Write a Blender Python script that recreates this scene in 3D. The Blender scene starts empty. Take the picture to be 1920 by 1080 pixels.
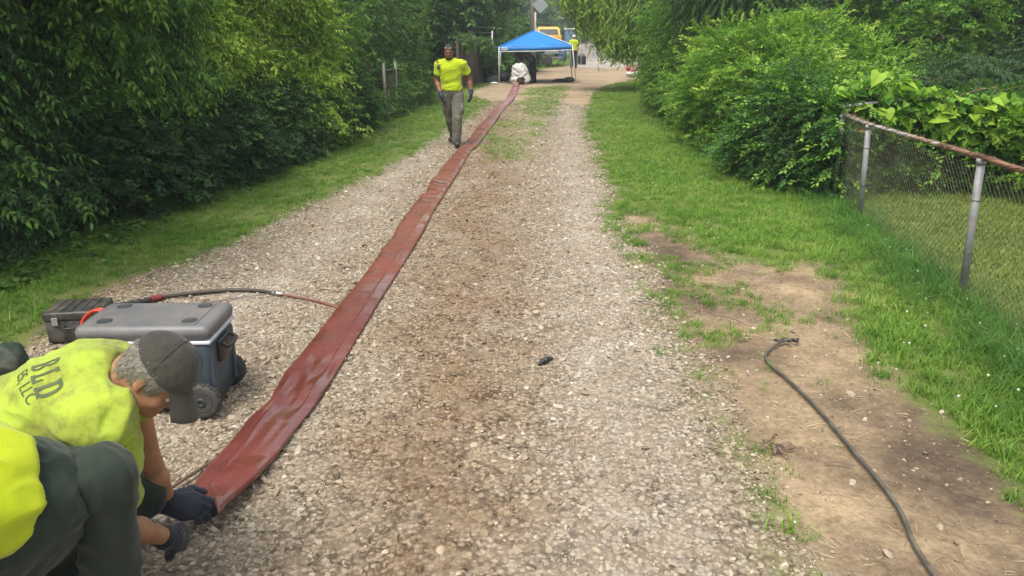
import bpy, bmesh, math, random
import numpy as np
from mathutils import Vector, Matrix, Euler
from mathutils.bvhtree import BVHTree

PI = math.pi
R = math.radians
rng = np.random.default_rng(7)
random.seed(7)
scene = bpy.context.scene
COL = scene.collection

# ------------------------------------------------------------------ camera, sky, sun, exposure
FOC, HC = 1387.0, 2.0                      # focal length in photo pixels, eye height in metres
PITCH = math.atan(480.0 / FOC)
cam_data = bpy.data.cameras.new('camera')
cam_data.sensor_width = 36.0
cam_data.lens = 36.0 * FOC / 1920.0
cam_data.clip_start = 0.05
cam_data.clip_end = 3000.0
cam = bpy.data.objects.new('camera', cam_data)
COL.objects.link(cam)
cam.location = (0, 0, HC)
cam.rotation_euler = (PI / 2 - PITCH, 0, 0)
scene.camera = cam

SUN_EL, SUN_AZ = R(66), R(212)             # azimuth clockwise from +Y (the way the camera looks)
world = bpy.data.worlds.new('World')
scene.world = world
world.use_nodes = True
wn = world.node_tree
for n in list(wn.nodes):
    wn.nodes.remove(n)
sky = wn.nodes.new('ShaderNodeTexSky')
sky.sky_type = 'NISHITA'
sky.sun_disc = False
sky.sun_elevation = SUN_EL
sky.sun_rotation = SUN_AZ
sky.air_density = 1.6
sky.dust_density = 5.0
sky.ozone_density = 0.6
hs = wn.nodes.new('ShaderNodeHueSaturation')
hs.inputs['Saturation'].default_value = 0.38     # a milky overcast sky
bg = wn.nodes.new('ShaderNodeBackground')
bg.inputs['Strength'].default_value = 0.15
wo = wn.nodes.new('ShaderNodeOutputWorld')
wn.links.new(sky.outputs[0], hs.inputs['Color'])
wn.links.new(hs.outputs[0], bg.inputs['Color'])
wn.links.new(bg.outputs[0], wo.inputs['Surface'])

sd = bpy.data.lights.new('sun', 'SUN')
sd.energy = 1.5
sd.angle = R(20)
sd.color = (1.0, 0.95, 0.86)
sun = bpy.data.objects.new('sun', sd)
COL.objects.link(sun)
sdir = Vector((math.sin(SUN_AZ) * math.cos(SUN_EL), math.cos(SUN_AZ) * math.cos(SUN_EL), math.sin(SUN_EL)))
sun.rotation_euler = sdir.to_track_quat('Z', 'Y').to_euler()
sun.location = (5, 0, 20)

scene.view_settings.view_transform = 'Standard'
scene.view_settings.look = 'None'
scene.view_settings.gamma = 1.0
scene.view_settings.use_curve_mapping = False
scene.view_settings.exposure = 0.78
scene.render.engine = 'CYCLES'
scene.cycles.max_bounces = 8
scene.cycles.diffuse_bounces = 3
scene.cycles.glossy_bounces = 2
scene.cycles.transmission_bounces = 4
scene.cycles.transparent_max_bounces = 8
scene.cycles.volume_bounces = 0


def _ray(px, py):
    a, b = (px - 960) / FOC, (540 - py) / FOC
    return (a, math.cos(PITCH) + b * math.sin(PITCH), -math.sin(PITCH) + b * math.cos(PITCH))


def gp(px, py, z=0.0):
    """The place at height z that the photograph shows at (px, py)."""
    r = _ray(px, py)
    t = (z - HC) / r[2]
    return (r[0] * t, r[1] * t, z)


def qp(px, py, d):
    """The place at distance d along the view axis."""
    r = _ray(px, py)
    return np.array((r[0] * d, r[1] * d, HC + r[2] * d))


# ------------------------------------------------------------------ noise
def vnoise(p, seed=0):
    """Smooth value noise in -1..1 at (N,3) points."""
    p = np.asarray(p, dtype=np.float64)
    i = np.floor(p).astype(np.int64)
    f = p - i
    f = f * f * (3 - 2 * f)

    def h(ix, iy, iz):
        n = (ix * 374761393 + iy * 668265263 + iz * 2147483647 + seed * 974711) & 0x7fffffff
        n = ((n ^ (n >> 13)) * 1274126177) & 0x7fffffff
        n = (n ^ (n >> 16)) & 0xffff
        return n / 32767.5 - 1.0
    x, y, z = i[..., 0], i[..., 1], i[..., 2]
    fx, fy, fz = f[..., 0], f[..., 1], f[..., 2]
    c = 0
    for dx in (0, 1):
        for dy in (0, 1):
            for dz in (0, 1):
                w = (fx if dx else 1 - fx) * (fy if dy else 1 - fy) * (fz if dz else 1 - fz)
                c = c + w * h(x + dx, y + dy, z + dz)
    return c


def fbm(p, octaves=3, seed=0):
    p = np.asarray(p, dtype=np.float64)
    s, a, t = 0, 1.0, 0
    for k in range(octaves):
        s = s + a * vnoise(p * 2 ** k, seed + k * 17)
        t += a
        a *= 0.5
    return s / t


# ------------------------------------------------------------------ materials
def new_mat(name):
    m = bpy.data.materials.new(name)
    m.use_nodes = True
    nt = m.node_tree
    for n in list(nt.nodes):
        nt.nodes.remove(n)
    out = nt.nodes.new('ShaderNodeOutputMaterial')
    b = nt.nodes.new('ShaderNodeBsdfPrincipled')
    nt.links.new(b.outputs[0], out.inputs['Surface'])
    return m, nt, b, out


def N(nt, kind, **kw):
    n = nt.nodes.new(kind)
    for k, v in kw.items():
        setattr(n, k, v)
    return n


def ramp(nt, fac, stops, interp='LINEAR'):
    r = nt.nodes.new('ShaderNodeValToRGB')
    r.color_ramp.interpolation = interp
    el = r.color_ramp.elements
    while len(el) < len(stops):
        el.new(0.5)
    for e, (p, c) in zip(el, stops):
        e.position = p
        e.color = (*c, 1) if len(c) == 3 else c
    nt.links.new(fac, r.inputs[0])
    return r.outputs[0]


def noise(nt, scale, detail=4, rough=0.6, vec=None, dim='3D'):
    n = nt.nodes.new('ShaderNodeTexNoise')
    n.inputs['Scale'].default_value = scale
    n.inputs['Detail'].default_value = detail
    n.inputs['Roughness'].default_value = rough
    if vec is not None:
        nt.links.new(vec, n.inputs['Vector'])
    return n.outputs['Fac']


def mixc(nt, fac, a, b, mode='MIX'):
    m = nt.nodes.new('ShaderNodeMix')
    m.data_type = 'RGBA'
    m.blend_type = mode
    for sock, v in ((m.inputs[0], fac), (m.inputs[6], a), (m.inputs[7], b)):
        if isinstance(v, (int, float)):
            sock.default_value = v
        elif isinstance(v, tuple):
            sock.default_value = (*v, 1) if len(v) == 3 else v
        else:
            nt.links.new(v, sock)
    return m.outputs[2]


def mth(nt, op, a, b=None, c=None, clamp=False):
    m = nt.nodes.new('ShaderNodeMath')
    m.operation = op
    m.use_clamp = clamp
    for i, v in enumerate((a, b, c)):
        if v is None:
            continue
        if isinstance(v, (int, float)):
            m.inputs[i].default_value = v
        else:
            nt.links.new(v, m.inputs[i])
    return m.outputs[0]


def bump(nt, b, height, strength=0.3, dist=0.01):
    n = nt.nodes.new('ShaderNodeBump')
    n.inputs['Strength'].default_value = strength
    n.inputs['Distance'].default_value = dist
    nt.links.new(height, n.inputs['Height'])
    nt.links.new(n.outputs[0], b.inputs['Normal'])
    return n


def mat_plain(name, c1, c2=None, scale=8.0, rough=0.6, metal=0.0, bumpk=0.15, bscale=60, coat=0.0, spec=0.5, lo=0.35, hi=0.7, sheen=0.0, dust=0.0):
    m, nt, b, out = new_mat(name)
    tc = N(nt, 'ShaderNodeTexCoord')
    c2 = c2 or tuple(v * 0.7 for v in c1)
    f = noise(nt, scale, 5, 0.65, tc.outputs['Object'])
    col = ramp(nt, f, [(lo, c1), (hi, c2)])
    if dust:
        # dried dust in blotches, with fine scratches through it
        mp = N(nt, 'ShaderNodeMapping')
        mp.inputs['Scale'].default_value = (1, 6, 1)
        mp.inputs['Rotation'].default_value = (0, 0, 0.7)
        nt.links.new(tc.outputs['Object'], mp.inputs[0])
        d1 = ramp(nt, noise(nt, 5, 9, 0.78, tc.outputs['Object']), [(0.42, (0, 0, 0)), (0.72, (1, 1, 1))])
        d2 = ramp(nt, noise(nt, 38, 5, 0.8, mp.outputs[0]), [(0.58, (0, 0, 0)), (0.70, (1, 1, 1))])
        col = mixc(nt, mth(nt, 'MULTIPLY', mth(nt, 'ADD', d1, mth(nt, 'MULTIPLY', d2, 0.5), clamp=True), dust), col, (0.33, 0.28, 0.21))
    nt.links.new(col, b.inputs['Base Color'])
    b.inputs['Roughness'].default_value = rough
    b.inputs['Metallic'].default_value = metal
    b.inputs['Coat Weight'].default_value = coat
    b.inputs['Specular IOR Level'].default_value = spec
    b.inputs['Sheen Weight'].default_value = sheen
    if bumpk:
        bump(nt, b, noise(nt, bscale, 4, 0.6, tc.outputs['Object']), bumpk, 0.004)
    return m


def mat_leaf(name, dark, light, yellow=None, trans=0.3, rough=0.42, patch=0.5):
    """Leaf material: per-sprig tint from the scatter, a slow drift over the plant, translucency."""
    m, nt, b, out = new_mat(name)
    at = N(nt, 'ShaderNodeAttribute', attribute_type='INSTANCER', attribute_name='tint')
    at2 = N(nt, 'ShaderNodeAttribute', attribute_type='GEOMETRY', attribute_name='leaf_tint')
    geo = N(nt, 'ShaderNodeNewGeometry')
    at3 = N(nt, 'ShaderNodeAttribute', attribute_type='OBJECT', attribute_name='tint')
    f = mth(nt, 'ADD', mth(nt, 'ADD', at.outputs['Fac'], at3.outputs['Fac']), mth(nt, 'MULTIPLY', at2.outputs['Fac'], 0.35))
    f = mth(nt, 'ADD', f, mth(nt, 'MULTIPLY', mth(nt, 'SUBTRACT', noise(nt, 0.9, 2, 0.5, geo.outputs['Position']), 0.5), patch))
    stops = [(0.12, dark), (0.75, light)]
    if yellow:
        stops.append((1.0, yellow))
    c = ramp(nt, f, stops)
    nt.links.new(c, b.inputs['Base Color'])
    b.inputs['Roughness'].default_value = rough + 0.13
    b.inputs['Specular IOR Level'].default_value = 0.28
    tr = N(nt, 'ShaderNodeBsdfTranslucent')
    nt.links.new(mixc(nt, 0.5, c, (0.20, 0.40, 0.03)), tr.inputs['Color'])
    mx = N(nt, 'ShaderNodeMixShader')
    mx.inputs[0].default_value = trans
    nt.links.new(b.outputs[0], mx.inputs[1])
    nt.links.new(tr.outputs[0], mx.inputs[2])
    nt.links.new(mx.outputs[0], out.inputs['Surface'])
    return m


# ------------------------------------------------------------------ objects and meshes
def tag(o, label=None, cat=None, group=None, kind=None):
    if label:
        o['label'] = label
    if cat:
        o['category'] = cat
    if group:
        o['group'] = group
    if kind:
        o['kind'] = kind
    return o


def empty(name, loc=(0, 0, 0), label=None, cat=None, group=None, kind=None):
    o = bpy.data.objects.new(name, None)
    COL.objects.link(o)
    o.location = loc
    o.empty_display_size = 0.1
    return tag(o, label, cat, group, kind)


def link(name, me, mat=None, parent=None, smooth=False):
    """Link a mesh whose coordinates are world coordinates (or local to the parent's place when parent sits at a place)."""
    o = bpy.data.objects.new(name, me)
    COL.objects.link(o)
    if mat is not None and not len(me.materials):
        me.materials.append(mat)
    if smooth:
        me.polygons.foreach_set('use_smooth', [True] * len(me.polygons))
    if parent is not None:
        o.parent = parent
    return o


def wpart(name, me, mat, parent, smooth=False):
    """Like link(), for a mesh given in world coordinates under a parent that stands elsewhere."""
    me.transform(Matrix.Translation(-world_loc(parent)))
    return link(name, me, mat, parent, smooth)


def world_loc(o):
    v = Vector((0, 0, 0))
    while o is not None:
        v = v + o.location
        o = o.parent
    return v


def np_mesh(name, v, faces):
    """faces: list of (n,k) int arrays."""
    v = np.asarray(v, dtype=np.float32)
    me = bpy.data.meshes.new(name)
    me.vertices.add(len(v))
    me.vertices.foreach_set('co', v.ravel())
    faces = [np.asarray(f) for f in (faces if isinstance(faces, list) else [faces]) if len(f)]
    if faces:
        tot = np.concatenate([np.full(len(f), f.shape[1], dtype=np.int32) for f in faces])
        idx = np.concatenate([f.ravel() for f in faces]).astype(np.int32)
        me.loops.add(len(idx))
        me.loops.foreach_set('vertex_index', idx)
        me.polygons.add(len(tot))
        start = np.concatenate([[0], np.cumsum(tot)[:-1]]).astype(np.int32)
        me.polygons.foreach_set('loop_start', start)
        me.polygons.foreach_set('loop_total', tot)
    me.update(calc_edges=True)
    me.validate()
    return me


def fattr(me, name, arr):
    a = me.attributes.new(name, 'FLOAT', 'POINT')
    a.data.foreach_set('value', np.asarray(arr, dtype=np.float32))


class MB:
    """Collects simple shapes into one mesh."""
    def __init__(self):
        self.v, self.f = [], []

    def add(self, vs, fs):
        o = len(self.v)
        self.v += [tuple(p) for p in vs]
        self.f += [tuple(i + o for i in f) for f in fs]
        return self

    def box(self, lo, hi, M=None, ch=0.0):
        x0, y0, z0 = lo
        x1, y1, z1 = hi
        if ch <= 0:
            vs = [(x0, y0, z0), (x1, y0, z0), (x1, y1, z0), (x0, y1, z0), (x0, y0, z1), (x1, y0, z1), (x1, y1, z1), (x0, y1, z1)]
            fs = [(0, 3, 2, 1), (4, 5, 6, 7), (0, 1, 5, 4), (1, 2, 6, 5), (2, 3, 7, 6), (3, 0, 4, 7)]
        else:
            bm = bmesh.new()
            bmesh.ops.create_cube(bm, size=1, matrix=Matrix.Translation(((x0 + x1) / 2, (y0 + y1) / 2, (z0 + z1) / 2)) @ Matrix.Diagonal((x1 - x0, y1 - y0, z1 - z0, 1)))
            bmesh.ops.bevel(bm, geom=list(bm.edges), offset=ch, segments=2, affect='EDGES', profile=0.6)
            bm.verts.index_update()
            vs = [tuple(v.co) for v in bm.verts]
            fs = [tuple(v.index for v in f.verts) for f in bm.faces]
            bm.free()
        if M is not None:
            vs = [tuple(M @ Vector(p)) for p in vs]
        return self.add(vs, fs)

    def tube(self, pts, r, seg=8, caps=True):
        pts = [Vector(p) for p in pts]
        n = len(pts)
        rs = r if hasattr(r, '__len__') else [r] * n
        prev = None
        vs, fs = [], []
        for i, p in enumerate(pts):
            t = (pts[min(i + 1, n - 1)] - pts[max(i - 1, 0)])
            if t.length < 1e-9:
                t = Vector((0, 0, 1))
            t.normalize()
            if prev is None:
                a = t.orthogonal().normalized()
            else:
                a = (prev - t * prev.dot(t))
                a = a.normalized() if a.length > 1e-6 else t.orthogonal().normalized()
            prev = a
            b = t.cross(a)
            for k in range(seg):
                w = 2 * PI * k / seg
                vs.append(p + (a * math.cos(w) + b * math.sin(w)) * rs[i])
        for i in range(n - 1):
            for k in range(seg):
                k2 = (k + 1) % seg
                fs.append((i * seg + k, i * seg + k2, (i + 1) * seg + k2, (i + 1) * seg + k))
        if caps:
            fs.append(tuple(reversed(range(seg))))
            fs.append(tuple((n - 1) * seg + k for k in range(seg)))
        return self.add(vs, fs)

    def lathe(self, prof, seg=24, M=None):
        """prof: (radius, height) pairs about +Z."""
        vs, fs = [], []
        for r, z in prof:
            for k in range(seg):
                w = 2 * PI * k / seg
                vs.append((r * math.cos(w), r * math.sin(w), z))
        for i in range(len(prof) - 1):
            for k in range(seg):
                k2 = (k + 1) % seg
                fs.append((i * seg + k, i * seg + k2, (i + 1) * seg + k2, (i + 1) * seg + k))
        fs.append(tuple(reversed(range(seg))))
        fs.append(tuple((len(prof) - 1) * seg + k for k in range(seg)))
        if M is not None:
            vs = [tuple(M @ Vector(p)) for p in vs]
        return self.add(vs, fs)

    def mesh(self, name):
        me = bpy.data.meshes.new(name)
        me.from_pydata(self.v, [], self.f)
        me.update()
        return me

    def build(self, name, mat, parent=None, smooth=False):
        """World coordinates in; the part keeps its place under its parent."""
        me = self.mesh(name)
        if parent is not None:
            me.transform(Matrix.Translation(-world_loc(parent)))
        return link(name, me, mat, parent, smooth)


def spline(pts, n):
    """Catmull-Rom through pts, n samples."""
    P = np.asarray(pts, dtype=float)
    P = np.vstack([2 * P[0] - P[1], P, 2 * P[-1] - P[-2]])
    m = len(P) - 3
    out = []
    for t in np.linspace(0, m - 1e-9, n):
        i = int(t)
        u = t - i
        a, b, c, d = P[i], P[i + 1], P[i + 2], P[i + 3]
        out.append(0.5 * ((2 * b) + (c - a) * u + (2 * a - 5 * b + 4 * c - d) * u * u + (3 * b - a - 3 * c + d) * u ** 3))
    return np.array(out)


# ------------------------------------------------------------------ smooth bodies: distance fields meshed with surface nets
class Frame:
    """Local axes: x = his right, y = forward, z = up."""
    def __init__(self, o, up, fwd):
        self.o = np.asarray(o, float)
        u = np.asarray(up, float)
        u = u / np.linalg.norm(u)
        f = np.asarray(fwd, float)
        f = f - u * f.dot(u)
        f = f / np.linalg.norm(f)
        r = np.cross(f, u)
        self.M = np.stack([r, f, u], axis=1)      # local -> world

    def p(self, x, y, z):
        return self.o + self.M @ np.array((x, y, z), float)


def cap(a, b, r1, r2=None, k=0.02, op='u'):
    return dict(t='cap', a=np.asarray(a, float), b=np.asarray(b, float), r1=r1, r2=r1 if r2 is None else r2, k=k, op=op)


def cone(a, b, r1, r2=None, k=0.01, op='u'):
    d = cap(a, b, r1, r2, k, op)
    d['t'] = 'cone'
    return d


def ell(c, rad, M=None, k=0.02, op='u'):
    return dict(t='ell', a=np.asarray(c, float), rad=np.asarray(rad, float), M=np.eye(3) if M is None else M, k=k, op=op)


def cut(p, n, k=0.004):
    """Keep the side the normal points away from."""
    n = np.asarray(n, float)
    return dict(t='cut', a=np.asarray(p, float), n=n / np.linalg.norm(n), k=k, op='i')


def grow(prims, d):
    out = []
    for p in prims:
        q = dict(p)
        if q['op'] == 'u':
            if q['t'] == 'ell':
                q['rad'] = q['rad'] + d
            elif q['t'] in ('cap', 'cone'):
                q['r1'] += d
                q['r2'] += d
        out.append(q)
    return out


def _dist(p, X):
    if p['t'] == 'cut':
        return (X - p['a']) @ p['n']
    if p['t'] in ('cap', 'cone'):
        ba = p['b'] - p['a']
        L2 = max(ba @ ba, 1e-12)
        pa = X - p['a']
        h = (pa @ ba) / L2
        hc = np.clip(h, 0, 1)
        d = np.linalg.norm(pa - hc[..., None] * ba, axis=-1) - (p['r1'] + hc * (p['r2'] - p['r1']))
        if p['t'] == 'cone':
            L = math.sqrt(L2)
            lat = np.linalg.norm(pa - h[..., None] * ba, axis=-1) - (p['r1'] + hc * (p['r2'] - p['r1']))
            d = np.maximum(lat, np.maximum(-h * L, (h - 1) * L))
        return d
    q = (X - p['a']) @ p['M']
    k0 = np.linalg.norm(q / p['rad'], axis=-1)
    k1 = np.linalg.norm(q / p['rad'] ** 2, axis=-1)
    return k0 * (k0 - 1) / np.maximum(k1, 1e-9)


def _bbox(p):
    if p['t'] == 'ell':
        r = p['rad'].max()
        return p['a'] - r, p['a'] + r
    r = max(p['r1'], p['r2'])
    return np.minimum(p['a'], p['b']) - r, np.maximum(p['a'], p['b']) + r


def field(prims, h):
    us = [_bbox(p) for p in prims if p['op'] == 'u']
    lo = np.min([b[0] for b in us], axis=0) - 0.03
    hi = np.max([b[1] for b in us], axis=0) + 0.03
    n = np.ceil((hi - lo) / h).astype(int) + 1
    F = np.full(n, 1.0, dtype=np.float32)
    ax = [lo[i] + np.arange(n[i]) * h for i in range(3)]
    for p in prims:
        if p['t'] == 'cut':
            sl = (slice(None),) * 3
            sx = ax
        else:
            b0, b1 = _bbox(p)
            m = 0.05 + p['k']
            i0 = np.clip(np.floor((b0 - m - lo) / h).astype(int), 0, n)
            i1 = np.clip(np.ceil((b1 + m - lo) / h).astype(int) + 1, 0, n)
            sl = tuple(slice(i0[i], i1[i]) for i in range(3))
            sx = [ax[i][sl[i]] for i in range(3)]
        X = np.stack(np.meshgrid(*sx, indexing='ij'), axis=-1)
        if X.size == 0:
            continue
        d = _dist(p, X).astype(np.float32)
        G = F[sl]
        k = p['k']
        if p['op'] == 'u':
            hh = np.maximum(k - np.abs(G - d), 0) / k
            F[sl] = np.minimum(G, d) - hh * hh * k * 0.25
        else:
            e = d if p['op'] == 'i' else -d
            hh = np.maximum(k - np.abs(G - e), 0) / k
            F[sl] = np.maximum(G, e) + hh * hh * k * 0.25
    return F, lo, h


def nets(F, lo, h):
    """Surface nets over a sampled field; returns vertices and quads."""
    F = np.pad(F, 1, constant_values=1.0)
    lo = lo - h
    ins = F < 0
    nx, ny, nz = np.array(F.shape) - 1
    cnt = np.zeros((nx, ny, nz), np.int8)
    for dx in (0, 1):
        for dy in (0, 1):
            for dz in (0, 1):
                cnt += ins[dx:dx + nx, dy:dy + ny, dz:dz + nz]
    act = (cnt > 0) & (cnt < 8)
    I = np.argwhere(act)
    idx = np.full((nx, ny, nz), -1, np.int64)
    idx[act] = np.arange(len(I))
    corners = [(a, b, c) for a in (0, 1) for b in (0, 1) for c in (0, 1)]
    val = {c: F[I[:, 0] + c[0], I[:, 1] + c[1], I[:, 2] + c[2]] for c in corners}
    S = np.zeros((len(I), 3))
    W = np.zeros(len(I))
    for c in corners:
        for axx in range(3):
            if c[axx]:
                continue
            c2 = tuple(1 if i == axx else c[i] for i in range(3))
            a, b = val[c], val[c2]
            x = (a < 0) != (b < 0)
            t = np.where(x, a / np.where(x, a - b, 1), 0)
            pt = np.tile(np.array(c, float), (len(I), 1))
            pt[:, axx] += t
            S += pt * x[:, None]
            W += x
    V = (I + S / np.maximum(W, 1)[:, None]) * h + lo
    quads = []
    for axx in range(3):
        s0 = [slice(1, -1)] * 3
        s0[axx] = slice(0, -1)
        s1 = list(s0)
        s1[axx] = slice(1, None)
        A, B = ins[tuple(s0)], ins[tuple(s1)]
        for flip, mask in ((False, A & ~B), (True, ~A & B)):
            E = np.argwhere(mask)
            if not len(E):
                continue
            off = np.ones(3, int)
            off[axx] = 0
            E = E + off
            u, v = [(1, 2), (2, 0), (0, 1)][axx]
            eu = np.zeros(3, int)
            eu[u] = 1
            ev = np.zeros(3, int)
            ev[v] = 1
            q = [E - eu - ev, E - ev, E, E - eu]
            qi = np.stack([idx[x[:, 0], x[:, 1], x[:, 2]] for x in q], axis=1)
            if flip:
                qi = qi[:, ::-1]
            quads.append(qi)
    Q = np.concatenate(quads)
    Q = Q[(Q >= 0).all(axis=1)]
    return V, Q


def smooth_verts(V, Q, it=1, lam=0.5):
    e = np.concatenate([Q[:, [0, 1]], Q[:, [1, 2]], Q[:, [2, 3]], Q[:, [3, 0]]])
    e = np.concatenate([e, e[:, ::-1]])
    for _ in range(it):
        s = np.zeros_like(V)
        c = np.zeros(len(V))
        for i in range(3):
            s[:, i] = np.bincount(e[:, 0], V[e[:, 1], i], len(V))
        c = np.bincount(e[:, 0], minlength=len(V))
        V = V + lam * (s / np.maximum(c, 1)[:, None] - V)
    return V


def vnormals(V, Q):
    n = np.cross(V[Q[:, 2]] - V[Q[:, 0]], V[Q[:, 3]] - V[Q[:, 1]])
    out = np.zeros_like(V)
    for k in range(4):
        for i in range(3):
            out[:, i] += np.bincount(Q[:, k], n[:, i], len(V))
    return out / np.maximum(np.linalg.norm(out, axis=1), 1e-12)[:, None]


def folds(V, Q, amp, freq, axis=None, stretch=3.0, seed=0):
    """Cloth folds: ridged noise along the normals, drawn out along an axis."""
    Nn = vnormals(V, Q)
    P = V.copy()
    if axis is not None:
        a = np.asarray(axis, float)
        a = a / np.linalg.norm(a)
        P = P - np.outer(P @ a, a) * (1 - 1 / stretch)
    P = P * freq
    P = P + 0.6 * np.stack([vnoise(P * 0.7, seed + 5), vnoise(P * 0.7 + 9, seed + 6), vnoise(P * 0.7 + 17, seed + 7)], axis=1)
    r = 1 - np.abs(vnoise(P, seed)) * 2.4
    r2 = 1 - np.abs(vnoise(P * 2.3 + 4, seed + 3)) * 2.4
    return V + Nn * (amp * (r + 0.55 * r2 + 0.35))[:, None]


def blob(name, prims, mat, parent, h=0.01, it=2, fold=None, attr=None):
    F, lo, hh = field(prims, h)
    V, Q = nets(F, lo, hh)
    V = smooth_verts(V, Q, it)
    if fold:
        V = folds(V, Q, **fold)
    me = np_mesh(name, V, [Q])
    if parent is not None:
        me.transform(Matrix.Translation(-world_loc(parent)))
    return link(name, me, mat, parent, True)

# ------------------------------------------------------------------ the ground
def G2(*pix):
    return [gp(*p)[:2] for p in pix]


ROAD = [(-3.15, -3.0), (-3.15, 3.0)] + G2((0, 700), (200, 560), (330, 500), (450, 445), (560, 395), (700, 330), (820, 262), (905, 205), (928, 188)) + \
       G2((1040, 185), (1100, 200), (1095, 230), (1130, 330), (1165, 420), (1200, 470), (1240, 540), (1270, 620), (1330, 720), (1400, 850), (1500, 1060)) + [(1.15, -3.0)]
DIRT_FAR = G2((905, 215), (925, 192), (880, 178), (900, 164), (935, 152), (985, 146), (1020, 128), (1085, 122), (1190, 126), (1230, 134), (1185, 150), (1140, 158), (1112, 175), (1100, 205), (1000, 215))
DIRT = G2((1240, 560), (1180, 470), (1148, 400), (1190, 392), (1262, 425), (1330, 470), (1450, 498), (1545, 488), (1580, 530), (1580, 570), (1640, 650), (1700, 740), (1830, 850), (1915, 930)) + [(2.35, -3.0), (1.0, -3.0)] + \
    G2((1500, 1060), (1400, 850), (1330, 720))
DIRT_L = G2((150, 560), (230, 520), (330, 500), (300, 540), (200, 600), (60, 700), (0, 680))
CONC = G2((1082, 121), (1086, 94), (1087, 73), (1101, 73), (1118, 94), (1136, 112), (1176, 121), (1182, 128), (1080, 126))
TUFTS = G2((1250, 560), (1180, 470), (1150, 395), (1210, 390), (1340, 470), (1380, 540), (1500, 600), (1400, 640), (1300, 630))
WEED = G2((905, 262), (1000, 165), (1060, 160), (1030, 215), (990, 300), (930, 300))
OTHER_LAWN = G2((1120, 88), (1128, 76), (1300, 80), (1300, 118), (1180, 118), (1135, 105))


def sdf_poly(P, poly):
    """Signed distance (negative inside) of (N,2) points to a polygon."""
    P = np.asarray(P, float)
    d = np.full(len(P), 1e9)
    ins = np.zeros(len(P), bool)
    m = len(poly)
    for i in range(m):
        a = np.array(poly[i])
        b = np.array(poly[(i + 1) % m])
        ab = b - a
        t = np.clip(((P - a) @ ab) / max(ab @ ab, 1e-9), 0, 1)
        d = np.minimum(d, np.linalg.norm(P - a - t[:, None] * ab, axis=1))
        c = ((a[1] > P[:, 1]) != (b[1] > P[:, 1]))
        xx = a[0] + (P[:, 1] - a[1]) * ab[0] / (ab[1] if abs(ab[1]) > 1e-9 else 1e-9)
        ins ^= c & (P[:, 0] < xx)
    return np.where(ins, -d, d)


def height(P):
    P = np.asarray(P, float)
    q = np.column_stack([P[:, 0], P[:, 1], np.zeros(len(P))])
    return 0.018 * fbm(q * 0.55, 2, 3) - 0.012


def ragged(P):
    q = np.column_stack([P[:, 0], P[:, 1], np.zeros(len(P))])
    return 0.16 * fbm(q * 1.6, 3, 11) + 0.07 * vnoise(q * 7, 12)


def grid_axis(lo, f0, f1, hi, step):
    a = -np.geomspace(0.3, max(f0 - lo, 0.31), 22)[::-1] + f0
    b = np.arange(f0, f1, step)
    c = np.geomspace(0.3, hi - f1, 34) + f1
    return np.concatenate([a, b, c])


gx = grid_axis(-600, -7.5, 9.5, 600, 0.11)
gy = grid_axis(-60, 0.0, 36.0, 1400, 0.11)
GX, GY = np.meshgrid(gx, gy, indexing='ij')
gP = np.column_stack([GX.ravel(), GY.ravel()])
gz = height(gP)
far = np.clip((np.linalg.norm(gP - [0, 15], axis=1) - 30) / 60, 0, 1)
gz = gz * (1 - far)
vid = np.arange(len(gP)).reshape(GX.shape)
gq = np.stack([vid[:-1, :-1], vid[1:, :-1], vid[1:, 1:], vid[:-1, 1:]], axis=-1).reshape(-1, 4)
a_road = sdf_poly(gP, ROAD)
a_dirt = np.minimum(np.minimum(sdf_poly(gP, DIRT), sdf_poly(gP, DIRT_FAR)), sdf_poly(gP, DIRT_L))
a_conc = sdf_poly(gP, CONC)
a_tuft = sdf_poly(gP, TUFTS)
a_weed = sdf_poly(gP, WEED)


def mud_mask(nt, pos):
    """Mud tracked along the middle of the wheel way, broken up by noise."""
    s = N(nt, 'ShaderNodeSeparateXYZ')
    nt.links.new(pos, s.inputs[0])
    dx = mth(nt, 'ADD', mth(nt, 'SUBTRACT', s.outputs['X'], -0.4), mth(nt, 'MULTIPLY', mth(nt, 'SUBTRACT', noise(nt, 0.8, 3, 0.5, pos), 0.5), 1.2))
    band = mth(nt, 'SUBTRACT', 1.0, mth(nt, 'MULTIPLY', mth(nt, 'ABSOLUTE', dx), 1.35), clamp=True)
    n = noise(nt, 1.7, 5, 0.7, pos)
    return mth(nt, 'MULTIPLY', mth(nt, 'MULTIPLY', mth(nt, 'ADD', mth(nt, 'MULTIPLY', band, 0.9), mth(nt, 'MULTIPLY', mth(nt, 'SUBTRACT', n, 0.42), 2.4)), 0.85, clamp=True), 0.9)


def track_mask(nt, pos):
    """The two wheel tracks, where tyres have ground the stone to pale dust."""
    s = N(nt, 'ShaderNodeSeparateXYZ')
    nt.links.new(pos, s.inputs[0])
    dx = mth(nt, 'ADD', mth(nt, 'SUBTRACT', s.outputs['X'], mth(nt, 'MULTIPLY', s.outputs['Y'], 0.055)), mth(nt, 'MULTIPLY', mth(nt, 'SUBTRACT', noise(nt, 0.7, 2, 0.5, pos), 0.5), 0.6))
    t = mth(nt, 'ABSOLUTE', mth(nt, 'SUBTRACT', mth(nt, 'ABSOLUTE', mth(nt, 'ADD', dx, 1.0)), 1.35))
    band = mth(nt, 'SUBTRACT', 1.0, mth(nt, 'MULTIPLY', t, 2.2), clamp=True)
    return mth(nt, 'MULTIPLY', band, ramp(nt, noise(nt, 2.6, 5, 0.7, pos), [(0.35, (0.1,) * 3), (0.6, (1,) * 3)]))


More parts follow.
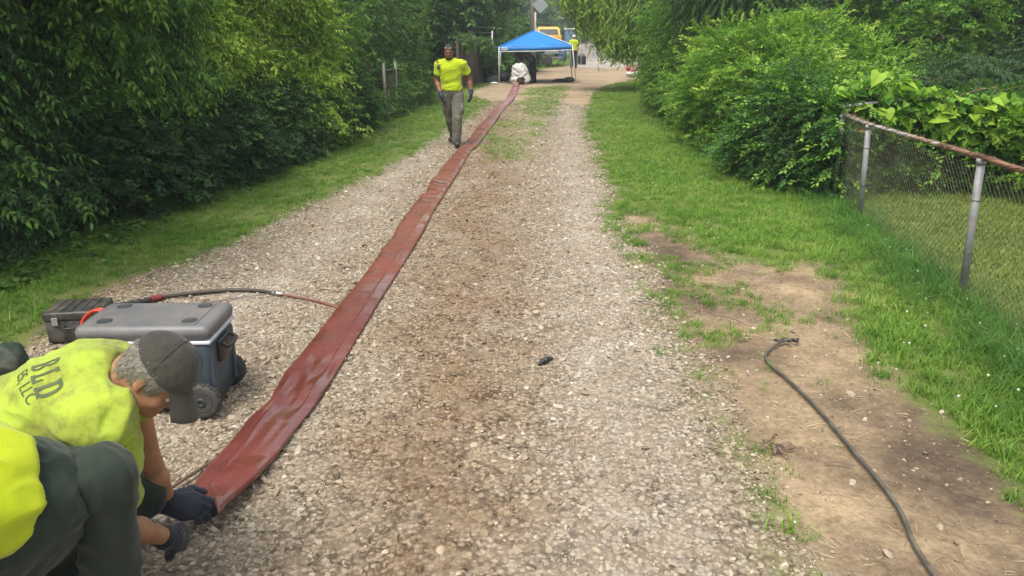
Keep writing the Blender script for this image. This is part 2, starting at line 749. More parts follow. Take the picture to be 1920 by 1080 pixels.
def ground_material():
    m, nt, b, out = new_mat('ground_soil_and_gravel')
    geo = N(nt, 'ShaderNodeNewGeometry')
    pos = geo.outputs['Position']

    def attr(n):
        return N(nt, 'ShaderNodeAttribute', attribute_type='GEOMETRY', attribute_name=n).outputs['Fac']

    def mask(a, soft, amp):
        e = mth(nt, 'MULTIPLY', mth(nt, 'SUBTRACT', noise(nt, 2.2, 6, 0.7, pos), 0.5), amp)
        v = mth(nt, 'ADD', a, e)
        mr = N(nt, 'ShaderNodeMapRange')
        mr.interpolation_type = 'SMOOTHSTEP'
        nt.links.new(v, mr.inputs[0])
        mr.inputs[1].default_value = soft
        mr.inputs[2].default_value = -soft
        return mr.outputs[0]
    # soil and short turf seen between the blades
    soil = ramp(nt, noise(nt, 3.5, 8, 0.75, pos), [(0.3, (0.07, 0.09, 0.02)), (0.5, (0.11, 0.15, 0.03)), (0.7, (0.17, 0.16, 0.06))])
    # bare earth: ochre, with damp brown patches and straw-coloured flecks
    d1 = ramp(nt, noise(nt, 1.1, 6, 0.65, pos), [(0.36, (0.105, 0.076, 0.052)), (0.48, (0.215, 0.157, 0.10)), (0.64, (0.39, 0.295, 0.18))])
    d2 = ramp(nt, noise(nt, 26, 6, 0.8, pos), [(0.35, (0.55, 0.5, 0.45)), (0.55, (1, 1, 1)), (0.72, (1.25, 1.2, 1.1))])
    sy = N(nt, 'ShaderNodeSeparateXYZ')
    nt.links.new(pos, sy.inputs[0])
    dry = N(nt, 'ShaderNodeMapRange')
    nt.links.new(sy.outputs['Y'], dry.inputs[0])
    dry.inputs[1].default_value, dry.inputs[2].default_value = 10, 20
    d1 = mixc(nt, mth(nt, 'MULTIPLY', dry.outputs[0], 0.7), d1, ramp(nt, noise(nt, 0.5, 5, 0.6, pos), [(0.35, (0.31, 0.235, 0.15)), (0.65, (0.46, 0.365, 0.25))]))
    dirt = mixc(nt, 0.8, d1, d2, 'MULTIPLY')
    # crushed stone, coloured darker for the shade between pieces: dust between the pieces plus two sizes of chips
    vor = N(nt, 'ShaderNodeTexVoronoi')
    vor.inputs['Scale'].default_value = 44
    nt.links.new(pos, vor.inputs['Vector'])
    chips = ramp(nt, N_sep(nt, vor.outputs['Color']), [(0.0, (0.10, 0.08, 0.058)), (0.35, (0.21, 0.175, 0.13)), (0.7, (0.33, 0.285, 0.22)), (1.0, (0.46, 0.42, 0.345))])
    vd = ramp(nt, vor.outputs['Distance'], [(0.35, (1, 1, 1)), (0.75, (0.45, 0.42, 0.4))])  # chip edges darkened as the shade of the gaps
    chips = mixc(nt, 1.0, chips, vd, 'MULTIPLY')
    chips = mixc(nt, mth(nt, 'MULTIPLY', track_mask(nt, pos), 0.38), chips, (0.48, 0.45, 0.40))
    chips = mixc(nt, mud_mask(nt, pos), chips, mixc(nt, 1.0, chips, (0.66, 0.50, 0.37), 'MULTIPLY'))
    grav = mixc(nt, ramp(nt, noise(nt, 5, 6, 0.7, pos), [(0.4, (0, 0, 0)), (0.62, (1, 1, 1))]), chips, mixc(nt, 0.5, chips, (0.32, 0.245, 0.165)))
    # concrete lane far off
    conc = ramp(nt, noise(nt, 0.8, 5, 0.6, pos), [(0.3, (0.30, 0.27, 0.23)), (0.7, (0.38, 0.345, 0.30))])
    c = mixc(nt, mask(attr('dirt'), 0.12, 0.9), soil, dirt)
    c = mixc(nt, mask(attr('road'), 0.22, 1.0), c, grav)
    c = mixc(nt, mth(nt, 'MULTIPLY', mask(attr('weed'), 0.25, 2.4), 0.55), c, (0.17, 0.175, 0.06))
    c = mixc(nt, mask(attr('conc'), 0.05, 0.3), c, conc)
    nt.links.new(c, b.inputs['Base Color'])
    b.inputs['Roughness'].default_value = 0.9
    b.inputs['Specular IOR Level'].default_value = 0.25
    hgt = mth(nt, 'ADD', mth(nt, 'MULTIPLY', vor.outputs['Distance'], -0.6), noise(nt, 30, 6, 0.75, pos))
    bump(nt, b, hgt, 0.7, 0.018)
    return m


def N_sep(nt, col):
    s = nt.nodes.new('ShaderNodeSeparateColor')
    nt.links.new(col, s.inputs[0])
    return s.outputs[0]


M_GROUND = ground_material()


def sheet(name, sel, dz):
    fa = gq if sel is None else gq[sel]
    used = np.unique(fa)
    mp = np.full(len(gP), -1)
    mp[used] = np.arange(len(used))
    v = np.column_stack([gP[used], gz[used] + dz])
    me = np_mesh(name, v, [mp[fa]])
    for nm, ar in (('road', a_road), ('dirt', a_dirt), ('conc', a_conc), ('weed', a_weed), ('tuft', a_tuft)):
        fattr(me, nm, ar[used])
    o = link(name, me, M_GROUND, None, True)
    tag(o, kind='structure')
    return o


fmin = lambda a: a[gq].max(axis=1)
sheet('ground', None, 0.0)
rag = ragged(gP)
sheet('dirt_patch', (fmin(sdf_poly(gP, DIRT) + rag) < 0.12), 0.002)
sheet('dirt_path', (fmin(sdf_poly(gP, DIRT_FAR) + rag) < 0.1), 0.0045)
sheet('gravel_road', (fmin(a_road + rag) < 0.0) & (gP[gq][:, :, 1].max(axis=1) < 26), 0.007)
# the far lane: slabs of concrete with open joints
M_CONC = mat_plain('concrete_lane', (0.24, 0.21, 0.18), (0.19, 0.165, 0.14), 1.2, 0.85)
lane_y = [58, 66, 75, 86, 99, 115, 135, 160, 196]
for i in range(len(lane_y) - 1):
    y0, y1 = lane_y[i], lane_y[i + 1] - 0.12

    def lane(y):
        t = (y - 58) / 138.0
        return 4.9 + t * 13.0, 7.3 + t * 12.9
    a0, b0 = lane(y0)
    a1, b1 = lane(y1)
    mb = MB().add([(a0, y0, 0.012), (b0, y0, 0.012), (b1, y1, 0.012), (a1, y1, 0.012), (a0, y0, 0.06), (b0, y0, 0.06), (b1, y1, 0.06), (a1, y1, 0.06)],
                  [(4, 5, 6, 7), (0, 1, 5, 4), (1, 2, 6, 5), (2, 3, 7, 6), (3, 0, 4, 7)])
    if i == 0:
        PAVED = empty('paved_lane', (0, 0, 0), kind='structure')
    mb.build('concrete_slab', M_CONC, PAVED)
gutter = MB().box((4.6, 57.1, 0.01), (11.6, 57.8, 0.09)).build('kerb', mat_plain('pale_kerb', (0.55, 0.53, 0.5), None, 2, 0.8))
tag(gutter, kind='structure')


# ------------------------------------------------------------------ scattering small pieces over points
_gn = {}


def scatter_group(templates):
    key = tuple(t.name for t in templates)
    if key in _gn:
        return _gn[key]
    ng = bpy.data.node_groups.new('scatter', 'GeometryNodeTree')
    ng.interface.new_socket('Geometry', in_out='INPUT', socket_type='NodeSocketGeometry')
    ng.interface.new_socket('Geometry', in_out='OUTPUT', socket_type='NodeSocketGeometry')
    gi = ng.nodes.new('NodeGroupInput')
    go = ng.nodes.new('NodeGroupOutput')
    jn = ng.nodes.new('GeometryNodeJoinGeometry')
    for t in templates:
        oi = ng.nodes.new('GeometryNodeObjectInfo')
        oi.inputs['Object'].default_value = t
        oi.inputs['As Instance'].default_value = True
        ng.links.new(oi.outputs['Geometry'], jn.inputs[0])
    mp = ng.nodes.new('GeometryNodeMeshToPoints')
    ip = ng.nodes.new('GeometryNodeInstanceOnPoints')
    ip.inputs['Pick Instance'].default_value = True

    def na(name, dt):
        n = ng.nodes.new('GeometryNodeInputNamedAttribute')
        n.data_type = dt
        n.inputs['Name'].default_value = name
        return n.outputs['Attribute']
    e2r = ng.nodes.new('FunctionNodeEulerToRotation')
    ng.links.new(na('rot', 'FLOAT_VECTOR'), e2r.inputs[0])
    ng.links.new(gi.outputs[0], mp.inputs[0])
    ng.links.new(mp.outputs[0], ip.inputs['Points'])
    ng.links.new(jn.outputs[0], ip.inputs['Instance'])
    ng.links.new(na('idx', 'INT'), ip.inputs['Instance Index'])
    ng.links.new(e2r.outputs[0], ip.inputs['Rotation'])
    ng.links.new(na('scl', 'FLOAT_VECTOR'), ip.inputs['Scale'])
    ng.links.new(ip.outputs[0], go.inputs[0])
    _gn[key] = ng
    return ng


def scatter(name, P, rot, scl, tint, templates, parent=None, kind='stuff'):
    P = np.asarray(P, np.float32)
    n = len(P)
    if parent is not None:
        P = P - np.array(world_loc(parent), np.float32)
    me = bpy.data.meshes.new(name)
    me.vertices.add(n)
    me.vertices.foreach_set('co', P.ravel())
    for nm, dt, arr in (('rot', 'FLOAT_VECTOR', rot), ('scl', 'FLOAT_VECTOR', scl)):
        a = me.attributes.new(nm, dt, 'POINT')
        arr = np.asarray(arr, np.float32)
        if arr.ndim == 1:
            arr = np.repeat(arr[:, None], 3, axis=1)
        a.data.foreach_set('vector', np.ascontiguousarray(arr).ravel())
    a = me.attributes.new('idx', 'INT', 'POINT')
    a.data.foreach_set('value', rng.integers(0, len(templates), n).astype(np.int32))
    fattr(me, 'tint', tint)
    o = bpy.data.objects.new(name, me)
    COL.objects.link(o)
    if parent is not None:
        o.parent = parent
    md = o.modifiers.new('pieces', 'NODES')
    md.node_group = scatter_group(templates)
    if kind:
        o['kind'] = kind
    return o


def template(name, me, mat):
    me.materials.append(mat)
    return bpy.data.objects.new(name, me)


# stones
def stone_mat():
    m, nt, b, out = new_mat('crushed_limestone')
    at = N(nt, 'ShaderNodeAttribute', attribute_type='INSTANCER', attribute_name='tint')
    geo = N(nt, 'ShaderNodeNewGeometry')
    tc = N(nt, 'ShaderNodeTexCoord')
    c = ramp(nt, at.outputs['Fac'], [(0.0, (0.10, 0.082, 0.055)), (0.2, (0.205, 0.17, 0.12)), (0.5, (0.335, 0.288, 0.21)), (0.8, (0.46, 0.405, 0.31)), (1.0, (0.60, 0.55, 0.45))])
    c = mixc(nt, 0.35, c, ramp(nt, noise(nt, 60, 4, 0.7, tc.outputs['Object']), [(0.35, (0.55, 0.5, 0.45)), (0.65, (1, 1, 1))]), 'MULTIPLY')
    # muddy streaks along the wheel line
    c = mixc(nt, mth(nt, 'MULTIPLY', track_mask(nt, geo.outputs['Position']), 0.38), c, (0.50, 0.47, 0.42))
    c = mixc(nt, mud_mask(nt, geo.outputs['Position']), c, mixc(nt, 1.0, c, (0.66, 0.50, 0.37), 'MULTIPLY'))
    nt.links.new(c, b.inputs['Base Color'])
    b.inputs['Roughness'].default_value = 0.8
    b.inputs['Specular IOR Level'].default_value = 0.35
    bump(nt, b, noise(nt, 90, 4, 0.7, tc.outputs['Object']), 0.4, 0.002)
    return m


M_STONE = stone_mat()
STONES = []
for i in range(9):
    bm = bmesh.new()
    pts = rng.normal(size=(13, 3))
    pts /= np.linalg.norm(pts, axis=1)[:, None]
    pts *= np.array([1.0, rng.uniform(0.6, 0.95), rng.uniform(0.4, 0.7)]) * rng.uniform(0.8, 1.1, (13, 1)) * 0.5
    for p in pts:
        bm.verts.new(p)
    bmesh.ops.convex_hull(bm, input=bm.verts)
    loose = [v for v in bm.verts if not v.link_faces]
    bmesh.ops.delete(bm, geom=loose, context='VERTS')
    me = bpy.data.meshes.new('stone')
    bm.to_mesh(me)
    bm.free()
    STONES.append(template('stone', me, M_STONE))


def rand_pts(x0, x1, y0, y1, dens):
    n = int((x1 - x0) * (y1 - y0) * dens)
    return np.column_stack([rng.uniform(x0, x1, n), rng.uniform(y0, y1, n)])


def gravel():
    out_p, out_s = [], []
    for (y0, y1, dens, s0) in ((1.9, 3.5, 5400, 0.0132), (3.5, 5.5, 4300, 0.0142), (5.5, 8.5, 2700, 0.0165), (8.5, 13, 1150, 0.021), (13, 22, 480, 0.027)):
        p = rand_pts(-3.8, 2.9, y0, y1, dens)
        sdr = sdf_poly(p, ROAD) + ragged(p) * 1.2
        q = np.column_stack([p, np.zeros(len(p))])
        pr = np.clip(0.6 - sdr / 0.22, 0, 1)
        # thin, dusty places where the bed shows through
        bare = np.clip(1.08 + 0.7 * fbm(q * 0.9, 3, 31), 0.55, 1)
        bare = np.where(sdr > -0.5, bare * 0.75, bare)
        bare = bare * (1 - 0.5 * np.exp(-((p[:, 0] + 0.25 + 0.4 * vnoise(q * 1.3, 33)) / 0.5) ** 2) * (p[:, 1] < 8))
        stray = ((sdf_poly(p, DIRT) < 0.1) & (sdr > 0)) * 0.022
        keep = rng.random(len(p)) < np.maximum(pr * bare, stray)
        weed = (sdf_poly(p, WEED) < 0) & (rng.random(len(p)) < 0.35)
        p = p[keep & ~weed]
        s = s0 * rng.lognormal(0, 0.48, len(p)) * (1 + 0.35 * (y0 < 5) * (rng.random(len(p)) < 0.10))
        out_p.append(p)
        out_s.append(np.clip(s, 0.006, 0.05))
    p = np.concatenate(out_p)
    s = np.concatenate(out_s) * 1.25
    z = height(p) + 0.004 + s * rng.uniform(-0.15, 0.22, len(p))
    rot = np.column_stack([rng.normal(0, 0.35, len(p)), rng.normal(0, 0.35, len(p)), rng.uniform(0, 6.28, len(p))])
    tint = np.clip(rng.normal(0.54, 0.21, len(p)), 0, 1)
    o = scatter('gravel', np.column_stack([p, z]), rot, s, tint, STONES)
    tag(o, 'grey and tan crushed limestone gravel covering the track', 'gravel', kind='stuff')
    print('gravel', len(p))


gravel()


# ------------------------------------------------------------------ blades, leaves and sprigs
def leaf_shape(L, W, fold=0.25, droop=0.2, segs=((0.0, 0.05), (0.3, 0.9), (0.6, 0.8), (1.0, 0.0))):
    """Leaf along +Y, face up +Z, folded about its midrib, tip drooping."""
    v, f = [], []
    for t, w in segs:
        y = L * t
        z = -droop * L * t * t
        hw = W * 0.5 * w
        v += [(-hw, y, z + abs(hw) * fold), (0, y, z), (hw, y, z + abs(hw) * fold)]
    n = len(segs)
    for i in range(n - 1):
        a, b = i * 3, (i + 1) * 3
        f += [(a, a + 1, b + 1, b), (a + 1, a + 2, b + 2, b + 1)]
    return v, f


def sprig(name, mat, spec, stem_pts, stem_r=0.0015, seed=0):
    """spec: list of (t along stem, yaw, pitch, roll, leaf size, width)."""
    r = np.random.default_rng(seed)
    mb = MB()
    tint = []
    mb.tube(stem_pts, [stem_r * 1.4] * (len(stem_pts) - 1) + [stem_r * 0.5], 3, False)
    tint += [0.2] * len(mb.v)
    sp = [Vector(p) for p in stem_pts]
    for (t, yaw, pitch, roll, L, W) in spec:
        k = t * (len(sp) - 1)
        i = min(int(k), len(sp) - 2)
        p = sp[i].lerp(sp[i + 1], k - i)
        v, f = leaf_shape(L, W, r.uniform(0.1, 0.4), r.uniform(0.05, 0.4))
        M = Matrix.Translation(p) @ Euler((pitch, roll, yaw), 'ZXY' if False else 'XYZ').to_matrix().to_4x4()
        M = Matrix.Translation(p) @ Matrix.Rotation(yaw, 4, 'Z') @ Matrix.Rotation(pitch, 4, 'X') @ Matrix.Rotation(roll, 4, 'Y')
        mb.add([tuple(M @ Vector(q)) for q in v], f)
        tint += [r.uniform(-0.5, 0.5)] * len(v)
    me = mb.mesh(name)
    fattr(me, 'leaf_tint', tint)
    return template(name, me, mat)


def arc_stem(L, droop, bend=0.0, n=5):
    return [(bend * math.sin(t * 3) * L, L * t, -droop * L * t * t) for t in np.linspace(0, 1, n)]


def pinnate(mat, seed, L=0.34, leaf=0.10, width=0.042, pairs=3, droop=0.45):
    r = np.random.default_rng(seed)
    spec = []
    for i in range(pairs):
        t = 0.3 + 0.6 * i / pairs
        for s in (-1, 1):
            spec.append((t, s * r.uniform(0.8, 1.25), r.uniform(-0.7, -0.2), s * r.uniform(-0.2, 0.5), leaf * r.uniform(0.8, 1.1), width * r.uniform(0.85, 1.15)))
    spec.append((1.0, r.uniform(-0.2, 0.2), r.uniform(-1.0, -0.5), 0, leaf * 1.15, width * 1.15))
    return sprig('leaf_spray', mat, spec, arc_stem(L, droop, r.uniform(-0.08, 0.08)), 0.0018, seed)


def bushy(mat, seed, L=0.26, leaf=0.055, width=0.036, n=11, droop=0.2):
    r = np.random.default_rng(seed)
    spec = []
    for i in range(n):
        t = (i + 0.6) / n
        spec.append((min(t, 1), (1 if i % 2 else -1) * r.uniform(0.5, 1.3), r.uniform(-0.6, 0.5), r.uniform(-0.7, 0.7), leaf * r.uniform(0.7, 1.15), width * r.uniform(0.8, 1.15)))
    return sprig('leaf_twig', mat, spec, arc_stem(L, droop, r.uniform(-0.15, 0.15)), 0.0016, seed)


def lance(mat, seed, L=0.5, leaf=0.12, width=0.026, n=14, droop=0.9):
    r = np.random.default_rng(seed)
    spec = [((i + 0.8) / n if i < n - 1 else 1, (1 if i % 2 else -1) * r.uniform(0.3, 0.9), r.uniform(-1.3, -0.5), r.uniform(-0.6, 0.6), leaf * r.uniform(0.75, 1.1), width * r.uniform(0.8, 1.2)) for i in range(n)]
    return sprig('hanging_twig', mat, spec, arc_stem(L, droop, r.uniform(-0.1, 0.1)), 0.0016, seed)


def heart_mesh(mat, seed, S=0.11):
    """One heart-shaped leaf with its stalk; leaf along +Y, face +Z."""
    r = np.random.default_rng(seed)
    half = [(0.0, -0.02), (0.28, -0.20), (0.5, -0.05), (0.53, 0.2), (0.40, 0.5), (0.2, 0.78), (0.0, 1.05)]
    k = r.uniform(0.15, 0.4)
    v = [(0, 0, 0)]
    f = []
    for s in (-1, 1):
        o = len(v)
        for x, y in half:
            v.append((s * x * S, y * S, abs(x) * S * k - 0.25 * S * max(y, 0) ** 2 + 0.02 * S * math.sin(y * 9)))
        mid = len(v)
        v.append((s * 0.22 * S, 0.3 * S, 0.22 * S * k * 0.6 - 0.02 * S))
        for i in range(len(half) - 1):
            f.append((mid, o + i, o + i + 1) if s < 0 else (mid, o + i + 1, o + i))
        f.append((mid, o + len(half) - 1, o) if s < 0 else (mid, o, o + len(half) - 1))
    mb = MB().add(v, f)
    tint = [r.uniform(-0.3, 0.4)] * len(mb.v)
    mb.tube([(0, 0, 0), (0, -0.25 * S, -0.2 * S), (0.05 * S, -0.5 * S, -0.7 * S)], 0.0014, 3, False)
    tint += [0.0] * (len(mb.v) - len(tint))
    me = mb.mesh('heart_leaf')
    fattr(me, 'leaf_tint', tint)
    me.materials.append(mat)
    return me


def grass_clump(mat, seed, h=0.09, n=16, spread=0.05, w=0.004, lean=0.5):
    r = np.random.default_rng(seed)
    v, f, tint = [], [], []
    for _ in range(n):
        a = r.uniform(0, 6.28)
        rad = spread * math.sqrt(r.random())
        x0, y0 = rad * math.cos(a), rad * math.sin(a)
        H = h * r.uniform(0.5, 1.15)
        b = r.uniform(0, 6.28)
        ln = r.uniform(0.1, lean) * H
        ww = w * r.uniform(0.7, 1.3)
        px, py = -math.sin(b) * ww / 2, math.cos(b) * ww / 2
        o = len(v)
        for t, k in ((0, 1), (0.4, 0.9), (0.75, 0.6)):
            cx = x0 + math.cos(b) * ln * t * t * 1.4
            cy = y0 + math.sin(b) * ln * t * t * 1.4
            z = H * t * (1 - 0.15 * t)
            v += [(cx - px * k, cy - py * k, z), (cx + px * k, cy + py * k, z)]
        v.append((x0 + math.cos(b) * ln * 1.5, y0 + math.sin(b) * ln * 1.5, H * 0.82))
        f += [(o, o + 1, o + 3, o + 2), (o + 2, o + 3, o + 5, o + 4), (o + 4, o + 5, o + 6)]
        tint += [r.uniform(-0.5, 0.5)] * 7
    me = MB().add(v, f).mesh('grass_tuft')
    fattr(me, 'leaf_tint', tint)
    return template('grass_tuft', me, mat)


def weed_clump(mat, seed, n=9, leaf=0.05, width=0.035, rise=0.05):
    r = np.random.default_rng(seed)
    mb = MB()
    tint = []
    for _ in range(n):
        a = r.uniform(0, 6.28)
        rad = r.uniform(0.0, 0.07)
        z = r.uniform(0.2, 1.0) * rise
        v, f = leaf_shape(leaf * r.uniform(0.6, 1.1), width, 0.2, 0.3)
        M = Matrix.Translation((rad * math.cos(a), rad * math.sin(a), z)) @ Matrix.Rotation(r.uniform(0, 6.28), 4, 'Z') @ Matrix.Rotation(r.uniform(-0.5, 0.5), 4, 'X')
        mb.add([tuple(M @ Vector(q)) for q in v], f)
        tint += [r.uniform(-0.5, 0.5)] * len(v)
    me = mb.mesh('weed')
    fattr(me, 'leaf_tint', tint)
    return template('weed', me, mat)


M_GRASS = mat_leaf('lawn_grass', (0.07, 0.16, 0.020), (0.20, 0.36, 0.048), (0.38, 0.42, 0.11), 0.35, 0.5, 0.9)
M_GRASS2 = mat_leaf('mown_grass', (0.11, 0.165, 0.025), (0.23, 0.30, 0.055), (0.42, 0.41, 0.14), 0.35, 0.5, 0.8)
M_TALL = mat_leaf('tall_grass', (0.04, 0.11, 0.020), (0.11, 0.25, 0.045), (0.28, 0.36, 0.10), 0.35, 0.45, 0.6)
M_STRAW = mat_leaf('dry_straw', (0.26, 0.19, 0.11), (0.46, 0.37, 0.22), (0.62, 0.54, 0.36), 0.2, 0.7, 0.5)
M_WEED = mat_leaf('ground_weeds', (0.03, 0.075, 0.015), (0.10, 0.19, 0.035), (0.2, 0.3, 0.06), 0.3, 0.45, 0.7)
GRASS = [grass_clump(M_GRASS, 100 + i, 0.075, 16, 0.06, 0.0045, 0.9) for i in range(5)]
GRASSB = [grass_clump(M_GRASS, 120 + i, 0.10, 18, 0.12, 0.010, 0.9) for i in range(4)]
MOWN = [grass_clump(M_GRASS2, 130 + i, 0.055, 16, 0.08, 0.006, 1.1) for i in range(4)]
TALL = [grass_clump(M_TALL, 140 + i, 0.21, 12, 0.05, 0.0055, 1.6) for i in range(4)]
STRAW = [grass_clump(M_STRAW, 150 + i, 0.10, 3, 0.03, 0.003, 0.4) for i in range(4)]
WEEDS = [weed_clump(M_WEED, 160 + i) for i in range(5)]


def lay(name, p, templ, smin, smax, label, cat, tint_mu=0.45, tint_sd=0.16, tilt=0.12, flat=None):
    n = len(p)
    s = rng.uniform(smin, smax, n)
    if flat is None:
        rot = np.column_stack([rng.normal(0, tilt, n), rng.normal(0, tilt, n), rng.uniform(0, 6.28, n)])
        z = height(p)
    else:
        rot = np.column_stack([rng.normal(flat, 0.15, n), rng.normal(0, 0.3, n), rng.uniform(0, 6.28, n)])
        rot = np.column_stack([np.full(n, flat) + rng.normal(0, 0.12, n), rng.normal(0, 0.1, n), rng.uniform(0, 6.28, n)])
        z = height(p) + 0.012
    o = scatter(name, np.column_stack([p, z]), rot, s, np.clip(rng.normal(tint_mu, tint_sd, n), 0, 1), templ)
    tag(o, label, cat, kind='stuff')
    print(name, n)
    return o


FENCE_A, FENCE_B = np.array([3.30, 3.57]), np.array([4.06, 9.05])


def fence_side(p):
    d = FENCE_B - FENCE_A
    return ((p[:, 0] - FENCE_A[0]) * d[1] - (p[:, 1] - FENCE_A[1]) * d[0]) / np.linalg.norm(d)


def verge(x0, x1, zones, side):
    out = []
    for (y0, y1, dens) in zones:
        p = rand_pts(x0, x1, y0, y1, dens)
        r = ragged(p)
        sr = sdf_poly(p, ROAD) + r * 1.3
        dd = np.minimum(np.minimum(sdf_poly(p, DIRT), sdf_poly(p, DIRT_FAR)), sdf_poly(p, DIRT_L)) + r * 1.5
        cc = sdf_poly(p, CONC)
        m = np.minimum(np.minimum(sr, dd), cc)
        thin = (vnoise(np.column_stack([p, np.zeros(len(p))]) * 1.9, 71) > (0.1 if side < 0 else -0.15)) & (m < 0.6)
        pk = np.where(m > 0, np.clip(0.42 + m / 0.4, 0, 1) * np.where(thin, 0.4, 1), np.clip(0.14 + m * 0.45, 0, 1) * (vnoise(np.column_stack([p, np.zeros(len(p))]) * 4.5, 72) > 0.05))
        keep = rng.random(len(p)) < pk * (cc > 0)
        out.append(p[keep])
    return np.concatenate(out)


left = verge(-7.0, 0.5, ((2.0, 8, 420), (8, 14, 230), (14, 22, 120), (22, 32, 60)), -1)
left = left[left[:, 0] < -0.2]
hl = np.interp(left[:, 1], [4, 6.4, 8.4, 12.2, 19.3, 23.2, 30.4], [-5.6, -4.75, -4.3, -3.75, -3.2, -2.9, -2.1])
left = left[left[:, 0] > hl - 0.5]
lay('verge_grass', left, GRASS, 0.5, 1.0, 'short green grass verge between the gravel and the dark hedge', 'grass', 0.34, 0.2)
rightp = verge(0.8, 5.6, ((2.0, 8, 420), (8, 14, 250), (14, 22, 130), (22, 32, 70)), 1)
fs = fence_side(rightp)
rightp = rightp[(fs < 0.12) | (rightp[:, 1] > 9.3)]
lay('lawn_grass', rightp, GRASS, 0.7, 1.3, 'bright green grass strip along the right side of the track', 'grass', 0.52)
pm = rand_pts(3.0, 11.5, 2.6, 10.2, 300)
fs = fence_side(pm)
pm = pm[fs > 0.05]
lay('yard_grass', pm, MOWN, 0.7, 1.3, 'mown yellow green lawn behind the wire fence', 'grass', 0.5)
pf = rand_pts(-40, 60, 36, 120, 2.2)
pf = pf[(sdf_poly(pf, CONC) > 0.3) & (sdf_poly(pf, DIRT_FAR) > 0.3)]
lay('far_grass', pf, GRASSB, 1.4, 3.0, 'pale green grass along the far lane', 'grass', 0.55)
# long grass the mower misses along the fence foot
t = rng.uniform(-0.25, 1.05, 800)
pt = FENCE_A + t[:, None] * (FENCE_B - FENCE_A) + np.column_stack([rng.normal(-0.12, 0.17, 800), rng.normal(0, 0.05, 800)])
lay('fence_grass', pt, TALL, 0.45, 1.05, 'long dark green grass growing along the foot of the wire fence', 'grass', 0.42, 0.18, 0.25)
pw = left[rng.random(len(left)) < 0.16]
pw = pw[pw[:, 0] < np.interp(pw[:, 1], [4, 6.4, 8.4, 12.2, 19.3, 23.2, 30.4], [-4.3, -4.0, -3.7, -3.2, -2.8, -2.6, -1.9])]
lay('left_weeds', pw, WEEDS, 0.8, 1.8, 'low broad leaved weeds at the foot of the left hedge', 'weeds', 0.35)
pw = rightp[rng.random(len(rightp)) < 0.07]
lay('clover', pw, WEEDS, 0.35, 0.7, 'clover and small weeds in the right grass strip', 'weeds', 0.55)
bm = bmesh.new()
bmesh.ops.create_icosphere(bm, subdivisions=1, radius=0.008, matrix=Matrix.Translation((0, 0, 0.085)))
me = bpy.data.meshes.new('clover_head')
bm.to_mesh(me)
bm.free()
CLOVER = [template('clover_head', me, mat_plain('white_clover', (0.62, 0.64, 0.55), None, 20, 0.8, bumpk=0))]
pw = rightp[(rng.random(len(rightp)) < 0.030) & (vnoise(np.column_stack([rightp, np.zeros(len(rightp))]) * 0.7, 49) > -0.2)]
lay('clover_flowers', pw, CLOVER, 0.6, 1.15, 'tiny white clover flowers dotted over the right grass strip', 'flowers', tilt=0.3)
# thin tufts on the bare earth and down the middle of the track
pa = rand_pts(1.0, 2.6, 3.8, 9.2, 300)
a = sdf_poly(pa, TUFTS) + ragged(pa) * 1.5
pa = pa[(a < 0.05) & (vnoise(np.column_stack([pa, np.zeros(len(pa))]) * 3.5, 44) > -0.15)]
pb = rand_pts(-1.2, 2.6, 11, 31, 110)
a = sdf_poly(pb, WEED) + ragged(pb) * 2
pb = pb[(a < 0.15) & (vnoise(np.column_stack([pb, np.zeros(len(pb))]) * 1.4, 45) > -0.1 - 0.03 * (pb[:, 1] - 14))]
pc = rand_pts(1.1, 2.6, 2.2, 5.5, 16)
pc = pc[(sdf_poly(pc, DIRT) < 0) & (vnoise(np.column_stack([pc, np.zeros(len(pc))]) * 2.2, 46) > 0.2)]
lay('track_tufts', np.concatenate([pa, pb, pc]), GRASS, 0.45, 0.95, 'thin grass tufts growing through the earth and gravel', 'grass', 0.5)
ps = rand_pts(1.0, 3.0, 2.0, 9.0, 130)
ps = ps[(sdf_poly(ps, DIRT) + ragged(ps) < 0.1) & (vnoise(np.column_stack([ps, np.zeros(len(ps))]) * 2.0, 47) > -0.35)]
pp = rand_pts(1.0, 3.0, 2.0, 7.5, 420)
pp = pp[(sdf_poly(pp, DIRT) < 0.1) & (rng.random(len(pp)) < 0.25 + 0.75 * (vnoise(np.column_stack([pp, np.zeros(len(pp))]) * 2.6, 48) > 0.15))]
tag(scatter('crumbs', np.column_stack([pp, height(pp) + 0.004]), np.column_stack([rng.uniform(0, 6, len(pp))] * 3), rng.lognormal(0, .5, len(pp)) * 0.007, np.clip(rng.normal(.35, .25, len(pp)), 0, 1), STONES), 'small clods and pebbles scattered over the bare earth', 'pebbles', kind='stuff')
ps2 = rand_pts(-1.5, 3.0, 10, 31, 14)
ps2 = ps2[(sdf_poly(ps2, WEED) < 0.8) | (sdf_poly(ps2, DIRT_FAR) < 0)]
lay('dry_straw', np.concatenate([ps, ps2]), STRAW, 0.5, 1.3, 'dry straw and grass clippings strewn over the bare earth', 'straw', 0.5, 0.25, flat=-1.5)

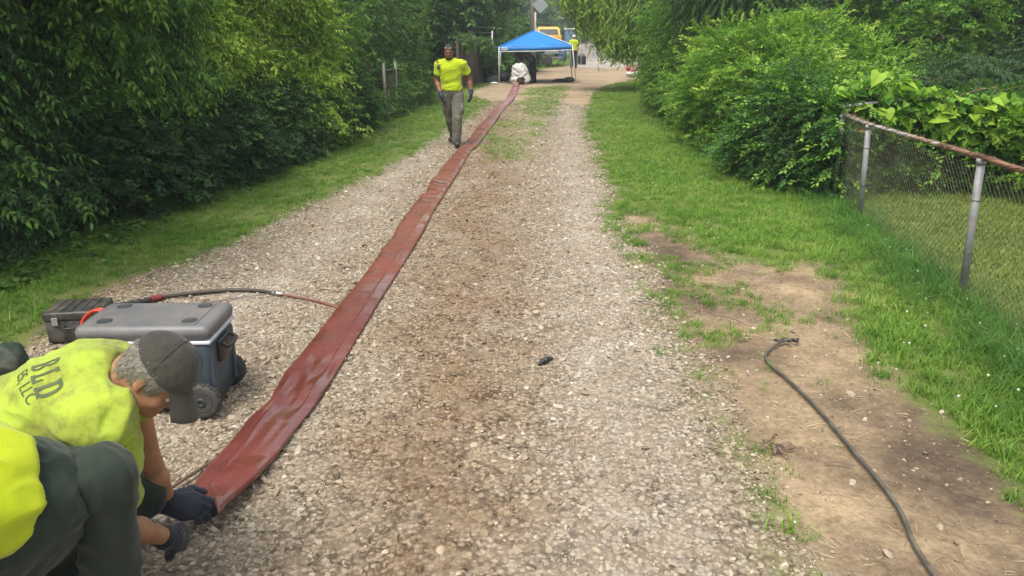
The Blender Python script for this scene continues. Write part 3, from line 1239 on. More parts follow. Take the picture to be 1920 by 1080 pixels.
# ------------------------------------------------------------------ hedges, shrubs and trees
M_BARK = mat_plain('grey_bark', (0.17, 0.14, 0.11), (0.08, 0.065, 0.05), 9, 0.9, bumpk=0.6, bscale=30)
M_ELDER = mat_leaf('elder_leaves', (0.020, 0.062, 0.014), (0.07, 0.19, 0.030), (0.20, 0.38, 0.06), 0.32, 0.4, 0.7)
M_BRIGHT = mat_leaf('bright_leaves', (0.05, 0.13, 0.016), (0.17, 0.35, 0.035), (0.38, 0.52, 0.07), 0.38, 0.42, 0.7)
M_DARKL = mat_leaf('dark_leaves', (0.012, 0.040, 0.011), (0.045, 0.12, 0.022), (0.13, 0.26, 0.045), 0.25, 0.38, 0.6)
M_IVY = mat_leaf('ivy_leaves', (0.018, 0.058, 0.012), (0.07, 0.19, 0.028), (0.22, 0.40, 0.055), 0.3, 0.4, 0.8)
M_WILLOW = mat_leaf('hanging_leaves', (0.07, 0.16, 0.022), (0.21, 0.37, 0.05), (0.34, 0.48, 0.09), 0.4, 0.45, 0.6)
M_VINE = mat_leaf('vine_leaves', (0.05, 0.14, 0.016), (0.17, 0.36, 0.032), (0.32, 0.50, 0.05), 0.42, 0.42, 0.6)
M_VINEY = mat_leaf('yellowed_vine_leaves', (0.34, 0.33, 0.05), (0.48, 0.42, 0.07), (0.5, 0.36, 0.1), 0.4, 0.5, 0.3)
M_FEATH = mat_leaf('feathery_leaves', (0.012, 0.038, 0.012), (0.045, 0.11, 0.025), (0.12, 0.21, 0.04), 0.2, 0.45, 0.6)
M_FARL = mat_leaf('far_leaves', (0.04, 0.085, 0.03), (0.10, 0.18, 0.06), (0.18, 0.26, 0.09), 0.35, 0.5, 0.9)

T_ELDER = [pinnate(M_ELDER, 200 + i, 0.30, 0.085, 0.036) for i in range(4)]
T_ELDERD = [pinnate(M_DARKL, 210 + i, 0.28, 0.075, 0.032) for i in range(4)]  # elder leaves of the two near shrubs, their shade put into the colour
T_BRIGHT = [pinnate(M_BRIGHT, 220 + i, 0.3, 0.085, 0.045, 3, 0.3) for i in range(2)] + [bushy(M_BRIGHT, 225 + i, 0.3, 0.075, 0.045) for i in range(2)]
T_BUSH = [bushy(M_IVY, 230 + i) for i in range(4)]
T_BUSHB = [bushy(M_BRIGHT, 240 + i, 0.26, 0.06, 0.03, 13) for i in range(4)]
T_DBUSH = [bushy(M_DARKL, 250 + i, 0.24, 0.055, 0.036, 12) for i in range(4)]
T_WILLOW = [lance(M_WILLOW, 260 + i, 0.6, 0.19, 0.048, 12) for i in range(4)]
T_FEATH = [lance(M_FEATH, 270 + i, 0.42, 0.07, 0.018, 20, 0.35) for i in range(4)]
T_FAR = [bushy(M_FARL, 280 + i, 1.0, 0.34, 0.22, 12) for i in range(4)]
T_FARD = [bushy(M_DARKL, 290 + i, 0.7, 0.22, 0.14, 12) for i in range(4)]


def dir_to_rot(D, roll_sd, rg):
    """Euler angles that turn +Y onto D, leaving +Z as near upward as it can be."""
    D = D / np.linalg.norm(D, axis=1)[:, None]
    yaw = np.arctan2(-D[:, 0], D[:, 1])
    pit = np.arcsin(np.clip(D[:, 2], -1, 1))
    # XYZ euler: X (pitch) first, then Y (roll ~ small), then Z (yaw)
    return np.column_stack([pit, rg.normal(0, roll_sd, len(D)), yaw])


def lump_points(lumps, dens, rg, shell=(0.66, 1.06), rough=0.26, seed=0, zmin=0.05, grow_=1.0, view_bias=True):
    """Points through the outer shell of a set of ellipsoids, with their outward directions."""
    P, D, Kk = [], [], []
    for li, (c, r) in enumerate(lumps):
        c = np.array(c, float)
        r = np.array(r, float) * grow_
        area = 4 * PI * ((((r[0] * r[1]) ** 1.6 + (r[0] * r[2]) ** 1.6 + (r[1] * r[2]) ** 1.6) / 3) ** (1 / 1.6))
        n = int(area * dens)
        d = rg.normal(size=(n, 3))
        d /= np.linalg.norm(d, axis=1)[:, None]
        k = rg.uniform(shell[0], shell[1], n) ** 0.7
        bumpy = 1 + rough * fbm(d * 2.3 + li * 7.1, 3, seed + 3) + 0.5 * rough * vnoise(d * 7 + li * 3.3, seed + 5)
        p = c + d * r * (k * bumpy)[:, None]
        nrm = d / r
        nrm /= np.linalg.norm(nrm, axis=1)[:, None]
        keep = p[:, 2] > zmin
        # gaps
        keep &= ~((k > 0.85) & (vnoise(p * 2.6, seed + 9) < -0.3))
        # inside another lump: drop
        for lj, (c2, r2) in enumerate(lumps):
            if lj == li:
                continue
            q = np.linalg.norm((p - np.array(c2)) / (np.array(r2) * grow_), axis=1)
            keep &= q > 0.62
        # thin the far side, which no one on the track sees
        if view_bias:
            to = np.array([0.5, 6.0, 2.0]) - c
            to /= np.linalg.norm(to)
            back = (nrm @ to) < -0.25
            keep &= ~(back & (rg.random(n) < 0.6))
        P.append(p[keep])
        D.append(nrm[keep])
        Kk.append(k[keep])
    return np.concatenate(P), np.concatenate(D), np.concatenate(Kk)


def limb(a, b, r0, r1, wob, rg, n=7):
    a, b = np.array(a, float), np.array(b, float)
    t = np.linspace(0, 1, n)
    p = a + np.outer(t, b - a)
    p[1:-1] += rg.normal(0, wob, (n - 2, 3))
    p = spline(p, n * 2)
    return p, np.linspace(r0, r1, len(p))


def plant(name, cat, label, base, lumps, templ, dens, group=None, droop=0.35, size=(0.8, 1.3), tint=(0.45, 0.25), shell=(0.66, 1.06), rough=0.26,
          trunks=1, trunk_r=0.06, nleaf=0, seed=1, crown='crown', bark=None, up=0.0, shoots=0):
    rg = np.random.default_rng(seed)
    root = empty(name, base, label, cat, group)
    # trunk and limbs
    for k in range(trunks):
        mb = MB()
        a = rg.uniform(0, 6.28)
        foot = (base[0] + 0.12 * (trunks > 1) * math.cos(a), base[1] + 0.12 * (trunks > 1) * math.sin(a), -0.05)
        zt = max(c[2] for c, r in lumps)
        top = (base[0] + 0.3 * math.cos(a), base[1] + 0.3 * math.sin(a), zt)
        p, r = limb(foot, top, trunk_r, trunk_r * 0.35, trunk_r * 0.7, rg)
        r[0] *= 1.35
        mb.tube(p, list(r), 8)
        for li, (c, rr) in enumerate(lumps):
            if li % trunks != k:
                continue
            s = p[int(len(p) * rg.uniform(0.3, 0.75))]
            q, r2 = limb(s, (c[0], c[1], c[2] + rr[2] * 0.2), trunk_r * 0.5, trunk_r * 0.12, 0.05, rg)
            mb.tube(q, list(r2), 6)
            for _ in range(2):
                e = np.array(c) + rg.normal(0, 0.55, 3) * np.array(rr)
                e[2] = max(e[2], 0.3)
                q3, r3 = limb(q[len(q) // 2], e, trunk_r * 0.22, trunk_r * 0.06, 0.04, rg)
                mb.tube(q3, list(r3), 5)
        mb.build('trunk', bark or M_BARK, root, True)
    P, D, K = lump_points(lumps, dens, rg, shell, rough, seed)
    n = len(P)
    d = D * rg.uniform(0.5, 1.0, (n, 1)) + rg.normal(0, 0.45, (n, 3))
    d[:, 2] = d[:, 2] * 0.45 - droop * rg.uniform(0.3, 1.3, n) + up
    rot = dir_to_rot(d, 0.35, rg)
    s = rg.uniform(size[0], size[1], n)
    ti = np.clip(rg.normal(tint[0], tint[1], n), 0, 1)
    if shoots:
        # long shoots standing out of the mass
        c = rg.choice(np.where(K > 0.9)[0], shoots)
        a0 = P[c]
        dd = D[c] * 0.8 + rg.normal(0, 0.35, (shoots, 3)) + np.array([0, 0, 0.22])
        dd /= np.linalg.norm(dd, axis=1)[:, None]
        ex_p, ex_d = [], []
        for q in range(4):
            ex_p.append(a0 + dd * (0.10 + 0.13 * q) - np.array([0, 0, 0.02 * q * q]))
            ex_d.append(dd + rg.normal(0, 0.45, (shoots, 3)) - np.array([0, 0, 0.1 * q]))
        ex_p, ex_d = np.concatenate(ex_p), np.concatenate(ex_d)
        P = np.concatenate([P, ex_p])
        D = np.concatenate([D, np.tile(dd, (4, 1))])
        K = np.concatenate([K, np.ones(len(ex_p))])
        rot = np.concatenate([rot, dir_to_rot(ex_d, 0.4, rg)])
        s = np.concatenate([s, rg.uniform(size[0], size[1], len(ex_p)) * 0.85])
        ti = np.concatenate([ti, np.clip(rg.normal(tint[0] + 0.22, 0.15, len(ex_p)), 0, 1)])
        n = len(P)
    if nleaf:
        # the sprays that show largest are objects of their own
        dist = np.linalg.norm(P - np.array([0, 0, 2.0]), axis=1)
        near = dist / s + 1.5 * (K < 0.93)
        vis = (D @ ((np.array([0, 0, 2.0]) - P).T / dist).diagonal() if False else np.einsum('ij,ij->i', D, (np.array([0, 0, 2.0]) - P) / dist[:, None])) > 0.1
        inview = (np.abs(P[:, 0] / np.maximum(P[:, 1], 0.1)) < 0.72) & (P[:, 2] < 2.2 + 0.05 * P[:, 1])
        score = np.where(vis & inview & (K > 0.9), near, 1e9)
        pick = np.argsort(score)[:nleaf]
        pick = pick[score[pick] < 1e8]
        for i in pick:
            t = templ[int(rg.integers(0, len(templ)))]
            o = bpy.data.objects.new('leaf_spray', t.data)
            COL.objects.link(o)
            o.parent = root
            o.location = Vector(P[i]) - Vector(base)
            o.rotation_euler = rot[i]
            o.scale = (s[i] * 1.15,) * 3
            o['tint'] = float(min(ti[i] + 0.12, 1))
        m = np.ones(n, bool)
        m[pick] = False
        P, rot, s, ti = P[m], rot[m], s[m], ti[m]
    scatter(crown, P, rot, s, ti, templ, root)
    print(name, label[:30], len(P))
    return root


def lumps_row(x, y, h, w, dep, rg, n=6, base=0.15):
    """A shrub's crown as overlapping lumps: wide at the foot, broken at the top."""
    out = []
    for i in range(n):
        t = i / max(n - 1, 1)
        z = base * h + h * 0.78 * t
        k = 1.0 - 0.35 * t
        out.append(((x + rg.normal(0, 0.22) * w, y + rg.normal(0, 0.35) * dep, z), (w * k * rg.uniform(0.75, 1.05), dep * k * rg.uniform(0.75, 1.1), h * 0.24 * rg.uniform(0.85, 1.2))))
    return out


rg = np.random.default_rng(77)
# --- left side, from the camera outward; every plant stands on the verge line
LEFT = [
    # x, y, h, w, dep, templates, label, tint, density, nleaf, name
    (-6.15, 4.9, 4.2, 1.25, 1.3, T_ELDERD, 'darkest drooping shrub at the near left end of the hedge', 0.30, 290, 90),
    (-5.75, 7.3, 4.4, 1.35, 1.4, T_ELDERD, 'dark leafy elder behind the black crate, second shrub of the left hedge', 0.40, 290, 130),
    (-5.2, 9.6, 4.3, 1.3, 1.4, T_ELDER, 'mid green drooping shrub with long pinnate leaves, third in the left hedge', 0.75, 240, 150),
    (-4.75, 11.9, 4.0, 1.15, 1.35, T_BRIGHT, 'lime green sunlit shrub, brightest of the left hedge', 1.0, 200, 100),
    (-4.45, 14.4, 3.9, 1.1, 1.5, T_BRIGHT, 'yellow green leafy shrub left of the walking man, beyond the brightest one', 0.9, 170, 60),
    (-4.25, 17.0, 3.8, 1.1, 1.6, T_BUSH, 'green small leaved shrub in front of the old gate posts', 0.75, 110, 0),
    (-4.0, 19.9, 3.8, 1.15, 1.6, T_DBUSH, 'dark green shrub growing round the old wire gate', 0.75, 100, 0),
    (-3.55, 23.0, 3.9, 1.15, 1.8, T_DBUSH, 'dark shrub behind the walking man next to the board fence', 0.8, 90, 0),
]
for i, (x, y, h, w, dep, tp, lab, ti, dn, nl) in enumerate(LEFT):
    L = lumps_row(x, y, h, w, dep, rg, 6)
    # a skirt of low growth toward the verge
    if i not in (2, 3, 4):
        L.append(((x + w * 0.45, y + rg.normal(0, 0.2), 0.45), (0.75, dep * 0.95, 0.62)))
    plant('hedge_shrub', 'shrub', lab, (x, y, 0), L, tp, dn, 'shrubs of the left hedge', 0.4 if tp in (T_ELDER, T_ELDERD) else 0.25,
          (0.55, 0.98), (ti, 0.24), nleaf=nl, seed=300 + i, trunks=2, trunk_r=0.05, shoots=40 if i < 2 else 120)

# low bushes added before the bright shrubs, leaf colour dark for a shaded foot
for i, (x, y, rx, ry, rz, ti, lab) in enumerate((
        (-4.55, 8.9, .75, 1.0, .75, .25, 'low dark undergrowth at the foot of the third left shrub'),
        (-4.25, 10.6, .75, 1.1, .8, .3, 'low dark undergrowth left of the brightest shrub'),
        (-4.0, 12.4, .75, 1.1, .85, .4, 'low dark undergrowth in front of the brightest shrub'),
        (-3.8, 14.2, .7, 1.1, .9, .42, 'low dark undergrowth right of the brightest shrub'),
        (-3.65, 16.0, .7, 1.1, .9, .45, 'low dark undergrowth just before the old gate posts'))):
    plant('shade_bush', 'bush', lab, (x - .1, y, 0), [((x, y, rz * .55), (rx, ry, rz)), ((x - .15, y - .4, rz * .95), (rx * .7, ry * .6, rz * .55)), ((x - .1, y + .5, rz * .8), (rx * .75, ry * .6, rz * .6))],
          T_DBUSH, 200, 'bushes added as shade along the left hedge', 0.25, (0.6, 1.2), (ti, 0.25), seed=320 + i, trunk_r=0.02, rough=.3)

# overhanging branches of a big tree beyond the hedge: they shade the near part and hang into the picture
plant('overhanging_tree', 'tree', 'tall tree behind the left hedge whose bright leafy branches hang over its top', (-8.4, 8.0, 0),
      [((-6.6, 7.0, 4.6), (2.0, 3.2, 1.3)), ((-5.0, 8.4, 3.4), (1.2, 1.3, 0.75)), ((-5.2, 6.2, 3.6), (1.3, 1.6, 0.8)), ((-4.1, 8.7, 2.75), (0.55, 0.6, 0.38)),
       ((-7.8, 10.5, 5.2), (2.0, 2.5, 1.5)), ((-4.3, 5.4, 3.7), (1.1, 1.3, 0.6)), ((-5.0, 12.6, 3.9), (1.4, 2.0, 0.9))],
      T_ELDER, 130, None, 0.7, (0.65, 1.1), (0.8, 0.22), nleaf=120, seed=331, trunk_r=0.16, shell=(0.3, 1.04))
# the taller trees that close the view behind the hedges
BACKL = [((-9.0, 15.0), 6.5, 2.6, T_FARD, 'tall dark tree rising behind the bright left shrubs', 0.45),
         ((-8.0, 22.0), 7.0, 2.8, T_FARD, 'tall dark tree behind the left hedge near the gate', 0.5),
         ((-6.0, 30.5), 7.0, 2.8, T_FARD, 'dark tree standing behind the weathered board fence', 0.6),
         ((-3.9, 37.5), 6.8, 2.5, T_FARD, 'dense green tree left of the blue canopy, behind the wire fence posts', 0.72),
         ((-2.6, 45.0), 7.2, 2.6, T_FARD, 'green tree beside the utility pole', 0.8),
         ((-10.0, 6.0), 6.5, 2.6, T_FARD, 'dark tree behind the near end of the left hedge', 0.3)]
for i, ((x, y), h, w, tp, lab, ti) in enumerate(BACKL):
    L = lumps_row(x, y, h, w, w, rg, 7, 0.1)
    plant('tall_tree', 'tree', lab, (x, y, 0), L, tp, 20, 'tall trees behind the left hedge', 0.25, (0.75, 1.3), (ti, 0.15), seed=340 + i, trunk_r=0.15)
# low growth between the fence and the canopy
plant('low_bush', 'bush', 'low green bush behind the left legs of the blue canopy', (-1.5, 36.5, 0), [((-1.5, 36.5, 0.7), (1.3, 1.0, 1.0)), ((-0.5, 38.5, 1.2), (1.2, 1.2, 1.5)), ((0.4, 41, 1.1), (1.0, 1.2, 1.6))],
      T_DBUSH, 60, None, 0.2, (1.2, 2.0), (0.65, 0.15), seed=350, trunk_r=0.04)

plant('climbing_vine', 'vine', 'vine creeping over the far end of the board fence', (-1.25, 32.2, 0),
      [((-1.15, 32.3, 1.35), (.22, .9, .45)), ((-1.05, 33.0, .7), (.22, .6, .7)), ((-1.75, 29.6, 1.7), (.2, .8, .25))], T_DBUSH, 150, None, 0.3, (0.8, 1.5), (0.75, .2), seed=356, trunk_r=.02)

# --- right side
plant('ivy_bush', 'bush', 'dark ivy covered bush at the far end of the wire fence', (3.95, 10.4, 0),
      [((3.85, 10.15, 0.40), (0.50, 0.60, 0.60)), ((3.85, 10.3, 0.85), (0.48, 0.6, 0.45)), ((4.0, 10.7, 0.9), (0.6, 0.6, 0.6)), ((3.65, 10.9, 0.45), (0.45, 0.7, 0.5)), ((4.2, 10.4, 1.05), (0.5, 0.5, 0.32)), ((4.08, 9.45, 0.45), (0.22, 0.3, 0.5)), ((4.0, 9.5, 0.95), (0.28, 0.3, 0.25))],
      T_BUSH, 240, 'bushes of the right hedge', 0.3, (0.7, 1.1), (0.32, 0.2), nleaf=140, shoots=90, seed=360, trunk_r=0.04, rough=0.1)
plant('leafy_bush', 'bush', 'big bright green bush above the end of the wire fence', (4.9, 12.4, 0),
      [((4.3, 12.0, 0.8), (0.85, 0.9, 0.8)), ((4.0, 13.2, 1.2), (0.9, 1.2, 0.8)), ((4.7, 12.4, 1.25), (0.95, 1.0, 0.42)), ((4.0, 12.6, 0.45), (0.6, 1.1, 0.5)), ((4.3, 13.4, 1.45), (0.7, 0.9, 0.35)), ((4.7, 11.6, 1.15), (0.6, 0.5, 0.35)), ((5.5, 12.2, 1.15), (0.6, 0.5, 0.35)), ((5.3, 14.2, 1.7), (0.9, 0.9, 0.6)), ((6.2, 13.6, 1.3), (0.8, 0.7, 0.5)), ((3.75, 14.1, 0.7), (0.6, 0.8, 0.6))],
      T_BUSHB, 150, 'bushes of the right hedge', 0.1, (0.7, 1.25), (0.5, 0.28), nleaf=60, shoots=220, seed=361, trunks=2, trunk_r=0.04, rough=0.2, up=0.15)
plant('leafy_bush', 'bush', 'green bush with a ragged skirt over the grass, midway along the right hedge', (4.7, 15.8, 0),
      [((4.6, 15.3, 0.8), (1.0, 1.3, 0.9)), ((4.9, 16.2, 1.45), (1.1, 1.5, 0.65)), ((4.4, 16.2, 0.5), (0.8, 1.3, 0.55)), ((5.3, 15.4, 1.6), (1.0, 1.2, 0.45)), ((4.5, 14.6, 0.4), (0.7, 0.9, 0.45)), ((4.0, 16.9, 0.8), (0.6, 0.8, 0.35))],
      T_BUSHB, 110, 'bushes of the right hedge', 0.2, (0.8, 1.4), (0.42, 0.28), shoots=260, seed=362, trunks=2, trunk_r=0.045, rough=0.22, up=0.05)
plant('leafy_bush', 'bush', 'dark green bush with layered branches, far end of the right hedge', (4.7, 19.5, 0),
      [((4.6, 19.0, 0.8), (1.2, 1.5, 0.9)), ((4.9, 20.0, 1.9), (1.2, 1.5, 0.9)), ((4.3, 19.4, 1.3), (0.8, 1.1, 0.4)), ((5.4, 20.5, 3.0), (1.4, 1.8, 1.1)), ((4.5, 21.3, 0.6), (0.7, 1.3, 0.6)), ((4.5, 21.8, 2.3), (0.8, 1.2, 0.5))],
      T_BUSHB, 110, 'bushes of the right hedge', 0.3, (0.8, 1.4), (0.24, 0.22), shoots=260, seed=363, trunks=2, trunk_r=0.05, rough=0.25)
plant('conifer', 'tree', 'dark feathery tree towering over the right hedge', (5.9, 23.5, 0),
      [((6.4, 23.5, 1.6), (1.9, 1.9, 1.3)), ((6.3, 23.5, 3.2), (2.0, 2.0, 1.2)), ((6.4, 23.7, 4.8), (1.7, 1.7, 1.2)), ((5.2, 23.3, 2.7), (0.9, 1.4, 0.5)), ((5.3, 24.6, 1.1), (0.8, 1.4, 0.7))],
      T_FEATH, 95, None, 0.25, (1.0, 1.8), (0.8, 0.22), seed=364, trunk_r=0.12, rough=0.25, shell=(0.5, 1.05))
plant('conifer', 'tree', 'dark feathery tree behind the bright green bush on the right', (5.2, 17.6, 0),
      [((5.2, 17.6, 1.5), (1.1, 1.4, 1.2)), ((5.0, 17.6, 3.0), (1.3, 1.5, 1.0)), ((5.0, 17.8, 4.4), (1.2, 1.4, 0.9))],
      T_FEATH, 95, None, 0.25, (1.0, 1.7), (0.6, 0.22), seed=365, trunk_r=0.1, rough=0.25, shell=(0.5, 1.05))
plant('willow_tree', 'tree', 'tree whose long pale hanging twigs reach over the lane from the right', (6.6, 28.0, 0),
      [((4.9, 27.5, 4.3), (2.4, 1.6, 1.0)), ((3.0, 27.4, 3.1), (0.95, 0.9, 0.8)), ((4.3, 27.6, 2.7), (1.1, 1.2, 1.1)), ((2.5, 27.4, 3.7), (0.9, 0.9, 0.6)), ((6.0, 28.0, 3.3), (1.5, 1.4, 1.6)), ((3.5, 27.0, 2.35), (0.55, 0.6, 0.65)), ((6.0, 28.5, 5.8), (2.6, 2.0, 1.3))],
      T_WILLOW, 90, None, 1.1, (0.7, 1.2), (0.95, 0.25), seed=366, trunk_r=0.14, shell=(0.35, 1.05), rough=0.25)
plant('flowering_shrub', 'shrub', 'shrub with pale flower heads at the edge of the far lawn', (6.9, 33.2, 0),
      [((6.9, 33.2, 0.8), (0.8, 0.9, 0.8)), ((7.2, 33.6, 1.5), (0.7, 0.8, 0.6))], T_BUSHB, 60, None, 0.2, (1.2, 2.0), (0.6, 0.2), seed=367, trunk_r=0.03)
RB = [((8.0, 14.3), 1.35, 1.35, T_FEATH, 'low dark feathery bush behind the vine hedge', 0.5, 95, 'dark_bush'),
      ((10.3, 13.6), 1.5, 1.3, T_FEATH, 'dark feathery bush at the right edge beyond the vines', 0.34, 95, 'dark_bush'),
      ((9.0, 17.5), 3.9, 1.4, T_BUSHB, 'airy green tree between the pale house and the dark trunk', 0.42, 60, 'leafy_tree'),
      ((12.6, 16.5), 4.6, 2.0, T_DBUSH, 'shaded dark tree in the upper right corner', 0.3, 60, 'leafy_tree'),
      ((11.8, 21.5), 5.5, 2.3, T_FARD, 'dark tree behind the corner tree on the right', 0.3, 22, 'leafy_tree'),
      ((15.5, 25.5), 6.5, 2.6, T_FARD, 'tallest dark tree at the far right behind the yard', 0.35, 22, 'leafy_tree')]
for i, ((x, y), h, w, tp, lab, ti, dn, nm) in enumerate(RB):
    L = lumps_row(x, y, h, w, w, rg, 6, 0.12)
    plant(nm, 'bush' if nm == 'dark_bush' else 'tree', lab, (x, y, 0), L, tp, dn, 'plants behind the vine hedge', 0.2, (1.0, 1.7) if dn > 30 else (0.8, 1.3), (ti, 0.18), seed=370 + i, trunk_r=0.06 if nm == 'dark_bush' else 0.13,
          shell=(0.5, 1.05), rough=0.25)


# --- the vine hedge along the back of the yard
def vine_hedge():
    rg = np.random.default_rng(91)
    lab = 'hedge of heart leaved vines climbing over the back fence of the yard'
    root = empty('vine_hedge', (6.6, 9.8, 0), lab, 'vine')
    mb = MB()
    for x in np.arange(4.3, 10.2, 0.42):
        p, r = limb((x, 9.85, -0.03), (x + rg.normal(0, 0.4), 9.75 + rg.normal(0, 0.1), rg.uniform(0.9, 1.45)), 0.012, 0.004, 0.05, rg)
        mb.tube(p, list(r), 5)
    for k in range(14):
        x0 = rg.uniform(4.2, 8.5)
        p, r = limb((x0, 9.6, rg.uniform(0.7, 1.4)), (x0 + rg.uniform(0.8, 1.8), 9.5, rg.uniform(0.7, 1.6)), 0.006, 0.003, 0.08, rg)
        mb.tube(p, list(r), 5)
    mb.build('vine_stem', mat_plain('vine_stem', (0.22, 0.14, 0.07), (0.12, 0.09, 0.05), 20, 0.8), root, True)
    # leaf litter of small leaves inside and low down
    n = 5200
    P = np.column_stack([rg.uniform(4.0, 10.4, n), rg.normal(9.8, 0.16, n), rg.uniform(0.02, 1.30, n) ** 1.0])
    d = np.column_stack([rg.normal(0, 0.6, n), -rg.uniform(0.1, 1, n), rg.normal(-0.1, 0.5, n)])
    scatter('crown', P, dir_to_rot(d, 0.5, rg), rg.uniform(0.7, 1.3, n), np.clip(rg.normal(0.55, 0.25, n), 0, 1), T_BUSH, root)
    hearts = [heart_mesh(M_VINE, 400 + i, 0.155) for i in range(6)]
    yel = [heart_mesh(M_VINEY, 410 + i, 0.14) for i in range(2)]
    hl = [template('heart_leaf', heart_mesh(M_VINE, 420 + i, 0.13), M_VINE) for i in range(3)]

    def crest(x):
        return 1.27 + 0.14 * math.sin(x * 1.7) + 0.08 * math.sin(x * 4.1 + 1)
    # a mantle of heart leaves draped over the top and the front
    n = 2200
    x = rg.uniform(3.95, 10.4, n)
    z = np.array([crest(v) for v in x]) - np.abs(rg.normal(0, 0.34, n)) + 0.06
    y = 9.62 - 0.09 * (x - 4.0).clip(0) - 0.12 * rg.random(n) + np.where(z > 1.15, rg.uniform(-0.05, 0.5, n), 0)
    d = np.column_stack([rg.normal(0, 0.7, n), -rg.uniform(0.2, 1.0, n), rg.uniform(-1.1, 0.15, n)])
    keep = z > 0.55
    P = np.column_stack([x, y, z])[keep]
    rot = dir_to_rot(d[keep], 0.6, rg)
    s = rg.uniform(0.35, 1.05, len(P))
    ti = np.clip(rg.normal(0.6, 0.25, len(P)), 0, 1)
    vis = np.argsort(-(s + (P[:, 2] > 0.8) * 0.8 + (P[:, 0] < 7.5) * 0.3 - (P[:, 1] - 9.6)))[:290]
    for i in vis:
        me = yel[i % 2] if rg.random() < 0.03 else hearts[int(rg.integers(0, 6))]
        o = bpy.data.objects.new('leaf', me)
        COL.objects.link(o)
        o.parent = root
        o.location = Vector(P[i]) - root.location
        o.rotation_euler = rot[i]
        o.scale = (s[i] * 1.15,) * 3
        o['tint'] = float(ti[i])
    m = np.ones(len(P), bool)
    m[vis] = False
    scatter('foliage', P[m], rot[m], s[m], ti[m], hl, root)


vine_hedge()
# vine spilling toward the near right: tall shoots at the frame's right edge
plant('vine_clump', 'vine', 'bright vine shoots rising at the right edge above the fence rail', (6.9, 8.9, 0),
      [((6.7, 9.0, 0.7), (0.6, 0.4, 0.7)), ((7.2, 9.1, 1.35), (0.4, 0.35, 0.5))], T_BUSHB, 150, None, 0.1, (0.7, 1.2), (0.65, 0.18), seed=392, trunk_r=0.02, up=0.2)

# --- distant woods, each reading as one mass, and the hazy trees that end the view
def woods(name, label, x0, x1, y0, y1, h, n, tp, ti, sc, seed):
    rg = np.random.default_rng(seed)
    x = rg.uniform(x0, x1, n)
    y = rg.uniform(y0, y1, n)
    top = h * (0.75 + 0.3 * fbm(np.column_stack([x, y, np.zeros(n)]) * 0.12, 2, seed))
    z = top * rg.random(n) ** 0.8
    d = rg.normal(size=(n, 3))
    d[:, 1] -= 0.6
    o = scatter(name, np.column_stack([x, y, z]), dir_to_rot(d, 0.4, rg), rg.uniform(0.7, 1.4, n) * sc, np.clip(rg.normal(ti, 0.16, n), 0, 1), tp)
    tag(o, label, 'woods', kind='stuff')


woods('woods', 'dark woodland behind the left hedge', -22, -10.5, -2, 60, 9, 9000, T_FARD, 0.35, 2.0, 501)
woods('woods', 'dark woodland behind the yard on the right', 13.5, 26, 8, 60, 9, 9000, T_FARD, 0.4, 2.0, 502)
FART = [(-4.5, 58, 9, 3.4, 'green tree left of the parked truck'), (-6.5, 76, 11, 4.5, 'green tree on the left of the far lane behind the truck'), (-2, 104, 12, 5, 'hazy tree on the left of the far lane'),
        (12.5, 46, 7, 2.6, 'tree at the right edge of the far lawn'), (16.5, 62, 9, 3.6, 'second tree on the right of the far lawn'), (24, 92, 11, 4.5, 'hazy tree on the right of the far lane'),
        (6, 140, 13, 6, 'pale hazy tree far down the left of the lane'), (36, 150, 13, 6, 'pale hazy tree far down the right of the lane')]
for i, (x, y, h, w, lab) in enumerate(FART):
    L = lumps_row(x, y, h, w, w, rg, 6, 0.12)
    plant('roadside_tree', 'tree', lab, (x, y, 0), L, T_FAR, 7.5 if y < 100 else 4, 'trees along the far lane', 0.2, (1.0, 1.7) if y < 100 else (1.6, 2.6), (0.5, 0.18), seed=510 + i, trunk_r=0.2)
woods('far_woods', 'hazy belt of trees closing the end of the lane', -30, 70, 215, 240, 17, 5200, T_FAR, 0.5, 4.2, 503)
woods('far_woods', 'woods on the left beyond the utility pole', -34, -9, 60, 210, 13, 5000, T_FAR, 0.4, 3.0, 504)
woods('far_woods', 'woods on the right beyond the far lawn', 30, 60, 60, 210, 13, 5000, T_FAR, 0.45, 3.0, 505)

# ------------------------------------------------------------------ the long liner
def interp_rows(px, ys):
    px = sorted(px, key=lambda q: q[1])
    return np.interp(ys, [q[1] for q in px], [q[0] for q in px])


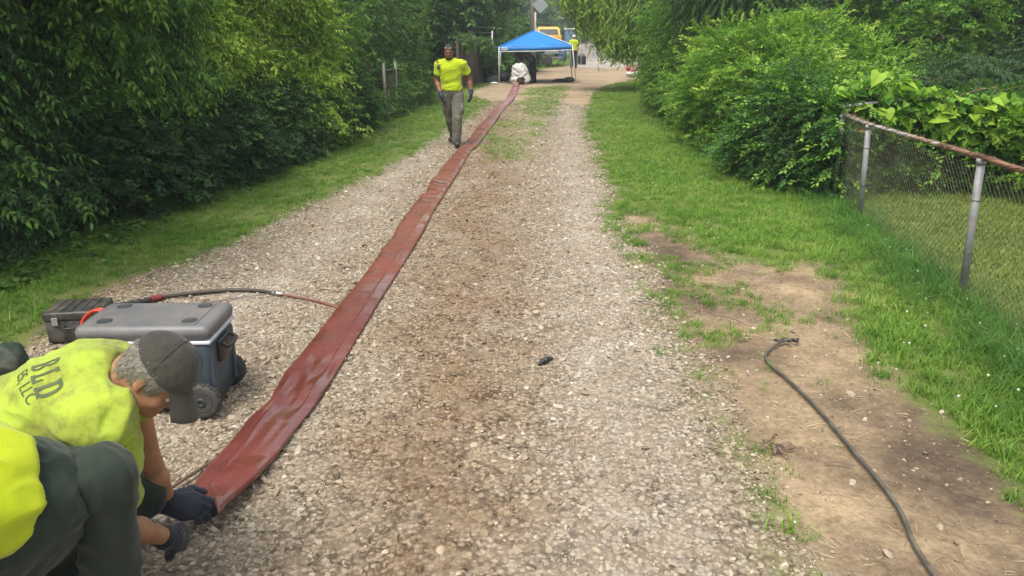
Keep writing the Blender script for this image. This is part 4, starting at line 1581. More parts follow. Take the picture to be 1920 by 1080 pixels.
def liner():
    Lp = [(405, 962), (400, 950), (380, 936), (358, 927), (402, 870), (438, 829), (467, 790), (500, 761), (509, 756), (518, 737), (540, 697), (556, 680), (571, 660), (632, 579), (696, 498), (732, 449), (745, 430), (762, 404), (780, 379), (799, 360), (805, 345), (818, 330), (838, 305), (864, 275), (880, 260), (905, 229), (936, 199), (946, 189), (954, 177), (960, 166), (966, 153)]
    Rp = [(408, 962), (423, 946), (473, 906), (518, 856), (553, 811), (586, 770), (613, 731), (641, 687), (657, 660), (685, 613), (721, 553), (760, 493), (786, 449), (797, 430), (818, 391), (843, 352), (864, 319), (883, 284), (894, 277), (909, 256), (928, 231), (948, 202), (959, 192), (970, 177), (973, 165), (975, 153)]
    ys = np.array(sorted({q[1] for q in Lp} | {q[1] for q in Rp}, reverse=True), float)
    lx = np.interp(ys, [q[1] for q in Lp[::-1]], [q[0] for q in Lp[::-1]])
    rx = np.interp(ys, [q[1] for q in Rp[::-1]], [q[0] for q in Rp[::-1]])
    lz = np.interp(ys, [800, 870, 930, 962], [0, .02, .07, .10])
    A = np.array([gp(a, y, z)[:2] for a, y, z in zip(lx, ys, lz)])
    B = np.array([gp(a, y, z)[:2] for a, y, z in zip(rx, ys, lz)])
    mid = (A + B) / 2
    s = np.concatenate([[0], np.cumsum(np.linalg.norm(np.diff(mid, axis=0), axis=1))])
    n = 1500
    t = np.concatenate([np.linspace(0, 3.0, 420), np.linspace(3.0, s[-1], n - 420 + 1)[1:]])
    As = np.column_stack([np.interp(t, s, A[:, i]) for i in (0, 1)])
    Bs = np.column_stack([np.interp(t, s, B[:, i]) for i in (0, 1)])
    k = 15
    for _ in range(1):
        ker = np.ones(k) / k
        for arr in (As, Bs):
            for i in (0, 1):
                pad = np.concatenate([np.full(k // 2, arr[0, i]), arr[:, i], np.full(k // 2, arr[-1, i])])
                e = np.convolve(pad, ker, 'valid')
                w = np.clip(np.minimum(t / 0.15, 1), 0, 1)
                arr[:, i] = arr[:, i] * (1 - w) + e * w
    # minor wander of the two edges
    As[:, 0] += 0.012 * vnoise(np.column_stack([t * 2.1, t * 0, t * 0]), 61) + 0.012 * np.clip((t - 5) / 3, 0, 1) * vnoise(np.column_stack([t * 7, t * 0, t * 0]), 62)
    m = 30
    u = np.linspace(0, 1, m)
    X = As[:, None, :] * (1 - u[None, :, None]) + Bs[:, None, :] * u[None, :, None]
    T = np.repeat(t[:, None], m, 1)
    U = np.repeat(u[None, :], n, 0)
    prof = (1 - np.abs(2 * U - 1) ** 5) ** 0.8
    thick = (0.011 + 0.017 * np.clip((T - 1.5) / 4, 0, 1)) + 0.003 * np.sin(T * 0.9)
    H = thick * prof
    q = np.stack([U * 3.0, T * 1.3, np.zeros_like(T)], -1).reshape(-1, 3)
    # slack film: long folds close by, cross ripples farther on
    nearw = np.clip(1 - (T - 5.5) / 1.5, 0, 1)
    H += prof * 0.004 * vnoise(q * [.5, 1, 1], 63).reshape(n, m) * nearw
    fold1 = np.exp(-((U - (0.74 + 0.05 * np.sin(T * 1.1))) / 0.014) ** 2)
    H += 0.010 * fold1 * np.clip((T - 0.9) / 0.5, 0, 1) * np.clip((9 - T) / 2, 0, 1)
    fold0 = np.exp(-((U - (0.40 - 0.10 * T)) / 0.016) ** 2)
    H += 0.009 * fold0 * np.clip((1.5 - T) / 0.4, 0, 1)
    fold2 = np.exp(-((U - (0.2 + 0.1 * np.sin(T * 0.8 + 2))) / 0.05) ** 2)
    H += 0.002 * fold2 * np.clip((T - 2.5) / 0.7, 0, 1) * nearw
    # the twist close to the hands: creases running aslant
    tw = np.exp(-((T - 1.30) / 0.40) ** 2)
    dd = (T - 1.30) * 3.2 + (U - 0.5) * 1.7
    H += prof * tw * (0.009 * np.sin(dd * 4.2 + 1.5 * vnoise(q * 1.7, 66).reshape(n, m)) + 0.012 * vnoise(q * 2.3, 64).reshape(n, m))
    ripw = np.clip((T - 5.6) / 2.0, 0, 1)
    ph = T * 27 + 3.0 * vnoise(np.stack([T * 1.1, U * 1.6, U * 0], -1).reshape(-1, 3), 65).reshape(n, m) + U * 1.6
    rip = np.sin(ph)
    amp = 0.008 * (0.4 + 0.6 * (vnoise(np.stack([T * 0.8, U * 2.0, U * 0], -1).reshape(-1, 3), 67).reshape(n, m) + 0.5))
    H += ripw * amp * prof * np.where(rip > 0, rip, rip * 0.4) * 1.3
    # where it piles up before the sack
    H += np.clip((T - 24) / 4, 0, 1) * 0.05 * prof
    # lifted into the gloves
    lift = np.interp(X[..., 1].mean(axis=1), [2.72, 2.9, 3.15, 3.5], [.085, .06, .015, 0])[:, None] * np.ones((1, m))
    Z = H + 0.014 + lift
    # the raised end must not drift in the picture: it stays above its place on the ground
    V = np.concatenate([np.dstack([X[..., 0], X[..., 1], Z]).reshape(-1, 3),
                        np.dstack([X[..., 0] * 1.0, X[..., 1], np.full_like(Z, 0.0) + np.maximum(lift - 0.02, 0) + 0.008]).reshape(-1, 3)])
    idx = np.arange(n * m).reshape(n, m)
    top = np.stack([idx[:-1, :-1], idx[:-1, 1:], idx[1:, 1:], idx[1:, :-1]], -1).reshape(-1, 4)
    bot = top[:, ::-1] + n * m
    side = []
    for col, fl in ((0, False), (m - 1, True)):
        e = idx[:, col]
        f = np.stack([e[:-1], e[1:], e[1:] + n * m, e[:-1] + n * m], -1)
        side.append(f[:, ::-1] if fl else f)
    e = idx[0]
    side.append(np.stack([e[:-1], e[:-1] + n * m, e[1:] + n * m, e[1:]], -1))
    me = np_mesh('pipe_liner', V, [top, bot] + side)
    m_, nt, b, out = new_mat('wet_red_brown_film')
    geo = N(nt, 'ShaderNodeNewGeometry')
    sx = N(nt, 'ShaderNodeSeparateXYZ')
    nt.links.new(geo.outputs['Position'], sx.inputs[0])
    f = noise(nt, 1.3, 4, 0.6, geo.outputs['Position'])
    c = ramp(nt, f, [(0.35, (0.105, 0.028, 0.022)), (0.65, (0.165, 0.040, 0.031))])
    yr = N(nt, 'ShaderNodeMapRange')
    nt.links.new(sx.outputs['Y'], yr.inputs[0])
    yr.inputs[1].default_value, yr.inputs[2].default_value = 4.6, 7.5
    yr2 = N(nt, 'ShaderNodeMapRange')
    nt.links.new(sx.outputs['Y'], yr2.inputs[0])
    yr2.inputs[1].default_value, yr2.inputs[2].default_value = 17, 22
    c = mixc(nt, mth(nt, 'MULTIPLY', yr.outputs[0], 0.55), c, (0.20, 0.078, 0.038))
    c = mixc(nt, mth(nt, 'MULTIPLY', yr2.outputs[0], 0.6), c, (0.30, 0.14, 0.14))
    c = mixc(nt, ramp(nt, noise(nt, 9, 6, 0.75, geo.outputs['Position']), [(0.55, (0, 0, 0)), (0.8, (0.5, 0.5, 0.5))]), c, (0.26, 0.16, 0.10))
    nt.links.new(c, b.inputs['Base Color'])
    nearw = N(nt, 'ShaderNodeMapRange')
    nt.links.new(sx.outputs['Y'], nearw.inputs[0])
    nearw.inputs[1].default_value, nearw.inputs[2].default_value = 5.2, 3.6
    wet = mth(nt, 'ADD', noise(nt, 3.4, 5, 0.65, geo.outputs['Position']), mth(nt, 'MULTIPLY', nearw.outputs[0], 0.12))
    nt.links.new(ramp(nt, wet, [(0.42, (0.58,) * 3), (0.62, (0.20,) * 3)]), b.inputs['Roughness'])
    nt.links.new(ramp(nt, wet, [(0.46, (0.05,) * 3), (0.66, (0.95,) * 3)]), b.inputs['Coat Weight'])
    b.inputs['Specular IOR Level'].default_value = 0.3
    b.inputs['Coat Roughness'].default_value = 0.12
    bump(nt, b, noise(nt, 16, 5, 0.6, geo.outputs['Position']), 0.25, 0.01)
    o = link('pipe_liner', me, m_, None, True)
    tag(o, 'long flat red brown liner running from the gloves to the white sack', 'liner')


liner()

M_BLACK = mat_plain('black_rubber', (0.018, 0.018, 0.018), (0.035, 0.033, 0.03), 12, 0.6)
M_BLKP = mat_plain('black_plastic', (0.02, 0.021, 0.022), (0.03, 0.03, 0.03), 12, 0.4, bumpk=0.05)
M_STEEL = mat_plain('galvanised_steel', (0.42, 0.43, 0.43), (0.28, 0.29, 0.29), 14, 0.5, 0.6, 0.2, 90)
M_WHITEP = mat_plain('white_plastic', (0.72, 0.73, 0.74), (0.6, 0.6, 0.6), 5, 0.4, bumpk=0.03)


# ------------------------------------------------------------------ cooler
def cooler():
    c0 = Vector(gp(141, 640, 0.455))
    c1 = Vector(gp(392, 638, 0.455))
    W = (c1 - c0).length
    ang = math.atan2(c1.y - c0.y, c1.x - c0.x)
    D = 0.40
    mid = (c0 + c1) / 2
    back = Vector((-math.sin(ang), math.cos(ang), 0))
    ctr = mid + back * D / 2
    root = empty('cooler', (ctr.x, ctr.y, 0.0), 'large blue grey wheeled cooler with a dark lid beside the kneeling man', 'cooler')
    root.rotation_euler = (0, 0, ang)

    def put(name, mb, mat, parent=root, smooth=False):
        return link(name, mb.mesh(name), mat, parent, smooth)

    def taper(mb, zb, zt, kb):
        for i, v in enumerate(mb.v):
            t = (v[2] - zb) / (zt - zb)
            k = kb + (1 - kb) * min(max(t, 0), 1)
            mb.v[i] = (v[0] * k, v[1] * (kb + 0.02 + (0.98 - kb) * min(max(t, 0), 1)), v[2])
        return mb
    m_body = mat_plain('blue_grey_plastic', (0.036, 0.064, 0.088), (0.028, 0.050, 0.070), 3, 0.42, bumpk=0.04, bscale=120, dust=.12)
    m_base = mat_plain('dark_teal_plastic', (0.022, 0.045, 0.055), None, 3, 0.4, bumpk=0.04)
    m_lid = mat_plain('charcoal_lid_plastic', (0.125, 0.126, 0.130), (0.10, 0.10, 0.104), 3, 0.46, bumpk=0.08, bscale=220, dust=.35)
    h = W / 2
    put('body', taper(MB().box((-h + .01, -D / 2 + .01, 0.10), (h - .01, D / 2 - .01, 0.425), ch=0.03), 0.1, 0.425, 0.95), m_body, smooth=True)
    put('base', taper(MB().box((-h + .028, -D / 2 + .024, 0.035), (h - .028, D / 2 - .024, 0.135), ch=0.02), -0.3, 0.135, 0.95), m_base, smooth=True)
    put('rim', MB().box((-h, -D / 2, 0.425), (h, D / 2, 0.447), ch=0.009), mat_plain('pale_rim_plastic', (0.62, 0.65, 0.68), None, 3, 0.35, bumpk=0.03), smooth=True)
    lid = put('lid', MB().box((-h - .004, -D / 2 - .004, 0.449), (h + .004, D / 2 + .004, 0.530), ch=0.036), m_lid, smooth=True)
    mb = MB().box((-h + .075, -D / 2 + .035, 0.528), (h - .075, D / 2 - .035, 0.5345), ch=0.003)
    put('lid_panel', mb, m_lid, lid)
    for sx in (-1, 1):
        for sy in (-1, 1):
            prof = [(0.040, 0.5300), (0.0405, 0.5365), (0.038, 0.5375), (0.036, 0.5365), (0.034, 0.5350)]
            put('cup_holder', MB().lathe(prof, 24, Matrix.Translation((sx * (h - .125), sy * (D / 2 - .085), 0))), mat_cup(), lid, True)
    # latch and hinge pieces
    for x in (-0.2, 0.2):
        put('latch', MB().box((x - .028, -D / 2 - .012, 0.392), (x + .028, -D / 2 - .003, 0.47), ch=0.004), M_BLKP, smooth=True)
    # end handles
    for s in (-1, 1):
        hb = MB().box((s * (h - .012) - .012, -.085, 0.275), (s * (h - .012) + .022, .085, 0.40), ch=0.012)
        ho = put('handle', hb, M_BLKP, smooth=True)
        put('grip', MB().tube([(s * (h + .012), -.07, .385), (s * (h + .045), -.07, .365), (s * (h + .05), 0, .355), (s * (h + .045), .07, .365), (s * (h + .012), .07, .385)], 0.011, 8), M_BLACK, ho, True)
    # corner posts moulded into the end
    for sy in (-1, 1):
        put('corner_rib', MB().box((h - .045, sy * (D / 2 - .045) - .02, 0.07), (h - .008, sy * (D / 2 - .045) + .02, 0.40), ch=0.008), m_body, smooth=True)
    # wheels on the right end
    for sy in (-1, 1):
        yy = sy * (D / 2 + .008)
        M = Matrix.Translation((h - .080, yy, 0.100)) @ Matrix.Rotation(PI / 2, 4, 'X')
        root_w = put('wheel', MB().lathe([(0.066, -.024), (0.088, -.028), (0.098, -.018), (0.099, 0), (0.098, .018), (0.088, .028), (0.066, .024)], 40, M), mat_tyre(), smooth=True)
        put('rim', MB().lathe([(0.064, -.022), (0.060, -.026), (0.050, -.018), (0.028, -.018), (0.024, -.029), (0.012, -.031), (0.012, .031), (0.024, .029), (0.028, .018), (0.050, .018), (0.060, .026), (0.064, .022)], 32, M), mat_plain('dark_wheel_disc', (0.035, 0.04, 0.04), None, 9, 0.45, bumpk=0.05), root_w, True)
        tr = MB()
        for k in range(30):
            a = 2 * PI * k / 30
            tr.box((-.004, -.022 if k % 2 else -.010, .0965), (.004, .010 if k % 2 else .022, .1035), M @ Matrix.Rotation(PI / 2, 4, 'X') @ Matrix.Rotation(a, 4, 'Y'))
        put('tread', tr, mat_tyre(), root_w)['kind'] = 'stuff'


_mc = {}


def mat_cup():
    if 'cup' not in _mc:
        _mc['cup'] = mat_plain('dark_cup_recess', (0.05, 0.052, 0.055), None, 3, 0.5, bumpk=0.03)
    return _mc['cup']


def mat_tyre():
    if 't' not in _mc:
        _mc['t'] = mat_plain('dusty_tyre', (0.03, 0.03, 0.029), (0.06, 0.056, 0.05), 22, 0.8, bumpk=0.2, bscale=120, dust=.10)
    return _mc['t']


cooler()


# ------------------------------------------------------------------ black case, red hose loop, lime trimmed bag
def case():
    x, y, _ = gp(132, 648)
    root = empty('equipment_case', (x, y + .17, 0), 'scuffed black equipment case on the grass edge left of the cooler', 'case')
    root.rotation_euler = (0, 0, R(9))
    root.scale = (.78, .86, .80)
    P_ = lambda name, mb, mat, par=root, sm=False: link(name, mb.mesh(name), mat, par, sm)
    m_dull = mat_plain('scuffed_black_plastic', (0.02, 0.021, 0.02), (0.05, 0.05, 0.047), 10, 0.5, bumpk=0.15, dust=.35)
    P_('body', MB().box((-.22, -.16, .015), (.22, .16, .21), ch=.015), m_dull, sm=True)
    ld = P_('lid', MB().box((-.228, -.168, .212), (.228, .168, .285), ch=.014), mat_plain('dusty_case_lid', (0.022, 0.023, 0.021), (0.05, 0.048, 0.042), 14, 0.45, bumpk=0.2, dust=.4), sm=True)
    for i in range(5):
        P_('rib', MB().box((-.17 + i * .075, -.14, .284), (-.145 + i * .075, .14, .293), ch=.003), m_dull, ld)
    for xx in (-.13, .13):
        P_('latch', MB().box((xx - .025, -.179, .175), (xx + .025, -.168, .245), ch=.004), mat_plain('grey_latch', (0.3, 0.3, 0.29), None, 9, .4))
    P_('handle', MB().tube([(-.06, -.165, .17), (-.055, -.20, .155), (.055, -.20, .155), (.06, -.165, .17)], .009, 7), M_BLKP, sm=True)
    P_('feet', MB().box((-.2, -.14, 0), (-.16, .14, .016)).box((.16, -.14, 0), (.2, .14, .016)), M_BLKP)
    # red hose looped over the end of the cooler
    pts = []
    c = qp(178, 620, 4.55)
    for k in range(46):
        a = k / 45 * 2 * PI * 1.9
        pts.append((c[0] + 0.105 * math.cos(a) + .004 * k / 9, c[1] + 0.05 * math.sin(a) + 0.001 * k, max(0.012, 0.25 + 0.125 * math.sin(a))))
    pts.append((c[0] - .02, c[1] - .06, 0.02))
    pts.append((c[0] - .25, c[1] - .1, 0.015))
    o = MB().tube(spline(pts, 160), 0.010, 8).build('red_hose', mat_plain('red_hose_rubber', (0.50, 0.045, 0.02), (0.38, 0.04, 0.02), 9, 0.45), None, True)
    tag(o, 'loop of red orange hose between the black case and the cooler', 'hose')
    # low black strap and bag left of it
    bx, by, _ = gp(-4, 712)
    b = blob('dark_bag', [ell((bx, by, .09), (.15, .14, .10), k=.05), ell((bx + .07, by + .02, .14), (.09, .10, .08), k=.08), ell((bx - .1, by - .05, .13), (.12, .11, .09), k=.08)],
             mat_plain('dark_green_canvas', (0.012, 0.03, 0.018), (0.02, 0.04, 0.025), 7, .7, dust=.3), None, 0.01, 2, dict(amp=.008, freq=12, seed=4))
    tag(b, 'dark green bag with lime trim at the left edge behind the kneeling man', 'bag')
    tp = spline([(bx + .15, by - .09, .05), (bx + .15, by - .02, .12), (bx + .10, by + .03, .205), (bx + .02, by + .02, .225)], 18)
    v, f = [], []
    for i, p in enumerate(tp):
        v += [(p[0], p[1] - .014, p[2] + .004), (p[0] + .006, p[1] + .014, p[2] + .006), (p[0], p[1] + .014, p[2] - .004), (p[0] - .006, p[1] - .014, p[2] - .006)]
        if i:
            o4 = 4 * i
            for k in range(4):
                f.append((o4 - 4 + k, o4 - 4 + (k + 1) % 4, o4 + (k + 1) % 4, o4 + k))
    MB().add(v, f).build('trim', mat_plain('lime_trim', (0.35, 0.6, 0.08), None, 9, .6), b, True)
    s = blob('silver_sheet', [ell((-2.86, 3.62, .03), (.20, .14, .035), k=.03), ell((-3.02, 3.5, .03), (.16, .12, .03), k=.03)],
             mat_plain('silver_film', (0.5, 0.55, 0.58), (0.25, 0.3, 0.32), 14, .25, .7, .3, 40), None, 0.008, 1, dict(amp=.012, freq=14, seed=8))
    tag(s, 'crumpled silver film on the gravel under the lime trimmed bag', 'film')


case()


# ------------------------------------------------------------------ hoses and cables on the ground
def gpts(*pz):
    return [gp(a, b, z) for a, b, z in pz]


def hoses():
    root = empty('air_hose', gp(520, 552), 'dark air hose with black sleeve and steel coupling arching behind the cooler to the liner', 'hose')
    p1 = gpts((150, 610, .03), (185, 588, .05), (205, 577, .05), (240, 570, .045), (284, 562, .04))
    rs = [.022 + .005 * math.sin(i * 1.9) for i in range(40)]
    MB().tube(spline(p1, 40), rs, 10).build('sleeve', mat_plain('black_wrapped_sleeve', (0.012, 0.013, 0.012), (0.03, 0.03, 0.028), 30, .7, bumpk=.6, bscale=50), root, True)
    MB().tube(spline(gpts((282, 562, .04), (292, 559, .038), (303, 557, .036)), 10), .024, 10).build('tape', mat_plain('dull_red_tape', (0.22, 0.03, 0.025), None, 30, .5), root, True)
    MB().tube(spline(gpts((300, 557, .035), (360, 550, .03), (430, 544, .028), (480, 545, .028), (515, 550, .028)), 60), .0155, 10).build('hose', mat_plain('dusty_black_hose', (0.035, 0.028, 0.024), (0.07, 0.05, 0.04), 8, .55), root, True)
    MB().tube(spline(gpts((508, 549, .03), (516, 550, .03), (524, 551, .03), (531, 552, .03)), 12), [.014, .02, .022, .022, .02, .024, .024, .02, .017, .016, .014, .012], 12).build('coupling', mat_plain('worn_steel', (0.45, 0.44, 0.42), (0.25, 0.24, 0.23), 22, .3, .9), root, True)
    MB().tube(spline(gpts((528, 552, .03), (570, 560, .02), (610, 569, .018), (645, 582, .015)), 40), .0115, 8).build('thin_hose', mat_plain('red_brown_rubber', (0.20, 0.085, 0.06), (0.14, 0.06, 0.045), 9, .55), root, True)
    o = MB().tube(spline(gpts((505, 551, .04), (460, 556, .025), (400, 565, .02), (330, 572, .03), (250, 580, .03)), 60), .0042, 6).build('cable', mat_plain('grey_cable', (0.16, 0.15, 0.13), None, 9, .5), None, True)
    tag(o, 'thin grey cable lying behind the cooler from the steel coupling', 'cable')
    o = MB().tube(spline(gpts((450, 822, .012), (410, 856, .016), (350, 895, .02), (312, 921, .02), (270, 955, .03), (235, 985, .04)), 60), .0085, 8).build('hose', mat_plain('brown_hose', (0.14, 0.085, 0.06), (0.09, 0.06, 0.045), 12, .6), None, True)
    tag(o, 'thin brown hose running from under the liner toward the kneeling man', 'hose')
    # right hand cable
    root = empty('cable', gp(1560, 795), 'black cable snaking over the bare earth at the lower right', 'cable')
    pts = gpts((1497, 641, .02), (1478, 637, .03), (1455, 645, .025), (1437, 662, .018), (1441, 680, .016), (1478, 712, .016), (1520, 752, .016), (1560, 797, .016), (1602, 848, .018), (1650, 903, .016), (1690, 962, .016), (1712, 1015, .016), (1752, 1078, .016), (1800, 1130, .016))
    MB().tube(spline(pts, 160), .0100, 9).build('cable_jacket', mat_plain('dusty_black_cable', (0.03, 0.03, 0.026), (0.065, 0.06, 0.045), 14, .6, bumpk=.3, dust=.5), root, True)
    lump = MB()
    for k in range(6):
        a = gp(1452 + k * 8, 637 + (k % 2) * 3, .028)
        b = gp(1462 + k * 7, 641 - (k % 3) * 3, .034)
        lump.tube([a, ((a[0] + b[0]) / 2, (a[1] + b[1]) / 2, .035), b], [.007, .011, .006], 7)
    lump.build('taped_end', mat_plain('black_tape', (0.015, 0.015, 0.014), (0.035, 0.032, 0.03), 40, .45, bumpk=.4), root, True)


hoses()


def litter():
    r = np.random.default_rng(5)
    x, y, _ = gp(1022, 682)
    b = blob('black_scrap', [cap((x - .04, y - .03, .012), (x + .025, y + .04, .016), .007, .010), cap((x - .01, y, .02), (x + .02, y + .01, .025), .012, .006), cap((x + .02, y + .03, .012), (x + .05, y + .06, .012), .006, .005)],
             mat_plain('black_scrap_plastic', (0.012, 0.012, 0.014), (0.03, 0.03, 0.033), 40, .3), None, .003, 1, dict(amp=.004, freq=50, seed=2))
    tag(b, 'small crumpled black scrap in the middle of the gravel', 'scrap')
    # dead twigs and leaves on the earth
    x, y, _ = gp(1455, 838)
    root = empty('dead_leaf_clump', (x, y, 0), 'brown clump of dead leaves and twigs on the earth left of the black cable', 'leaf clump')
    mb = MB()
    for k in range(16):
        a = r.uniform(0, 6.28)
        l = r.uniform(.03, .1)
        cx, cy = x + r.normal(0, .035), y + r.normal(0, .04)
        mb.tube([(cx, cy, .008), (cx + l * .5 * math.cos(a), cy + l * .5 * math.sin(a), .02), (cx + l * math.cos(a), cy + l * math.sin(a), .008)], [.002, .0025, .001], 4)
    mb.build('twigs', mat_plain('dead_twig', (0.15, 0.095, 0.065), (0.09, 0.06, 0.05), 20, .9), root)
    mb = MB()
    for k in range(18):
        v, f = leaf_shape(.05, .022, .6, .5)
        M = Matrix.Translation((x + r.normal(0, .035), y + r.normal(0, .04), .02)) @ Euler((r.uniform(-.4, .4), r.uniform(-.8, .8), r.uniform(0, 6.28))).to_matrix().to_4x4()
        mb.add([tuple(M @ Vector(q)) for q in v], f)
    mb.build('dead_leaves', mat_plain('dead_leaf', (0.20, 0.12, 0.09), (0.12, 0.08, 0.07), 20, .9), root)
    for (a, b, lab) in (((1180, 565), (1232, 569), 'dry stick on the gravel edge at the start of the earth patch'),
                        ((1330, 590), (1392, 604), 'dry stick lying in the thin grass of the earth patch'),
                        ((1545, 868), (1600, 873), 'pale straight stick left of the black cable'),
                        ((905, 872), (940, 884), 'short dark stick lying right of the liner')):
        p, q = gp(*a, .012), gp(*b, .014)
        o = MB().tube(spline([p, ((p[0] + q[0]) / 2, (p[1] + q[1]) / 2 + .012, .02), q], 10), [.0045] * 9 + [.002], 5).build('stick', mat_plain('dry_stick', (0.20, 0.14, 0.095), (0.12, 0.085, 0.06), 20, .9), None)
        tag(o, lab, 'stick', 'sticks on the ground')


litter()


# ------------------------------------------------------------------ wire fence on the right
def fence():
    root = empty('wire_fence', (3.57, 5.52, 0), 'rusty chain link fence along the yard on the right', 'fence')
    base = [(2.86, 0.6), (3.20, 2.85), (3.568, 5.52), (3.943, 8.183), (4.09, 9.25)]
    top = [(2.78, 0.6, 1.13), (3.12, 2.85, 1.12), (3.486, 5.50, 1.10), (3.87, 8.16, 1.035), (4.05, 9.25, 1.03)]
    m_post = mat_plain('weathered_post', (0.36, 0.37, 0.38), (0.22, 0.22, 0.22), 9, .6, .35, .3, 60, dust=.35)
    for b, t in zip(base, top):
        po = MB().tube([(b[0], b[1], -.05), t], .029, 12).build('post', m_post, root, True)
        MB().tube([(t[0], t[1], t[2] - .03), (t[0], t[1], t[2] + .012)], .034, 10).build('cap', m_post, po, True)
        for z in (.38, .8):
            k = z / t[2]
            cx, cy = b[0] + (t[0] - b[0]) * k, b[1] + (t[1] - b[1]) * k
            MB().tube([(cx + .031 * math.cos(a), cy + .031 * math.sin(a), z + .003 * math.sin(a)) for a in np.linspace(0, 2 * PI, 13)], .003, 5, False).build('tie_wire', M_BLACK, po)
    # rail: bare steel far, rusted close to the camera
    m, nt, b_, out = new_mat('rusting_rail')
    geo = N(nt, 'ShaderNodeNewGeometry')
    f = noise(nt, 3.0, 6, .75, geo.outputs['Position'])
    sx = N(nt, 'ShaderNodeSeparateXYZ')
    nt.links.new(geo.outputs['Position'], sx.inputs[0])
    g = mth(nt, 'ADD', f, mth(nt, 'MULTIPLY', mth(nt, 'SUBTRACT', 6.6, sx.outputs['Y']), 0.09))
    nt.links.new(ramp(nt, g, [(.42, (.42, .40, .38)), (.52, (.30, .17, .10)), (.7, (.17, .075, .04))]), b_.inputs['Base Color'])
    b_.inputs['Roughness'].default_value = .8
    bump(nt, b_, noise(nt, 60, 5, .8, geo.outputs['Position']), .6, .004)
    rp = [(t[0], t[1], t[2] + .02) for t in top]
    MB().tube(spline(rp, 50), .0185, 10).build('top_rail', m, root, True)
    # woven wire
    mb = MB()
    w = .036
    seg = np.diff(np.array(base), axis=0)
    L = np.concatenate([[0], np.cumsum(np.linalg.norm(seg, axis=1))])
    tp = np.array(top)
    bs = np.array(base)

    def at(s, z):
        i = min(np.searchsorted(L, s, 'right') - 1, len(L) - 2)
        i = max(i, 0)
        u = (s - L[i]) / (L[i + 1] - L[i])
        bb = bs[i] * (1 - u) + bs[i + 1] * u
        tt = tp[i] * (1 - u) + tp[i + 1] * u
        k = z / tt[2]
        sag = .012 * math.sin(u * PI) * math.sin(k * PI)
        return (bb[0] * (1 - k) + tt[0] * k + sag + .03, bb[1] * (1 - k) + tt[1] * k, z + .004 * math.sin(s * 5))
    nz = 30
    for kx in range(int(L[-1] / w)):
        pts = []
        for j in range(nz + 1):
            s = w * (kx + ((j + kx) % 2)) 
            z = .02 + (1.03 - .02) * j / nz
            p = at(min(s, L[-1]), z)
            off = .0018 if (j % 2) else -.0018
            pts.append((p[0] + off, p[1], p[2]))
        mb.tube(pts, .00175, 3, False)
    o = mb.build('chain_link', mat_plain('rusty_wire', (0.20, 0.18, 0.13), (0.11, 0.085, 0.055), 4, .7, .3, 0), root)
    o['kind'] = 'stuff'
    # dead tendrils wound along the rail
    r = np.random.default_rng(3)
    mb = MB()
    for k in range(95):
        s0 = r.uniform(0.5, 9.0) ** 1.0
        i0 = s0 / 9.2
        q = []
        n = 9
        for j in range(n):
            t_ = min(max(i0 + (j - 4) * .011, 0), 1) * (len(rp) - 1)
            a = min(int(t_), len(rp) - 2)
            c = np.array(rp[a]) * (1 - (t_ - a)) + np.array(rp[a + 1]) * (t_ - a)
            th = j * 1.25 + k
            rad = .022 + .010 * r.random()
            q.append((c[0] + rad * math.cos(th), c[1], c[2] + rad * math.sin(th)))
        mb.tube(q, .0022, 4, False)
    for k in range(260):
        t_ = r.uniform(.12, .98) * (len(rp) - 1)
        a = min(int(t_), len(rp) - 2)
        c = np.array(rp[a]) * (1 - (t_ - a)) + np.array(rp[a + 1]) * (t_ - a)
        e = c + np.array([r.normal(0, .02), r.normal(0, .04), abs(r.normal(0.025, .02))])
        mb.tube([c + np.array([0, 0, .015]), e], [.0016, .0006], 3, False)
    o = mb.build('dead_vine', mat_plain('dead_vine', (0.24, 0.15, 0.10), (0.13, 0.08, 0.055), 20, .9), None)
    tag(o, 'brown dead vine tendrils wound along the rusty fence rail', 'vine')
    # the back fence under the vines
    root = empty('back_fence', (6.8, 9.85, 0), 'old back fence with brown rail buried in the heart leaved vines', 'fence')
    MB().tube(spline([(4.05, 9.4, 1.12), (5.4, 9.75, 1.2), (7.5, 9.85, 1.12), (10.4, 9.9, 1.1)], 30), .018, 8).build('top_rail', m, root, True)
    for x in (4.9, 7.4, 9.9):
        MB().tube([(x, 9.87, -.05), (x, 9.85, 1.15)], .026, 10).build('post', m_post, root, True)


fence()


